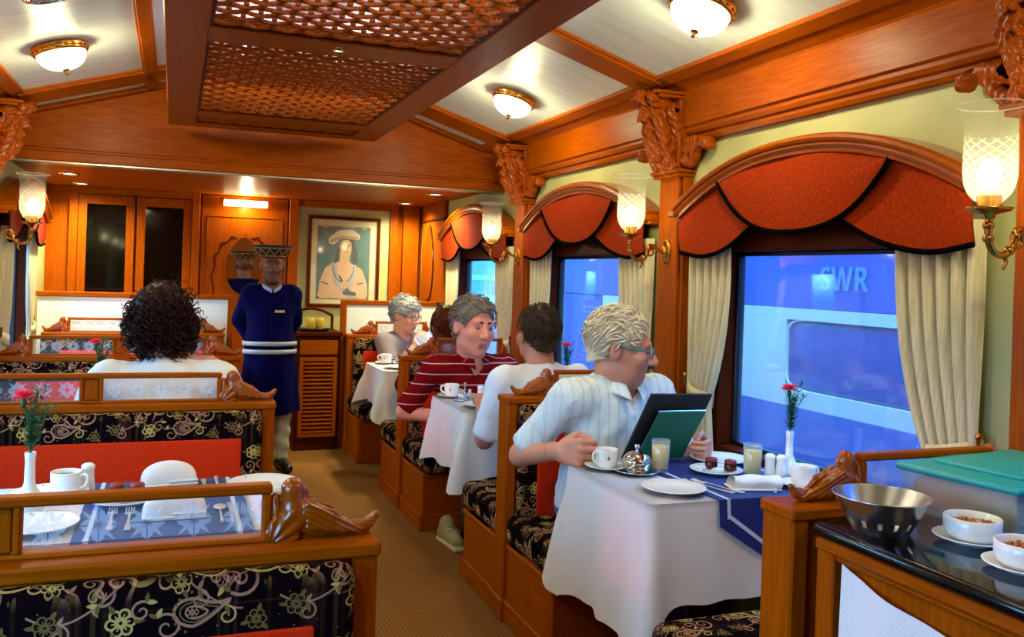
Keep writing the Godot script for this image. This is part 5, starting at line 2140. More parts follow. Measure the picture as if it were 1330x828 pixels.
func mk_fork() -> Node3D:
	var o := thing("fork", "x", "fork", Vector3.ZERO, 0.0, "forks")
	var st := S()
	sweep(st, catmull([Vector3(0, 0.002, 0.095), Vector3(0, 0.003, 0.03), Vector3(0, 0.006, -0.03), Vector3(0, 0.003, -0.055)], 5), PackedVector2Array([Vector2(-0.005, -0.001), Vector2(0.005, -0.001), Vector2(0.005, 0.001), Vector2(-0.005, 0.001)]), Vector3.UP, -1, PackedFloat32Array([1.5, 1.5, 1.4, 1.2, 1.0, 0.8, 0.7, 0.6, 0.6, 0.6, 0.6, 0.7, 0.9, 1.6, 2.2, 2.4]))
	part(o, "handle", st, M.cutlery)
	for k in 4:
		st = S()
		tube(st, [Vector3(-0.009 + k * 0.006, 0.003, -0.054), Vector3(-0.009 + k * 0.006, 0.003, -0.075), Vector3(-0.009 + k * 0.006, 0.007, -0.098)], 0.0016, 6)
		part(o, "tine", st, M.cutlery)
	return o

func mk_knife() -> Node3D:
	var o := thing("knife", "x", "knife", Vector3.ZERO, 0.0, "knives")
	var st := S()
	tube(st, [Vector3(0, 0.004, 0.105), Vector3(0, 0.004, 0.06), Vector3(0, 0.0035, 0.01)], 0.0055, 8, 0.0035)
	part(o, "handle", st, M.cutlery)
	st = S()
	ext(st, PackedVector2Array([Vector2(-0.003, -0.01), Vector2(0.006, -0.02), Vector2(0.008, -0.07), Vector2(0.004, -0.105), Vector2(-0.003, -0.112)]), 0.002, 0.004, Transform3D(Basis(Vector3(1, 0, 0), PI / 2), Vector3(0, 0.006, 0)))
	part(o, "blade", st, M.cutlery)
	return o

func mk_spoon() -> Node3D:
	var o := thing("spoon", "x", "spoon", Vector3.ZERO, 0.0, "spoons")
	var st := S()
	tube(st, [Vector3(0, 0.003, 0.085), Vector3(0, 0.003, 0.03), Vector3(0, 0.005, -0.035)], 0.0045, 8, 0.0025)
	part(o, "handle", st, M.cutlery)
	st = S()
	ball(st, Vector3(0, 0.006, -0.058), Vector3(0.016, 0.0045, 0.025), 16, 8)
	part(o, "bowl", st, M.cutlery)
	return o

func mk_napkin() -> Node3D:
	# a square napkin folded over itself
	var o := thing("folded_napkin", "x", "napkin", Vector3.ZERO, 0.0, "folded white napkins")
	var st := S()
	var f := func(u, v):
		var a: float = u * PI
		var t: float = v - 0.5
		var x = -0.075 + 0.15 * v
		var prof := Vector2(0.032 * cos(a) + 0.012 * sin(2.0 * a), 0.004 + 0.034 * pow(sin(a), 0.8))
		return Vector3(x + 0.010 * sin(a), prof.y + 0.003 * sin(t * 9.0 + a), prof.x * (1.0 + 0.25 * t))
	grid(st, 20, 12, f, false, 1)
	grid(st, 20, 12, func(u, v): return f.call(u, v) * Vector3(1, 0.78, 0.84) + Vector3(0.002, 0.001, 0.0), true, 2)
	part(o, "fold", st, M.napkin)
	st = S()
	box(st, Vector3(0.0, 0.003, 0.0), Vector3(0.155, 0.006, 0.085), 0.003)
	part(o, "lower_layer", st, M.napkin)
	return o

func mk_fan_napkin() -> Node3D:
	# napkin folded into a standing half dome
	var o := thing("standing_napkin", "x", "napkin", Vector3.ZERO, 0.0, "standing folded napkins")
	var st := S()
	var f := func(u, v):
		var a: float = PI * u
		var p: float = PI * v
		var r := pow(maxf(sin(p), 0.0), 0.7)
		return Vector3(0.076 * cos(a) * (0.75 + 0.25 * r), 0.066 * pow(sin(a), 0.6) * r, 0.034 * -cos(p) - 0.014 * sin(a) * r)
	grid(st, 24, 14, f, true, 1)
	part(o, "fold", st, M.napkin)
	st = S()
	box(st, Vector3(0, 0.005, 0.018), Vector3(0.15, 0.010, 0.035), 0.004)
	box(st, Vector3(0.035, 0.014, 0.020), Vector3(0.08, 0.008, 0.030), 0.003)
	part(o, "turned_up_hem", st, M.napkin)
	return o

func mk_vase() -> Node3D:
	var o := thing("bud_vase", "x", "vase", Vector3.ZERO, 0.0, "white bud vases")
	var st := S()
	lathe(st, [[0.0, 0.0], [0.026, 0.0], [0.034, 0.010], [0.035, 0.024], [0.029, 0.045], [0.018, 0.062], [0.0125, 0.078], [0.0115, 0.13], [0.0135, 0.152], [0.0125, 0.154], [0.0100, 0.148], [0.0, 0.140]], 28)
	part(o, "vase_body", st, M.china)
	return o

func mk_carnation() -> Node3D:
	var o := thing("carnation", "x", "flower", Vector3.ZERO, 0.0, "pink carnations")
	var g := RandomNumberGenerator.new()
	g.seed = 4
	var st := S()
	tube(st, catmull([Vector3(0.0, 0.0, 0), Vector3(-0.004, 0.05, 0.002), Vector3(-0.010, 0.10, 0.004), Vector3(-0.018, 0.135, 0.005)], 4), 0.002, 6)
	part(o, "stem", st, M.leaf)
	st = S()
	ball(st, Vector3(-0.018, 0.137, 0.005), Vector3(0.007, 0.012, 0.007), 10, 6)
	part(o, "calyx", st, M.leaf)
	var c := Vector3(-0.018, 0.150, 0.005)
	for ring in 3:
		for k in [8, 7, 5][ring]:
			st = S()
			var a: float = TAU * (k + ring * 0.5) / [8, 7, 5][ring]
			var tilt: float = [0.15, 0.65, 1.1][ring]
			var d := Vector3(cos(a) * cos(tilt), sin(tilt), sin(a) * cos(tilt))
			var n := Vector3(-sin(a), 0, cos(a))
			var l: float = [0.027, 0.025, 0.020][ring]
			var sg := g.randf() * 6.0
			grid(st, 6, 4, func(u, v):
				var w: float = (u - 0.5) * 2.0
				var rr: float = l * v * (1.0 - 0.12 * w * w + 0.06 * sin(w * 9.0 + sg))
				return c + d * rr + n * w * 0.013 * sqrt(v) + Vector3.UP * 0.003 * sin(w * 11.0 + sg) * v, false, 1)
			part(o, "petal", st, M.petal)
	# feathery greens
	for k in 9:
		st = S()
		var dir := Vector3(0.010 + g.randf() * 0.034 - 0.026 * (k % 2), 0.0, (g.randf() - 0.5) * 0.05)
		var hh := 0.10 + g.randf() * 0.07
		var tip := Vector3(0.004, 0.0, 0) + dir + Vector3(0, hh, 0)
		var base := Vector3(0, 0.0, 0)
		var pth := catmull([base, base.lerp(tip, 0.5) + Vector3(-dir.x, 0, -dir.z) * 0.35, tip], 5)
		tube(st, pth, 0.0016, 5, 0.0007)
		for q in range(2, pth.size()):
			for s in 5:
				var a := g.randf() * TAU
				var d := Vector3(cos(a), 0.7, sin(a)) * (0.014 + 0.018 * g.randf())
				var e := Vector3(-sin(a), 0.0, cos(a)) * 0.0021
				st.set_smooth_group(-1)
				qo(st, pth[q], pth[q] + d * 0.55 + e, pth[q] + d, pth[q] + d * 0.55 - e, Vector3(-cos(a), 1, -sin(a)))
		part(o, "fern_frond", st, M.leaf)
	return o

func vase_of(what: String, at: Vector3, turn := 0.0) -> void:
	put("vase", "white bud vase " + what, at, 0.0)
	put("carnation", "pink carnation with ferns in the vase " + what, at + Vector3(0, 0.141, 0), turn)

func mk_cruet() -> Node3D:
	var o := thing("cruet_set", "x", "cruet", Vector3.ZERO, 0.0, "silver cruet sets")
	var st := S()
	lathe(st, [[0.0, 0.0], [0.05, 0.0], [0.054, 0.006], [0.05, 0.008], [0.0, 0.006]], 24)
	part(o, "tray", st, M.silver)
	for k in 3:
		st = S()
		var a := TAU * k / 3
		lathe(st, [[0.0, 0.0], [0.015, 0.0], [0.017, 0.02], [0.012, 0.034], [0.008, 0.038], [0.010, 0.048], [0.0, 0.052]], 14, Transform3D(Basis.IDENTITY, Vector3(0.026 * cos(a), 0.007, 0.026 * sin(a))))
		part(o, "pot", st, M.silver)
	st = S()
	tube(st, [Vector3(0, 0.007, 0), Vector3(0, 0.06, 0), Vector3(0, 0.082, 0)], 0.003, 8)
	ball(st, Vector3(0, 0.086, 0), Vector3(0.007, 0.007, 0.007), 10, 6)
	part(o, "handle", st, M.silver)
	return o

func make_tableware() -> void:
	var y := TY
	# nearest right table
	cup_on_saucer("in front of the man with the tablet", Vector3(1.375, y, -2.655), 0.2)
	put("dome", "silver fluted pot with knob on a dish, before the tablet", Vector3(1.445, y, -2.575))
	put("juice", "glass of pale juice standing before the green tablet cover", Vector3(1.528, y + 0.003, -2.565))
	put("plate", "empty white plate at the near edge of the tablet man's table", Vector3(1.435, y, -2.325), 0.4, 0.92)
	put("plate", "small white plate with jam jars and butter", Vector3(1.71, y + 0.003, -2.51), 0.3, 0.82)
	put("jar", "dark jam jar with red lid on the small plate, rear one", Vector3(1.715, y + 0.0085, -2.548))
	put("jar", "dark jam jar with red lid on the small plate, nearest the juice", Vector3(1.757, y + 0.0085, -2.498))
	put("butter", "wrapped butter portion on the small plate, left one", Vector3(1.655, y + 0.0085, -2.518), 0.5)
	put("butter", "wrapped butter portion on the small plate, nearer the front", Vector3(1.692, y + 0.0085, -2.476), 0.2)
	put("fork", "fork beside the empty white plate, outer one", Vector3(1.560, y + 0.003, -2.33), 0.35)
	put("fork", "fork beside the empty white plate, by the napkin", Vector3(1.592, y + 0.003, -2.325), 0.35)
	put("napkin", "folded white napkin on the blue runner", Vector3(1.695, y + 0.003, -2.29), -0.25)
	put("juice", "glass of pale juice beside the white shakers", Vector3(1.795, y + 0.003, -2.43))
	put("plate", "large white plate by the window sill behind the juice", Vector3(1.825, y + 0.003, -2.66), 0.0, 0.98)
	put("shaker", "white salt shaker next to the juice glass", Vector3(1.842, y + 0.003, -2.40))
	put("shaker", "white pepper shaker beside the bud vase", Vector3(1.868, y + 0.003, -2.375))
	vase_of("on the table by the nearest right window", Vector3(1.905, y + 0.003, -2.385), 0.3)
	cup_on_saucer("by the carved bird, nearest right table", Vector3(1.865, y + 0.003, -2.265), PI)
	put("knife", "knife beside the folded napkin on the runner", Vector3(1.80, y + 0.003, -2.30), -0.75)
	put("spoon", "spoon beside the folded napkin on the runner", Vector3(1.775, y + 0.003, -2.315), -0.75)
	# middle right table
	cup_on_saucer("before the man in red stripes", Vector3(1.365, y, -4.40), 0.0)
	put("cruet", "silver cruet set on the middle right table", Vector3(1.395, y, -4.27))
	put("plate", "white plate before the man in the white t-shirt", Vector3(1.42, y, -4.05))
	put("plate", "white plate before the man in red stripes", Vector3(1.55, y, -4.36), 0.5, 0.9)
	put("shaker", "white shaker on the middle right table", Vector3(1.47, y, -4.24))
	vase_of("on the middle right table by the window", Vector3(1.885, y, -4.12), 0.8)
	# farthest right table
	cup_on_saucer("before the grey haired woman", Vector3(1.40, y, -6.08), 0.0)
	put("cruet", "silver cruet set on the farthest right table", Vector3(1.45, y, -5.98))
	put("plate", "white plate on the farthest right table", Vector3(1.42, y, -5.78))
	# near left table
	vase_of("on the near left table", Vector3(-0.322, y, -2.50), 0.0)
	put("plate", "white plate behind the bud vase on the near left table", Vector3(-0.295, y, -2.66), 0.3)
	put("cup", "white coffee cup behind the vase on the near left table", Vector3(-0.255, y + 0.006, -2.66), 2.8)
	put("shaker", "white shaker beside the cup on the near left table", Vector3(-0.205, y, -2.70))
	put("plate", "white plate with jam jars, middle of the near left table", Vector3(-0.105, y + 0.004, -2.545), 0.0, 0.85)
	put("jar", "jam jar with red lid on the near left table, left one", Vector3(-0.125, y + 0.010, -2.585))
	put("jar", "jam jar with red lid on the near left table, right one", Vector3(-0.075, y + 0.010, -2.57))
	put("butter", "wrapped butter portion on the near left table", Vector3(-0.10, y + 0.010, -2.52), 0.2)
	put("fan_napkin", "standing white napkin on the far side of the near left table", Vector3(0.005, y + 0.004, -2.72), 0.15)
	put("fan_napkin", "standing white napkin seen through the etched glass", Vector3(0.02, y + 0.004, -2.37), 0.0)
	put("plate", "white plate at the aisle end of the near left table", Vector3(0.262, y, -2.66), 0.6)
	put("plate", "white plate seen through the etched glass, left end", Vector3(-0.29, y, -2.35), 0.2)
	put("cup", "white coffee cup seen through the etched glass, aisle end", Vector3(0.275, y, -2.34), 0.5)
	put("fork", "fork seen through the etched glass, left one", Vector3(-0.125, y + 0.004, -2.37), 0.0)
	put("fork", "fork seen through the etched glass, right one", Vector3(-0.085, y + 0.004, -2.36), 0.0)
	put("spoon", "spoon seen through the etched glass, right side", Vector3(0.13, y + 0.004, -2.36), 0.0)
	put("knife", "knife seen through the etched glass, right side", Vector3(0.155, y + 0.004, -2.36), 0.0)
	put("fork", "fork beside the standing napkin, far side of the table", Vector3(0.10, y + 0.004, -2.66), PI)
	put("knife", "knife beside the standing napkin, far side of the table", Vector3(0.135, y + 0.004, -2.66), PI)
	# other left tables
	vase_of("on the table before the curly haired guest", Vector3(-0.285, y, -4.17), 0.0)
	vase_of("on the far left table", Vector3(-0.275, y, -5.88), 1.6)

# ---------------------------------------------------------------- counter on the right
func make_counter() -> void:
	var o := thing("service_counter", "wooden service counter with black stone top, lower right corner", "counter", Vector3(0, 0, 0))
	var X := 1.245
	var st := S()
	bx(st, X + 0.03, XR, 0.05, 0.815, -1.46, -0.30)
	part(o, "body", st, M.wood_y)
	st = S()
	bx(st, X + 0.005, X + 0.045, 0.0, 0.83, -1.47, -1.42)
	part(o, "corner_post", st, M.light_wood_y)
	st = S()
	bx(st, X, XR, 0.812, 0.84, -1.475, -0.30, 0.008)
	bx(st, X + 0.012, XR, 0.80, 0.815, -1.47, -0.30, 0.005)
	part(o, "edge_moulding", st, M.wood_z)
	st = S()
	cushion(st, Vector3((X - 0.004 + XR) / 2, 0.853, -0.885), Vector3(XR - X + 0.004, 0.028, 1.19), 0.012, 3)
	var stone := mat(Color.WHITE, 0.09)
	stone.albedo_texture = noise_tex(77, 0.03, 256, [[0.0, Color(0.012, 0.012, 0.013)], [0.62, Color(0.022, 0.021, 0.022)], [0.74, Color(0.06, 0.055, 0.05)], [0.80, Color(0.02, 0.02, 0.02)], [1.0, Color(0.03, 0.03, 0.032)]], 5)
	tri_mat(stone, Vector3(2.5, 2.5, 2.5))
	part(o, "stone_top", st, stone)
	var cl := S()
	grid(cl, 60, 14, func(u, v):
		var z: float = lerpf(-1.405, -0.34, u)
		var yy: float = lerpf(0.30, 0.802 - 0.05 * sin(PI * pow(u, 0.7)), v)
		return Vector3(X + 0.014 + 0.010 * sin(u * 40.0) * (1.0 - 0.4 * v) * exp(-u * 3.0) - 0.012 * (1.0 - v), yy, z), false, 1)
	single("counter_cloth", cl, M.cloth, "white ribbed cloth hung on the front of the counter", "cloth")
	# steel bowl with square holes
	var yb := 0.867
	var b := thing("steel_bowl", "flared steel bowl with a row of square holes on the counter", "bowl", Vector3(1.335, yb, -1.385))
	st = S()
	var n := 28
	st.set_smooth_group(1)
	var rows := [[0.052, 0.0], [0.062, 0.016], [0.070, 0.030], [0.079, 0.046], [0.093, 0.072]]
	for k in 4:
		for i in n:
			if k == 1 and i % 2 == 0:
				continue
			var a := TAU * i / n
			var c := TAU * (i + 1) / n
			if k == 1:
				a -= 0.05
				c += 0.05
			for inner in [0, 1]:
				var w = 0.0012 * inner
				var p := [Vector3((rows[k][0] - w) * cos(a), rows[k][1], (rows[k][0] - w) * sin(a)), Vector3((rows[k][0] - w) * cos(c), rows[k][1], (rows[k][0] - w) * sin(c)), Vector3((rows[k + 1][0] - w) * cos(c), rows[k + 1][1], (rows[k + 1][0] - w) * sin(c)), Vector3((rows[k + 1][0] - w) * cos(a), rows[k + 1][1], (rows[k + 1][0] - w) * sin(a))]
				var mid := Vector3(cos((a + c) / 2), -0.3, sin((a + c) / 2))
				st.set_smooth_group(1 + inner)
				qo(st, p[0], p[1], p[2], p[3], mid if inner == 0 else -mid)
	lathe(st, [[0.0, 0.0], [0.052, 0.0]], n, Transform3D.IDENTITY, 7)
	lathe(st, [[0.0, 0.0012], [0.052, 0.0012]], n, Transform3D.IDENTITY, 8)
	part(b, "bowl_wall", st, M.steel)
	st = S()
	var ring := []
	for i in 40:
		ring.append(Vector3(0.093 * cos(TAU * i / 40), 0.072, 0.093 * sin(TAU * i / 40)))
	tube(st, ring, 0.0015, 6, -1.0, true)
	part(b, "rim", st, M.steel)
	# plastic box with turquoise lid
	var pb := thing("plastic_box", "clear plastic food box with turquoise lid on the counter", "box", Vector3(1.735, yb, -1.43), 0.16)
	st = S()
	for q in [[-0.19, 0.19, -0.130, -0.126], [-0.19, 0.19, 0.126, 0.130]]:
		bx(st, q[0], q[1], 0.0, 0.088, q[2], q[3], 0.001)
	for q in [[-0.19, -0.186], [0.186, 0.19]]:
		bx(st, q[0], q[1], 0.0, 0.088, -0.126, 0.126, 0.001)
	bx(st, -0.186, 0.186, 0.0, 0.004, -0.126, 0.126, 0.0)
	part(pb, "tub", st, glass(Color(0.74, 0.80, 0.78), 0.20, 0.35))
	st = S()
	cushion(st, Vector3(0, 0.093, 0), Vector3(0.404, 0.016, 0.284), 0.008, 2)
	cushion(st, Vector3(0.03, 0.104, 0), Vector3(0.30, 0.012, 0.20), 0.006, 2)
	part(pb, "lid", st, mat(Color(0.02, 0.58, 0.55), 0.4), "turquoise lid")
	for k in 3:
		st = S()
		cushion(st, Vector3(0, 0, 0), Vector3(0.116, 0.076, 0.236), 0.03, 3)
		var lf := single("bread_loaf", st, mat([Color(0.66, 0.50, 0.33), Color(0.42, 0.50, 0.42), Color(0.36, 0.26, 0.16)][k], 0.8), ["pale bread loaf inside the plastic box, left end", "greyish bread loaf in the middle of the plastic box", "brown bread loaf inside the plastic box, right end"][k], "bread")
		lf.position = Vector3(1.735, yb + 0.0425, -1.43) + Vector3(-0.122 + k * 0.122, 0, 0).rotated(Vector3.UP, 0.16)
		lf.rotation.y = 0.16
		lf.set_meta("group", "loaves in the plastic box")
	# soup cups with cereal
	for k in 2:
		var at: Vector3 = [Vector3(1.455, yb, -1.275), Vector3(1.405, yb, -1.118)][k]
		var who: String = ["nearer the plastic box", "at the right edge of the picture"][k]
		put("saucer", "white saucer under the cereal bowl " + who, at, 0.0, 0.96)
		var sb := thing("cereal_bowl", "white straight-sided bowl of cereal on a saucer, " + who, "bowl", at + Vector3(0, 0.0055, 0), 0.0, "cereal bowls on the counter")
		st = S()
		lathe(st, [[0.0, 0.0], [0.035, 0.0], [0.047, 0.010], [0.052, 0.022], [0.052, 0.044], [0.0505, 0.0455], [0.0485, 0.044], [0.048, 0.024], [0.042, 0.014], [0.0, 0.010]], 36)
		part(sb, "bowl_body", st, M.china)
		st = S()
		lathe(st, [[0.0, 0.031], [0.0478, 0.031], [0.0, 0.0325]], 28)
		part(sb, "milk", st, mat(Color(0.84, 0.78, 0.66), 0.35))
		var flk := S()
		var g := RandomNumberGenerator.new()
		g.seed = 40 + k
		for i in 40:
			var a := g.randf() * TAU
			var r := 0.034 * sqrt(g.randf())
			ball(flk, Vector3(0.006 + r * cos(a), 0.034 + g.randf() * 0.003, r * sin(a)), Vector3(0.005, 0.0022, 0.004), 6, 4, Basis(Vector3(g.randf(), 1, g.randf()).normalized(), g.randf() * 3.0))
		var fk := part(sb, "cereal_flakes", flk, mat(Color(0.66, 0.32, 0.08), 0.7))
		fk.set_meta("kind", "stuff")

# ---------------------------------------------------------------- people
func lin(c: Color) -> Color:
	return c.srgb_to_linear()

func elbow_of(a: Vector3, b: Vector3, l1: float, l2: float, pole: Vector3) -> Vector3:
	var d := b - a
	var dist := clampf(d.length(), 0.05, (l1 + l2) * 0.999)
	var u := d.normalized()
	var x := (l1 * l1 - l2 * l2 + dist * dist) / (2.0 * dist)
	var h := sqrt(maxf(0.0, l1 * l1 - x * x))
	var p := (pole - u * pole.dot(u)).normalized()
	return a + u * x + p * h

# a hand with five jointed fingers; d points to the fingers, n is the way the palm faces, side = +1 puts the thumb along d x n
func hand(st: SurfaceTool, w: Vector3, d: Vector3, n: Vector3, side: float, curl: float, sc: float, cell: float, tint, spread := 0.08) -> void:
	d = d.normalized()
	n = (n - d * n.dot(d)).normalized()
	var s := d.cross(n) * side
	var F := field(w - Vector3(0.15, 0.15, 0.15) * sc, w + Vector3(0.19, 0.19, 0.19) * sc + d * 0.0, cell)
	var kn := []
	for i in 4:
		kn.append(w + (d * (0.088 - 0.004 * absf(i - 1.0)) + s * (0.030 - 0.0195 * i)) * sc)
	cap(F, w - d * 0.03 * sc, w + d * 0.01 * sc, 0.027 * sc, 0.025 * sc, 0.02)
	for i in 4:
		cap(F, w + (d * 0.012 + s * (0.016 - 0.011 * i)) * sc, kn[i], 0.0155 * sc, 0.0125 * sc, 0.012)
	var ln := [[0.042, 0.026, 0.021], [0.046, 0.029, 0.022], [0.042, 0.027, 0.021], [0.034, 0.021, 0.018]]
	for i in 4:
		var p: Vector3 = kn[i]
		var a := 0.12
		var fan := s * (0.10 - 0.07 * i) * spread * 4.0
		for j in 3:
			a += curl * [0.85, 1.15, 0.75][j] * (1.0 + 0.06 * i)
			var dir := (d * cos(a) + n * sin(a) + fan * cos(a)).normalized()
			var q: Vector3 = p + dir * ln[i][j] * sc
			cap(F, p, q, (0.0098 - 0.0010 * j) * sc, (0.0092 - 0.0012 * j) * sc, 0.0035)
			p = q
	var t0 := w + (d * 0.018 + s * 0.026 + n * 0.006) * sc
	var t1 := t0 + (d * 0.030 + s * 0.022 + n * 0.014).normalized() * 0.040 * sc
	var t2 := t1 + (d * 0.8 + s * (0.25 - 0.5 * curl) + n * (0.25 + 0.5 * curl)).normalized() * 0.032 * sc
	var t3 := t2 + (d * 0.8 - s * (0.1 + 0.5 * curl) + n * (0.2 + 0.4 * curl)).normalized() * 0.024 * sc
	cap(F, t0, t1, 0.0155 * sc, 0.012 * sc, 0.008)
	cap(F, t1, t2, 0.0115 * sc, 0.0105 * sc, 0.004)
	cap(F, t2, t3, 0.0105 * sc, 0.0085 * sc, 0.004)
	nets(F, st, tint)

# head in its own frame B (x to the person's left, y up, z forward); returns nothing, adds to st
func head(st: SurfaceTool, c: Vector3, B: Basis, k: float, cell: float, tint, neck_to: Vector3, jaw := 1.0) -> void:
	var F := field(c - Vector3(0.15, 0.22, 0.15) * k, c + Vector3(0.15, 0.15, 0.15) * k, cell)
	var T := func(x: float, y: float, z: float) -> Vector3: return c + B * (Vector3(x, y, z) * k)
	ell(F, T.call(0, 0.032, -0.016), Vector3(0.073, 0.086, 0.094) * k, 0.01, B)
	ell(F, T.call(0, -0.030, 0.026), Vector3(0.060 * jaw, 0.078, 0.066) * k, 0.03 * k, B)
	ell(F, T.call(0, -0.072, 0.030), Vector3(0.050 * jaw, 0.040, 0.052) * k, 0.025 * k, B)
	ell(F, T.call(0, -0.098, 0.062), Vector3(0.022, 0.018, 0.020) * k, 0.02 * k, B)
	cap(F, T.call(-0.036, 0.030, 0.072), T.call(0.036, 0.030, 0.072), 0.013 * k, 0.013 * k, 0.015 * k)
	for s in [-1.0, 1.0]:
		ell(F, T.call(s * 0.038, -0.022, 0.064), Vector3(0.026, 0.024, 0.022) * k, 0.02 * k, B)
		ell(F, T.call(s * 0.031, 0.008, 0.097), Vector3(0.019, 0.0062, 0.017) * k, 0.005 * k, B, true)
	cap(F, T.call(0, 0.018, 0.086), T.call(0, -0.022, 0.109), 0.0085 * k, 0.0135 * k, 0.010 * k)
	for s in [-1.0, 1.0]:
		ell(F, T.call(s * 0.012, -0.027, 0.098), Vector3(0.0095, 0.0085, 0.011) * k, 0.006 * k, B)
	cap(F, T.call(-0.017, -0.060, 0.083), T.call(0.017, -0.060, 0.083), 0.0065 * k, 0.0065 * k, 0.006 * k)
	cap(F, T.call(0, -0.0585, 0.088), T.call(0, -0.0585, 0.088), 0.007 * k, 0.007 * k, 0.006 * k)
	cap(F, T.call(-0.015, -0.0725, 0.082), T.call(0.015, -0.0725, 0.082), 0.0075 * k, 0.0075 * k, 0.006 * k)
	cap(F, T.call(-0.023, -0.0655, 0.0925), T.call(0.023, -0.0655, 0.0925), 0.0042 * k, 0.0042 * k, 0.002 * k, true)
	for s in [-1.0, 1.0]:
		ell(F, T.call(s * 0.077, -0.004, -0.012), Vector3(0.010, 0.033, 0.019) * k, 0.006 * k, B * Basis(Vector3.UP, s * -0.35))
		ell(F, T.call(s * 0.088, -0.002, -0.008), Vector3(0.007, 0.020, 0.010) * k, 0.004 * k, B * Basis(Vector3.UP, s * -0.35), true)
	cap(F, T.call(0, -0.065, -0.020), neck_to, 0.056 * k, 0.064 * k, 0.022 * k)
	nets(F, st, tint)

func skin_tint(c: Vector3, B: Basis, k: float, base: Color, lip: Color) -> Callable:
	var Bi := B.transposed()
	return func(p: Vector3) -> Color:
		var q := Bi * (p - c) / k
		var col := base
		if absf(q.x) < 0.024 and q.y < -0.052 and q.y > -0.081 and q.z > 0.075:
			col = col.lerp(lip, clampf(1.4 - 1.4 * absf(q.x) / 0.026, 0.0, 0.65))
		var ck := clampf(1.0 - (Vector3(absf(q.x), q.y, q.z) - Vector3(0.042, -0.025, 0.075)).length() / 0.03, 0.0, 1.0)
		ck = maxf(ck, clampf(1.0 - (q - Vector3(0, -0.025, 0.11)).length() / 0.02, 0.0, 1.0))
		if q.length() < 0.2:
			col = col.lerp(Color(base.r * 1.05, base.g * 0.72, base.b * 0.66), ck * 0.5)
		var n: float = noise.get_noise_3dv(p * 60.0) * 0.05
		return Color(col.r * (1 + n), col.g * (1 + n), col.b * (1 + n))

func eyes(o: Node3D, c: Vector3, B: Basis, k: float, iris: Color) -> void:
	var st := SC()
	for s in [-1.0, 1.0]:
		var e := c + B * (Vector3(s * 0.031, 0.008, 0.0748) * k)
		st.set_color(Color(0.22, 0.20, 0.185))
		ball(st, e, Vector3(0.0115, 0.0115, 0.0115) * k, 14, 10)
		st.set_color(iris)
		ball(st, e + B * (Vector3(0, 0, 0.0078) * k), Vector3(0.0056, 0.0056, 0.0046) * k, 10, 6)
	var m := mat(Color.WHITE, 0.45)
	m.metallic_specular = 0.3
	m.vertex_color_use_as_albedo = true
	part(o, "eyes", st, m).set_meta("kind", "stuff")

# hair: a shell around the skull plus combed strands. comb(q) gives the local strand direction at local point q; keep(q) says where hair grows
func hair_part(o: Node3D, c: Vector3, B: Basis, k: float, cell: float, m: Material, prims: Callable, keep: Callable, comb: Callable, r3: Vector3, off: Vector3, count: int, length: float, rad: float, seed_: int, bumps := 0.004) -> void:
	var st := S()
	var F := field(c - Vector3(0.17, 0.30, 0.17) * k, c + Vector3(0.17, 0.19, 0.17) * k, cell)
	prims.call(F)
	nets(F, st, null, func(p: Vector3, _g): return bumps * noise.get_noise_3dv((p - c) * 38.0))
	var g := RandomNumberGenerator.new()
	g.seed = seed_
	var made := 0
	var tries := 0
	var clumps := count / 6
	while made < count and tries < count * 8:
		tries += 1
		var q := Vector3(g.randfn(), g.randfn(), g.randfn()).normalized()
		var root := off + q * r3
		if not keep.call(root):
			continue
		made += 1
		var nrm := (q / r3).normalized()
		var dir: Vector3 = comb.call(root)
		dir += Vector3(g.randfn(), g.randfn(), g.randfn()) * 0.22
		dir = (dir - nrm * dir.dot(nrm)).normalized()
		var ll := length * (0.6 + 0.7 * g.randf())
		var thick := rad * (2.6 if made < clumps else 1.0)
		var lift := 0.003 + 0.010 * g.randf() * g.randf()
		if made < clumps:
			lift += 0.004
		var pts := PackedVector3Array()
		var rr := PackedFloat32Array()
		for i in 5:
			var t := i / 4.0
			var a := root + dir * ll * t
			# stay on the skull: pull back to the ellipsoid
			var e := (a - off) / r3
			var el := maxf(e.length(), 0.001)
			var on := off + e / el * r3
			var pos := on + nrm * (lift * sin(PI * minf(t * 1.1, 1.0)) + 0.002) + Vector3(0, -0.004 * t * t, 0)
			pts.append(c + B * (pos * k))
			rr.append(thick * (1.0 - 0.85 * t * t))
		sweep(st, pts, circle(1.0, 4), Vector3(0.2, 0.9, 0.3), 1, rr, false, false)
	part(o, "hair", st, m)

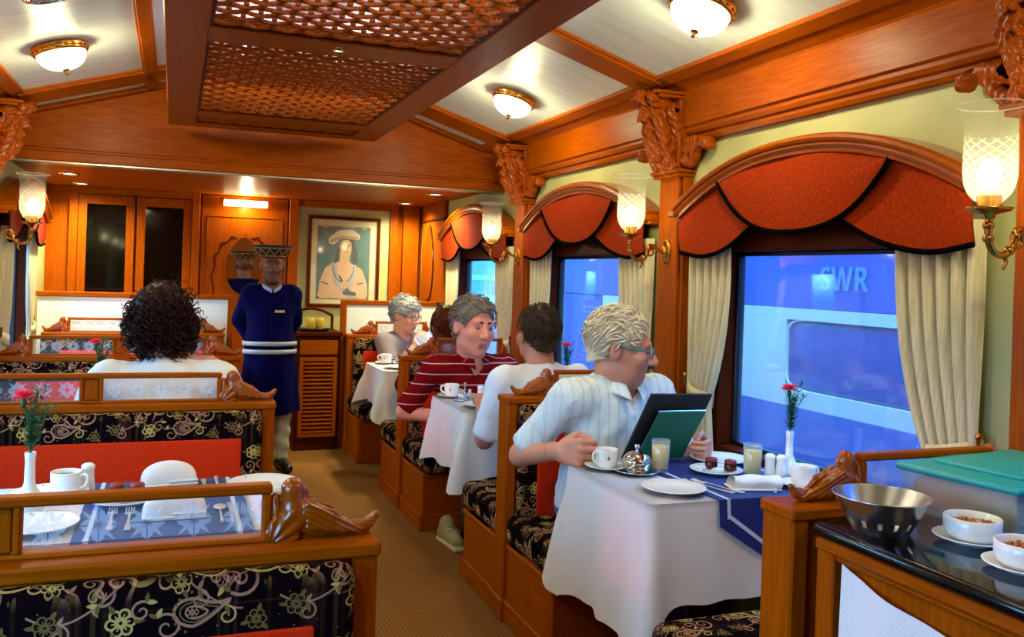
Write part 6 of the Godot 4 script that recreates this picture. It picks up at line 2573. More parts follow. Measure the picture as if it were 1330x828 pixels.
# seated or standing figure. Everything in metres relative to the node, x/z in the car's axes.
func figure(called: String, label: String, P: Dictionary) -> Node3D:
	var o := thing(called, label, "person", P.pos)
	var s: float = P.get("s", 1.0)
	var yaw: float = P.yaw
	var YB := Basis(Vector3.UP, yaw)
	var lean: float = P.get("lean", 0.1)
	var hy: float = P.get("hip", 0.50)
	var t := Vector3(0, cos(lean), sin(lean))
	var W := func(v: Vector3) -> Vector3: return YB * v
	var hip := Vector3(0, hy, 0)
	var waist := hip + t * 0.15 * s
	var chest := hip + t * 0.32 * s
	var neckb := hip + t * 0.475 * s
	var shy := hip + t * 0.425 * s
	var shw: float = P.get("shoulder", 0.185) * s
	var sL: Vector3 = W.call(shy + Vector3(shw, 0, 0))
	var sR: Vector3 = W.call(shy + Vector3(-shw, 0, 0))
	var hs: float = P.get("head_s", 1.0) * s
	var hyaw: float = P.get("head_yaw", yaw)
	var HB := Basis(Vector3.UP, hyaw) * Basis(Vector3(1, 0, 0), P.get("head_pitch", 0.0)) * Basis(Vector3(0, 0, 1), P.get("head_roll", 0.0))
	var nb: Vector3 = W.call(neckb)
	var hc: Vector3 = nb + W.call(Vector3(0, 0.150 * s, 0.035 * s + 0.05 * sin(lean))) + P.get("head_shift", Vector3.ZERO)
	var cell: float = P.get("cell", 0.014)
	var hcell: float = P.get("head_cell", 0.006)
	var skin: Color = lin(P.skin)
	var tint := skin_tint(hc, HB, hs, skin, lin(P.get("lip", Color(0.62, 0.30, 0.27))))
	var flat_tint := func(p: Vector3) -> Color:
		var n: float = noise.get_noise_3dv(p * 50.0) * 0.05
		return Color(skin.r * (1 + n), skin.g * (1 + n), skin.b * (1 + n))
	# arms
	var arms := []
	for side in [1.0, -1.0]:
		var sh: Vector3 = sL if side > 0 else sR
		var key := "lh" if side > 0 else "rh"
		var wr: Vector3 = P[key]
		var pole: Vector3 = P.get(key + "_pole", W.call(Vector3(side * 0.5, -0.6, -0.5)))
		var el := elbow_of(sh, wr, 0.285 * s, 0.255 * s, pole)
		arms.append([sh, el, wr, side, key])
	# ---- skin body: torso core, limbs, head, hands
	var st := SC()
	var F := field(Vector3(-0.42, hy - 0.25, -0.50), Vector3(0.45, hy + 0.62 * s, 0.50), cell)
	ell(F, W.call(waist), Vector3(0.13, 0.18, 0.095) * s, 0.05, YB)
	ell(F, W.call(chest), Vector3(0.145, 0.15, 0.095) * s, 0.05, YB)
	cap(F, sL, sR, 0.052 * s, 0.052 * s, 0.04)
	cap(F, nb + W.call(Vector3(0, -0.06, -0.01) * s), nb + W.call(Vector3(0, 0.02, 0.005) * s), 0.075 * s, 0.062 * s, 0.04)
	for a in arms:
		cap(F, a[0], a[1], 0.046 * s, 0.041 * s, 0.02)
		cap(F, a[1], a[2], 0.041 * s, 0.027 * s, 0.015)
	nets(F, st, flat_tint)
	head(st, hc, HB, hs, hcell, tint, nb + W.call(Vector3(0, -0.01, 0.0)), P.get("jaw", 1.0))
	for a in arms:
		var hd: Array = P.get(a[4] + "_dir", [])
		if hd.is_empty():
			hd = [(a[2] - a[1]).normalized(), Vector3.DOWN, 0.55]
		var ts := -a[3] as float      # thumb side
		hand(st, a[2], hd[0], hd[1], (ts if hd.size() < 4 else hd[3]) as float, hd[2], s * P.get(a[4] + "_s", 1.0), P.get("hand_cell", 0.005), flat_tint)
	var sm := mat(Color.WHITE, 0.5)
	sm.vertex_color_use_as_albedo = true
	sm.subsurf_scatter_enabled = true
	sm.subsurf_scatter_strength = 0.08
	part(o, "body", st, sm)
	if P.get("eyes", true):
		eyes(o, hc, HB, hs, P.get("iris", Color(0.03, 0.02, 0.015)))
		st = S()
		for q in [-1.0, 1.0]:
			var pts := []
			for i in 5:
				var u := i / 4.0
				pts.append(hc + HB * (Vector3(q * lerpf(0.012, 0.048, u), 0.0310 - 0.003 * u + 0.0035 * sin(PI * u), 0.0855 - 0.016 * u * u) * hs))
			tube(st, pts, 0.0050 * hs, 6, 0.0028 * hs)
		part(o, "eyebrows", st, P.get("brow", P.hair_mat))
	# ---- shirt
	st = S()
	var bel: float = P.get("belly", 0.0)
	F = field(Vector3(-0.44, minf(hy - 0.16, P.get("hem", hy - 0.16)), -0.46), Vector3(0.47, hy + 0.58 * s, 0.50), cell)
	ell(F, W.call(hip + Vector3(0, 0.05, 0.01)), Vector3(0.178, 0.13, 0.135) * s, 0.04, YB)
	ell(F, W.call(waist + Vector3(0, 0, bel * 0.6)), Vector3(0.165 + bel * 0.3, 0.17, 0.125 + bel) * s, 0.05, YB)
	ell(F, W.call(chest), Vector3(0.178, 0.175, 0.125) * s, 0.05, YB)
	cap(F, sL + W.call(Vector3(-0.02, -0.005, 0) * s), sR + W.call(Vector3(0.02, -0.005, 0) * s), 0.071 * s, 0.071 * s, 0.05)
	cap(F, W.call(neckb + Vector3(0, -0.035, -0.015) * s), W.call(neckb + Vector3(0, -0.03, -0.01) * s), 0.083 * s, 0.075 * s, 0.05)
	var sl: float = P.get("sleeve", 0.75)
	for a in arms:
		var e: Vector3 = a[0].lerp(a[1], minf(sl, 1.0))
		cap(F, a[0], a[0].lerp(e, 0.86), 0.066 * s, 0.056 * s, 0.03)
		if sl > 1.0:
			cap(F, a[1], a[1].lerp(a[2], (sl - 1.0) * 0.94), 0.052 * s, 0.042 * s, 0.02)
	var nk: float = P.get("neck_cut", 0.05)
	cap(F, nb + W.call(Vector3(0, 0.05, 0.02) * s), nb + W.call(Vector3(0, 0.0, 0.03) * s), 0.075 * s, 0.062 * s, 0.008, true)
	if nk > 0.0:
		cap(F, nb + W.call(Vector3(0, 0.0, 0.085) * s), W.call(neckb + Vector3(0, -nk, 0.115) * s), 0.055 * s, 0.008, 0.006, true)
	var wr_amp: float = P.get("wrinkle", 0.005)
	nets(F, st, null, func(p: Vector3, g: Vector3): return wr_amp * (noise.get_noise_3d(p.x * 9.0 + 3.0, p.y * 5.0, p.z * 9.0) + 0.5 * noise.get_noise_3d(p.x * 22.0, p.y * 12.0 + g.y, p.z * 22.0)))
	# open sleeve ends
	for a in arms:
		var p0: Vector3
		var p1: Vector3
		var r0 := 0.060
		var r1 := 0.062
		if sl <= 1.0:
			p0 = a[0].lerp(a[1], sl * 0.60)
			p1 = a[0].lerp(a[1], sl)
		else:
			p0 = a[1].lerp(a[2], (sl - 1.0) * 0.75)
			p1 = a[1].lerp(a[2], sl - 1.0)
			r0 = 0.046
			r1 = 0.042
		var ring := PackedFloat32Array([r0 * s, (r0 + 0.002) * s, r1 * s, (r1 + 0.001) * s, (r1 - 0.003) * s])
		sweep(st, PackedVector3Array([p0, p0.lerp(p1, 0.4), p0.lerp(p1, 0.8), p1, p0.lerp(p1, 0.97)]), circle(1.0, 18), Vector3(0.1, 0.3, 0.95), 1, ring, false, false)
	if P.get("collar", false):
		# two collar leaves turned down from the neck
		for q in [-1.0, 1.0]:
			var f := func(u, v):
				var ang := lerpf(PI, 0.30, u)
				var rr = (0.066 + 0.018 * v) * s
				var base := neckb + Vector3(q * rr * sin(ang) * 1.02, (0.028 - 0.036 * v - 0.040 * u * u * u * (0.55 + 0.45 * v)) * s, (rr * cos(ang) * 1.0 + 0.012 + 0.030 * u * v) * s / s)
				return W.call(base)
			grid(st, 16, 4, f, q < 0.0, 1)
			grid(st, 16, 4, func(u, v): return f.call(u, v) + W.call(Vector3(0, -0.003, 0)), q > 0.0, 2)
	part(o, "shirt", st, P.shirt)
	return_person_extra(o, P, W, hy, s, st)
	# ---- hair
	if P.has("hair"):
		P.hair.call(o, hc, HB, hs)
	o.set_meta("head_centre", hc)
	return o

func return_person_extra(o: Node3D, P: Dictionary, W: Callable, hy: float, s: float, _st: SurfaceTool) -> void:
	if not P.get("legs", true):
		return
	var st := S()
	var F := field(Vector3(-0.32, 0.05, -0.60), Vector3(0.32, hy + 0.16, 0.62), 0.016)
	ell(F, W.call(Vector3(0, hy + 0.02, -0.01)), Vector3(0.165, 0.10, 0.13) * s, 0.05, Basis.IDENTITY)
	var fz: float = P.get("foot_z", 0.40)
	var kz: float = P.get("knee_z", 0.40)
	for q in [-1.0, 1.0]:
		cap(F, W.call(Vector3(q * 0.09 * s, hy - 0.01, 0.02)), W.call(Vector3(q * 0.11, hy - 0.02, kz)), 0.082 * s, 0.062 * s, 0.03)
		cap(F, W.call(Vector3(q * 0.11, hy - 0.02, kz)), W.call(Vector3(q * 0.11, 0.11, fz)), 0.060 * s, 0.044 * s, 0.02)
	nets(F, st)
	part(o, "trousers", st, P.get("pants", mat(Color(0.10, 0.12, 0.18), 0.8)))
	for q in [-1.0, 1.0]:
		st = S()
		F = field(W.call(Vector3(q * 0.11, 0.06, fz)) - Vector3(0.20, 0.07, 0.20), W.call(Vector3(q * 0.11, 0.06, fz)) + Vector3(0.20, 0.09, 0.20), 0.009)
		shoe_field(F, W.call(Vector3(q * 0.11, 0, fz)), W.call(Vector3(0, 0, 1)))
		nets(F, st)
		part(o, "shoe", st, P.get("shoes", M.black))

func shoe_field(F: Dictionary, at: Vector3, f: Vector3) -> void:
	cap(F, at + Vector3(0, 0.040, 0) - f * 0.035, at + Vector3(0, 0.034, 0) + f * 0.13, 0.036, 0.032, 0.02)
	cap(F, at + Vector3(0, 0.045, 0) - f * 0.03, at + Vector3(0, 0.095, 0) - f * 0.01, 0.036, 0.040, 0.02)
	cap(F, at + Vector3(0, 0.07, 0) + f * 0.01, at + Vector3(0, 0.045, 0) + f * 0.09, 0.034, 0.028, 0.02)
	cut_plane(F, Vector3.DOWN, at + Vector3(0, 0.002, 0))

func cloth_mat(c: Color, stripes := 0) -> StandardMaterial3D:
	var m := mat(c, 0.85)
	if stripes == 1:      # fine vertical shirt stripes
		m.albedo_color = Color.WHITE
		m.albedo_texture = weave(128, func(x, y):
			var k := 0.5 + 0.5 * sin(TAU * x / 32.0)
			var th := noise.get_noise_2d(x * 1.4, y * 0.06) * 0.07
			var f := 0.04 if x % 8 < 2 else 0.0
			var d := 0.10 * pow(k, 10.0) + f * 0.5 - th * 0.6
			return Color(c.r - d, c.g - d * 0.9, c.b - d * 0.75))
		tri_mat(m, Vector3(7, 7, 7))
	elif stripes == 2:    # thin pale hoops on dark red
		m.albedo_color = Color.WHITE
		m.albedo_texture = weave(128, func(x, y):
			var n := noise.get_noise_2d(x * 0.8, y * 0.8) * 0.03
			if y % 64 < 6:
				return Color(0.78, 0.62, 0.62)
			return Color(c.r + n, c.g + n * 0.3, c.b + n * 0.3))
		tri_mat(m, Vector3(9, 9, 9))
		m.uv1_triplanar_sharpness = 10.0
	m.metallic_specular = 0.15
	return m

func hair_mat(c: Color) -> StandardMaterial3D:
	var m := mat(c, 0.42)
	m.metallic_specular = 0.25
	return m

func make_people() -> void:
	# short hair helper: shell with the face and nape cut away
	var short_hair := func(hm: Material, count: int, length: float, rad: float, line: float, sd: int, thick: float, cell: float, back: float) -> Callable:
		return func(o: Node3D, c: Vector3, B: Basis, k: float) -> void:
			var prims := func(F: Dictionary) -> void:
				ell(F, c + B * (Vector3(0, 0.036, -0.020) * k), Vector3(0.076 + thick, 0.087 + thick * 1.2, 0.095 + thick) * k, 0.01, B)
				ell(F, c + B * (Vector3(0, -0.03, -0.075) * k), Vector3(0.055, 0.06, 0.030) * k, 0.03 * k, B)
				ell(F, c + B * (Vector3(0, line - 0.082, 0.100) * k), Vector3(0.080, 0.088, 0.105) * k, 0.006, B, true)
				for s in [-1.0, 1.0]:
					ell(F, c + B * (Vector3(s * 0.088, -0.040, 0.008) * k), Vector3(0.032, 0.062, 0.042) * k, 0.006, B, true)
				cut_plane(F, B * Vector3(0, -0.9, 0.45).normalized(), c + B * (Vector3(0, back, -0.08) * k))
			var keep := func(q: Vector3) -> bool:
				if q.z > 0.045 and q.y < line + 0.012:
					return false
				if q.z > -0.025 and q.y < 0.022:
					return false
				return q.y > back + 0.02
			var comb := func(q: Vector3) -> Vector3:
				return Vector3(0.35 * signf(q.x) + 0.25, -0.5 if q.z < 0.0 else 0.05, -0.6 if q.z < 0.02 else 0.35)
			hair_part(o, c, B, k, cell, hm, prims, keep, comb, Vector3(0.078 + thick, 0.089 + thick * 1.2, 0.097 + thick), Vector3(0, 0.036, -0.020), count, length, rad, sd)
	# --- man with the tablet
	var white_h := hair_mat(Color(0.84, 0.80, 0.70))
	var p1 := Vector3(1.545, 0, -3.035)
	var man := figure("person", "white haired man in a pale striped shirt looking out of the window", {
		"pos": p1, "yaw": 0.20, "s": 1.06, "hip": 0.475, "lean": 0.16, "belly": 0.02, "shoulder": 0.20, "cell": 0.012, "head_cell": 0.0042, "hand_cell": 0.0035,
		"head_yaw": 1.02, "head_pitch": 0.16, "head_roll": 0.0, "head_s": 1.10, "jaw": 1.05, "head_shift": Vector3(-0.010, -0.032, -0.01),
		"skin": Color(0.80, 0.53, 0.42), "hair_mat": white_h, "brow": white_h, "iris": Color(0.05, 0.07, 0.08),
		"rh": Vector3(1.275, 0.748, -2.815) - p1, "rh_pole": Vector3(-0.40, -0.8, -0.35), "rh_s": 1.18, "lh_s": 0.86, "rh_dir": [Vector3(0.25, 0.12, 0.9), Vector3(1.0, -0.1, -0.25), 1.35, 1.0],
		"lh": Vector3(1.800, 0.778, -2.735) - p1, "lh_pole": Vector3(0.35, -0.8, -0.4), "lh_dir": [Vector3(-0.25, -0.12, 0.95), Vector3(-0.95, 0.0, -0.25), 0.75, -1.0],
		"sleeve": 0.86, "collar": true, "neck_cut": 0.115, "wrinkle": 0.008, "shirt": cloth_mat(Color(0.84, 0.88, 0.87), 1), "pants": mat(Color(0.30, 0.38, 0.50), 0.85), "foot_z": 0.36, "knee_z": 0.38,
		"hair": short_hair.call(white_h, 1500, 0.048, 0.0016, 0.096, 21, 0.004, 0.006, -0.055)})
	var hc: Vector3 = man.get_meta("head_centre")
	man.remove_meta("head_centre")
	spectacles(man, hc, Basis(Vector3.UP, 1.02) * Basis(Vector3(1, 0, 0), 0.16), 1.04 * 1.12, mat(Color(0.05, 0.50, 0.52), 0.3))
	# the tablet he holds
	var tb := thing("tablet", "black tablet with an open green cover held by the white haired man", "tablet", Vector3(1.469, 0.73, -2.733))
	var ex := Vector3(1.0, -0.016, 0.0).normalized()
	var ey := (Vector3(1.526, 0.96, -2.65) - Vector3(1.469, 0.73, -2.733)).normalized()
	var ez := ex.cross(ey).normalized()
	ey = ez.cross(ex)
	var st := S()
	box(st, Vector3(0.1215 + 0.025, 0.125, 0), Vector3(0.243, 0.25, 0.009), 0.004, Transform3D(Basis(ex, ey, ez), Vector3(0, 0.004, 0)))
	var sh := PackedVector2Array([Vector2(0.004, 0.0), Vector2(0.247, 0.0), Vector2(0.304, 0.249), Vector2(0.061, 0.249)])
	st = S()
	ext(st, sh, -0.0045, 0.0045, Transform3D(Basis(ex, ey, ez), Vector3(0, 0.004, 0)))
	part(tb, "slate", st, mat(Color(0.012, 0.012, 0.016), 0.6))
	for k in 3:
		var x0 := 0.075 + k * 0.062
		st = S()
		ext(st, PackedVector2Array([Vector2(x0 - 0.052, 0.006), Vector2(x0 + 0.0605 - 0.052, 0.006), Vector2(x0 + 0.0605, 0.186), Vector2(x0, 0.186)]), 0.012, 0.0165 + 0.001 * (k % 2), Transform3D(Basis(ex, ey, ez), Vector3(0.018, 0.004, 0.012)))
		part(tb, "cover_panel", st, mat(Color(0.045, 0.36, 0.26), 0.6), "green fabric cover panel")
	st = S()
	tube(st, [Vector3(0.018, 0.004, 0.012) + ex * 0.072 + ey * 0.190 + ez * 0.010, Vector3(0.018, 0.004, 0.012) + ex * 0.166 + ey * 0.190 + ez * 0.010, Vector3(0.018, 0.004, 0.012) + ex * 0.262 + ey * 0.190 + ez * 0.010], 0.004, 8)
	part(tb, "hinge", st, M.silver)
	# --- man in a white t-shirt, back to us
	var dark_h := hair_mat(Color(0.21, 0.165, 0.125))
	var p2 := Vector3(1.535, 0, -3.545)
	var b2 := figure("person", "dark haired man in a white t-shirt seen from behind", {
		"pos": p2, "yaw": PI + 0.10, "s": 1.0, "hip": 0.475, "lean": 0.14, "shoulder": 0.19, "head_s": 1.06, "head_cell": 0.0055, "eyes": false, "legs": false,
		"skin": Color(0.70, 0.45, 0.34), "hair_mat": dark_h, "rh": Vector3(1.72, 0.75, -3.93) - p2, "lh": Vector3(1.36, 0.745, -3.90) - p2, "lh_pole": Vector3(-0.25, -1.0, 0.25), "rh_pole": Vector3(0.25, -1, 0.25),
		"sleeve": 0.92, "neck_cut": 0.0, "wrinkle": 0.007, "shirt": cloth_mat(Color(0.84, 0.85, 0.86)),
		"hair": short_hair.call(dark_h, 700, 0.028, 0.0011, 0.060, 31, 0.004, 0.007, -0.060)})
	b2.remove_meta("head_centre")
	# --- man in the red striped polo, leaning in
	var grey_h := hair_mat(Color(0.46, 0.43, 0.40))
	var p3 := Vector3(1.50, 0, -4.62)
	var b3 := figure("person", "man in a dark red striped polo shirt facing us", {
		"pos": p3, "yaw": 0.10, "s": 1.04, "hip": 0.425, "lean": 0.20, "shoulder": 0.20, "head_s": 1.20, "head_cell": 0.0055, "belly": 0.02,
		"head_yaw": 0.22, "head_pitch": 0.10, "head_roll": -0.07, "jaw": 1.08, "head_shift": Vector3(-0.015, 0.012, 0.005), "rh_pole": Vector3(-0.4, -0.8, -0.3), "lh_pole": Vector3(0.4, -0.8, -0.3), "skin": Color(0.80, 0.54, 0.44), "hair_mat": grey_h, "brow": hair_mat(Color(0.10, 0.08, 0.07)),
		"rh": Vector3(1.37, 0.60, -4.44) - p3, "lh": Vector3(1.66, 0.80, -4.36) - p3, "lh_dir": [Vector3(-0.4, 0.3, 0.8), Vector3(-0.5, -0.6, 0.0), 0.9, 1.0],
		"sleeve": 0.90, "collar": true, "neck_cut": 0.16, "shirt": cloth_mat(Color(0.42, 0.035, 0.045), 2),
		"hair": short_hair.call(grey_h, 480, 0.040, 0.0019, 0.072, 41, 0.011, 0.007, -0.07)})
	b3.remove_meta("head_centre")
	put("spoon", "spoon in the hand of the man in red stripes", Vector3(1.635, 0.80, -4.285), 0.5)
	# --- grey haired woman at the far table
	var silver_h := hair_mat(Color(0.56, 0.57, 0.56))
	var p4 := Vector3(1.555, 0, -6.45)
	var b4 := figure("person", "grey haired woman in glasses and a beige cardigan raising a napkin", {
		"pos": p4, "yaw": 0.40, "s": 0.95, "hip": 0.455, "lean": 0.16, "shoulder": 0.165, "head_s": 1.10, "cell": 0.015, "head_cell": 0.0065, "hand_cell": 0.006,
		"head_yaw": 0.72, "head_pitch": 0.22, "head_roll": 0.0, "skin": Color(0.80, 0.55, 0.45), "hair_mat": silver_h,
		"rh": Vector3(1.64, 0.835, -6.20) - p4, "rh_pole": Vector3(-0.6, -1, 0.2), "rh_dir": [Vector3(0.45, 0.6, 0.3), Vector3(0.4, 0, -0.8), 0.8], "lh": Vector3(1.76, 0.80, -6.26) - p4,
		"sleeve": 1.75, "neck_cut": 0.06, "shirt": cloth_mat(Color(0.52, 0.47, 0.47)), "legs": false,
		"hair": short_hair.call(silver_h, 360, 0.040, 0.0021, 0.055, 51, 0.016, 0.008, -0.075)})
	var hc4: Vector3 = b4.get_meta("head_centre")
	b4.remove_meta("head_centre")
	spectacles(b4, hc4, Basis(Vector3.UP, 0.72) * Basis(Vector3(1, 0, 0), 0.22), 0.95 * 1.10, mat(Color(0.03, 0.03, 0.05), 0.3))
	st = S()
	sheet(st, 12, 10, func(u, v): return Vector3((u - 0.5) * 0.16, (v - 0.5) * 0.13 + 0.012 * sin(u * 7.0), 0.020 * sin(u * 9.0 + v * 4.0)), Vector3(0, 0, -0.003))
	var np := single("raised_napkin", st, M.napkin, "crumpled white napkin held up by the grey haired woman", "napkin", Vector3(1.715, 0.865, -6.145), 0.3)
	np.rotation.z = 0.5
	# --- person with long brown hair, back to us
	var brown_h := hair_mat(Color(0.32, 0.14, 0.06))
	var p5 := Vector3(1.60, 0, -5.27)
	var long_hair := func(hm: Material, sd: int, low: float) -> Callable:
		return func(o: Node3D, c: Vector3, B: Basis, k: float) -> void:
			var prims := func(F: Dictionary) -> void:
				ell(F, c + B * (Vector3(0, 0.034, -0.022) * k), Vector3(0.090, 0.100, 0.106) * k, 0.01, B)
				ell(F, c + B * (Vector3(0, -0.05, -0.055) * k), Vector3(0.092, 0.10, 0.055) * k, 0.04 * k, B)
				ell(F, c + B * (Vector3(0, low, -0.060) * k), Vector3(0.080, 0.07, 0.040) * k, 0.04 * k, B)
				ell(F, c + B * (Vector3(0, -0.040, 0.100) * k), Vector3(0.072, 0.105, 0.100) * k, 0.006, B, true)
			var keep := func(q: Vector3) -> bool: return not (q.z > 0.03 and q.y < 0.06)
			var comb := func(q: Vector3) -> Vector3: return Vector3(0.15 * signf(q.x), -1.0, -0.2)
			hair_part(o, c, B, k, 0.008, hm, prims, keep, comb, Vector3(0.092, 0.125, 0.108), Vector3(0, 0.01, -0.024), 420, 0.09, 0.0022, sd)
	var b5 := figure("person", "guest with long brown hair seen from behind", {
		"pos": p5, "yaw": PI, "s": 0.93, "hip": 0.455, "lean": 0.10, "shoulder": 0.165, "head_s": 1.02, "cell": 0.016, "head_cell": 0.008, "hand_cell": 0.007, "eyes": false, "legs": false,
		"skin": Color(0.72, 0.48, 0.38), "hair_mat": brown_h, "rh": Vector3(1.72, 0.75, -5.64) - p5, "lh": Vector3(1.48, 0.75, -5.64) - p5,
		"sleeve": 1.8, "neck_cut": 0.0, "shirt": cloth_mat(Color(0.35, 0.10, 0.10)), "hair": long_hair.call(brown_h, 61, -0.10)})
	b5.remove_meta("head_centre")
	# --- guest with dark curly hair, back to us
	var curl_h := hair_mat(Color(0.15, 0.055, 0.05))
	var p6 := Vector3(-0.022, 0, -3.54)
	var b6 := figure("person", "guest with dark curly hair in a white shirt seen from behind", {
		"pos": p6, "yaw": PI, "s": 1.04, "hip": 0.48, "lean": 0.06, "shoulder": 0.195, "head_s": 1.06, "cell": 0.012, "head_cell": 0.008, "eyes": false, "legs": false, "head_shift": Vector3(-0.015, 0.01, 0.0),
		"skin": Color(0.72, 0.48, 0.38), "hair_mat": curl_h, "rh": Vector3(0.18, 0.76, -3.93) - p6, "lh": Vector3(-0.22, 0.76, -3.93) - p6,
		"sleeve": 1.85, "neck_cut": 0.0, "collar": true, "wrinkle": 0.006, "shirt": cloth_mat(Color(0.86, 0.86, 0.85)),
		"hair": func(o: Node3D, c: Vector3, B: Basis, k: float) -> void: curls(o, c, B, k * 0.93, curl_h)})
	b6.remove_meta("head_centre")
	# --- guest opposite, almost hidden
	var blk_h := hair_mat(Color(0.03, 0.02, 0.018))
	var p7 := Vector3(0.03, 0, -4.74)
	var b7 := figure("person", "dark haired guest in a pale pink top behind the curly hair", {
		"pos": p7, "yaw": 0.0, "s": 0.95, "hip": 0.44, "lean": 0.10, "shoulder": 0.155, "cell": 0.016, "head_cell": 0.008, "hand_cell": 0.007, "legs": false,
		"skin": Color(0.62, 0.40, 0.30), "hair_mat": blk_h, "rh": Vector3(-0.12, 0.75, -4.42) - p7, "lh": Vector3(0.22, 0.75, -4.42) - p7,
		"sleeve": 1.7, "neck_cut": 0.05, "shirt": cloth_mat(Color(0.80, 0.56, 0.54)), "hair": long_hair.call(blk_h, 71, -0.08)})
	b7.remove_meta("head_centre")
	waiter()
	# sneaker under the middle table
	st = S()
	var F := field(Vector3(-0.12, -0.01, -0.2), Vector3(0.12, 0.16, 0.2), 0.007)
	shoe_field(F, Vector3(0, 0, -0.04), Vector3(0, 0, 1))
	nets(F, st)
	var sn := thing("sneaker", "pale sneaker on the floor under the middle right table", "shoe", Vector3(1.335, 0, -4.24), 0.1)
	part(sn, "upper", st, mat(Color(0.58, 0.56, 0.38), 0.8))
	st = S()
	for k in 4:
		tube(st, [Vector3(-0.028, 0.088 - k * 0.008, 0.0 + k * 0.018), Vector3(0, 0.100 - k * 0.010, 0.012 + k * 0.018), Vector3(0.028, 0.088 - k * 0.008, 0.0 + k * 0.018)], 0.0035, 6)
	part(sn, "laces", st, mat(Color(0.75, 0.74, 0.66), 0.8))
	st = S()
	cushion(st, Vector3(0, 0.012, 0.02), Vector3(0.082, 0.024, 0.25), 0.011, 2)
	part(sn, "sole", st, mat(Color(0.70, 0.68, 0.55), 0.7))

func curls(o: Node3D, c: Vector3, B: Basis, k: float, hm: Material) -> void:
	var st := S()
	var F := field(c - Vector3(0.20, 0.24, 0.20), c + Vector3(0.20, 0.22, 0.20), 0.009)
	ell(F, c + B * Vector3(0, 0.035, -0.022), Vector3(0.098, 0.116, 0.110) * k, 0.02, B)
	ell(F, c + B * Vector3(0, -0.03, -0.03), Vector3(0.096, 0.092, 0.090) * k, 0.03, B)
	ell(F, c + B * Vector3(0, -0.04, 0.13), Vector3(0.07, 0.11, 0.09), 0.006, B, true)
	nets(F, st, null, func(p: Vector3, _g): return 0.006 * noise.get_noise_3dv(p * 45.0))
	var g := RandomNumberGenerator.new()
	g.seed = 8
	for i in 1000:
		var q := Vector3(g.randfn(), g.randfn(), g.randfn()).normalized()
		if q.z > 0.35 and q.y < 0.45:
			continue
		if q.y < -0.92:
			continue
		var root := Vector3(0, 0.004, -0.024) + q * Vector3(0.102, 0.132, 0.114)
		var down := (Vector3(0, -1.0, 0) + q * 0.55 + Vector3(g.randfn(), g.randfn(), g.randfn()) * 0.35).normalized()
		var side := down.cross(q).normalized()
		var up := side.cross(down)
		var pts := PackedVector3Array()
		var rr := PackedFloat32Array()
		var rad := 0.007 + 0.007 * g.randf()
		var ph := g.randf() * TAU
		var ll := 0.026 + 0.030 * g.randf()
		for j in 13:
			var t := j / 12.0
			var a := ph + t * TAU * 1.5
			pts.append(c + B * ((root + down * ll * t + q * 0.010 * t + (side * cos(a) + up * sin(a)) * rad * minf(1.0, 0.3 + t)) * k))
			rr.append(0.0034 * (1.0 - 0.6 * t))
		sweep(st, pts, circle(1.0, 5), Vector3(0.2, 0.9, 0.3), 1, rr, false, false)
	part(o, "hair", st, hm)

func spectacles(o: Node3D, c: Vector3, B: Basis, k: float, m: Material) -> void:
	var T := func(x: float, y: float, z: float) -> Vector3: return c + B * (Vector3(x, y, z) * k)
	var st := S()
	for s in [-1.0, 1.0]:
		var ring := []
		for i in 20:
			var a := TAU * i / 20
			var sx := signf(cos(a)) * pow(absf(cos(a)), 0.6)
			var sy := signf(sin(a)) * pow(absf(sin(a)), 0.6)
			ring.append(T.call(s * 0.033 + 0.023 * sx, 0.004 + 0.0145 * sy, 0.104 - 0.010 * absf(s * 0.033 + 0.023 * sx) / 0.05))
		tube(st, ring, 0.0019 * k, 6, -1.0, true)
		tube(st, [T.call(s * 0.056, 0.010, 0.093), T.call(s * 0.074, 0.012, 0.07), T.call(s * 0.081, 0.012, 0.0), T.call(s * 0.080, -0.004, -0.022)], 0.0030 * k, 6)
	tube(st, [T.call(-0.011, 0.007, 0.103), T.call(0, 0.010, 0.108), T.call(0.011, 0.007, 0.103)], 0.002 * k, 6)
	var fr := part(o, "spectacles", st, m, "spectacle frame")
	st = S()
	for s in [-1.0, 1.0]:
		var poly := PackedVector2Array()
		for i in 20:
			var a := TAU * i / 20
			poly.append(Vector2(s * 0.033 + 0.023 * signf(cos(a)) * pow(absf(cos(a)), 0.6), 0.004 + 0.0145 * signf(sin(a)) * pow(absf(sin(a)), 0.6)) * k)
		ext(st, poly, 0.0985 * k, 0.0995 * k, Transform3D(B, c))
	part(fr, "lenses", st, M.tumbler)

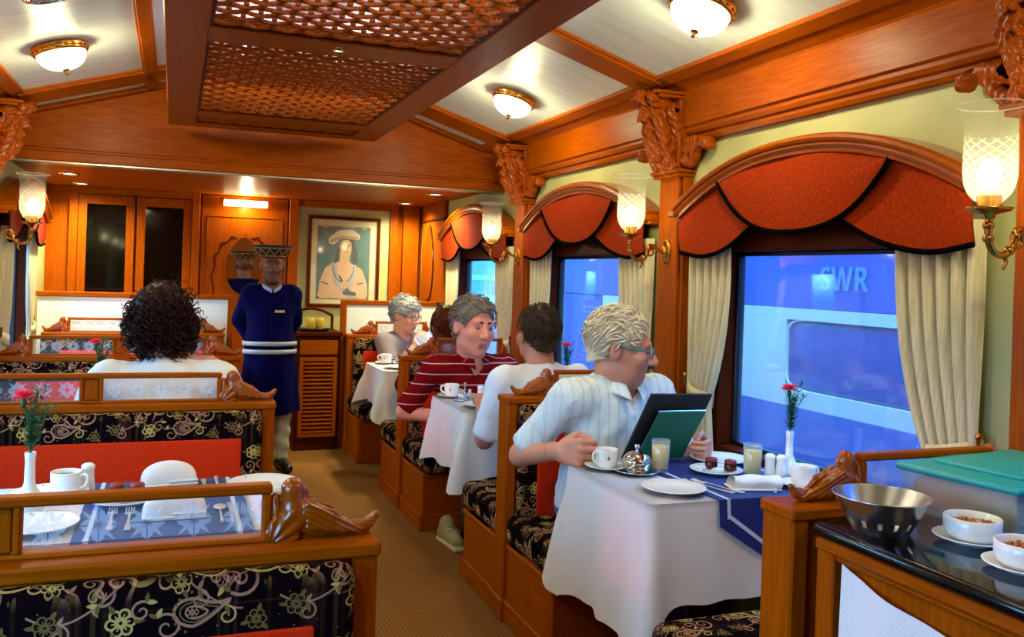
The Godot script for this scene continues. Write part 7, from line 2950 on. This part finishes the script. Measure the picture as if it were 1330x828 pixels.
func waiter() -> void:
	var p := Vector3(0.612, 0, -6.10)
	var hm := hair_mat(Color(0.02, 0.018, 0.015))
	var s := 0.91
	var kurta := cloth_mat(Color(0.016, 0.018, 0.22))
	var o := figure("person", "standing waiter in a dark blue tunic and patterned hat", {
		"pos": p, "yaw": -0.05, "s": s, "hip": 0.80, "lean": 0.0, "shoulder": 0.150, "cell": 0.013, "head_cell": 0.006, "legs": false, "head_s": 1.06, "jaw": 0.95, "head_pitch": 0.05,
		"skin": Color(0.36, 0.19, 0.12), "lip": Color(0.30, 0.14, 0.11), "hair_mat": hm, "rh": Vector3(-0.07, 0.80, -0.17), "lh": Vector3(0.07, 0.79, -0.17), "rh_pole": Vector3(-0.6, -0.2, -0.7), "lh_pole": Vector3(0.6, -0.2, -0.7),
		"sleeve": 1.9, "neck_cut": 0.03, "wrinkle": 0.006, "hem": 0.62, "shirt": kurta})
	var c: Vector3 = o.get_meta("head_centre")
	o.remove_meta("head_centre")
	# tunic skirt
	var st := S()
	grid(st, 48, 16, func(u, v):
		var a: float = TAU * (0.0 if u >= 1.0 else u)
		var y := lerpf(0.40, 0.86, v)
		var fl := pow(1.0 - v, 0.8)
		var w := 0.012 * sin(a * 7.0 + 1.0) * fl + 0.006 * sin(a * 13.0) * fl
		return Vector3((0.152 + 0.045 * fl + w) * cos(a), y + 0.01 * sin(a * 3.0) * (1.0 - v), (0.118 + 0.055 * fl + w) * sin(a)), true)
	part(o, "tunic_skirt", st, kurta)
	for y in [0.805, 0.858]:
		st = S()
		var ring := PackedVector3Array()
		for i in 40:
			var a := TAU * i / 40
			ring.append(Vector3(0.175 * cos(a), y + 0.004 * sin(a), 0.141 * sin(a)))
		sweep(st, ring, PackedVector2Array([Vector2(-0.003, -0.014), Vector2(0.003, -0.014), Vector2(0.003, 0.014), Vector2(-0.003, 0.014)]), Vector3.UP, 1, PackedFloat32Array(), true)
		part(o, "sash_band", st, mat(Color(0.62, 0.66, 0.66), 0.45))
	st = S()
	var F := field(Vector3(-0.2, 0.05, -0.15), Vector3(0.2, 0.80, 0.2), 0.014)
	for q in [-1.0, 1.0]:
		cap(F, Vector3(q * 0.085, 0.75, 0), Vector3(q * 0.095, 0.42, 0.01), 0.078, 0.060, 0.03)
		cap(F, Vector3(q * 0.095, 0.42, 0.01), Vector3(q * 0.10, 0.10, -0.01), 0.060, 0.046, 0.02)
	nets(F, st, null, func(pp: Vector3, _g): return 0.004 * sin(pp.y * 60.0 + pp.x * 30.0))
	part(o, "trousers", st, cloth_mat(Color(0.66, 0.66, 0.60)))
	for q in [-1.0, 1.0]:
		st = S()
		F = field(Vector3(q * 0.10 - 0.08, -0.01, -0.12), Vector3(q * 0.10 + 0.12, 0.15, 0.2), 0.009)
		shoe_field(F, Vector3(q * 0.10, 0, -0.01), Vector3(q * 0.25, 0, 1).normalized())
		nets(F, st)
		part(o, "shoe", st, M.black)
	# stand collar and name badge
	st = S()
	var nk := c + Vector3(0, -0.118, -0.012)
	for q in [-1.0, 1.0]:
		grid(st, 12, 3, func(u, v):
			var a := lerpf(PI, 0.12, u)
			return nk + Vector3(q * 0.066 * sin(a), -0.012 + 0.026 * v - 0.045 * u * u * u, 0.066 * cos(a) + 0.026 * u * u), q < 0.0, 1)
	part(o, "collar", st, mat(Color(0.50, 0.54, 0.72), 0.7))
	st = S()
	box(st, Vector3(0.045, 1.075, 0.128), Vector3(0.062, 0.017, 0.006), 0.002, Transform3D(Basis.IDENTITY, Vector3.ZERO))
	part(o, "name_badge", st, mat(Color(0.72, 0.66, 0.42), 0.35, 0.3))
	# hat, wider at the top, dark with gold bands
	var hb := c + Vector3(0, 0.058, -0.010)
	st = S()
	lathe(st, [[0.080, 0.0], [0.098, 0.022], [0.118, 0.050], [0.132, 0.074], [0.130, 0.080], [0.10, 0.084], [0.0, 0.092]], 36, Transform3D(Basis.IDENTITY.scaled(Vector3(1.0, 1.0, 1.05)), hb))
	var hat := part(o, "hat", st, mat(Color(0.025, 0.02, 0.022), 0.7))
	st = S()
	for b in [[0.088, 0.010], [0.125, 0.062]]:
		var ring := []
		for i in 40:
			ring.append(hb + Vector3(b[0] * 1.012 * cos(TAU * i / 40), b[1], b[0] * 1.06 * sin(TAU * i / 40)))
		tube(st, ring, 0.0035, 6, -1.0, true)
	var zig := []
	for i in 72:
		var a := TAU * i / 72
		var up := 0.5 + 0.5 * (1.0 - 2.0 * absf(fposmod(i / 6.0, 1.0) - 0.5) * 2.0)
		var r := lerpf(0.093, 0.122, up)
		zig.append(hb + Vector3(r * 1.012 * cos(a), lerpf(0.014, 0.056, up), r * 1.06 * sin(a)))
	tube(st, zig, 0.0030, 6, -1.0, true)
	part(hat, "gold_braid", st, mat(Color(0.60, 0.46, 0.18), 0.4, 0.5))
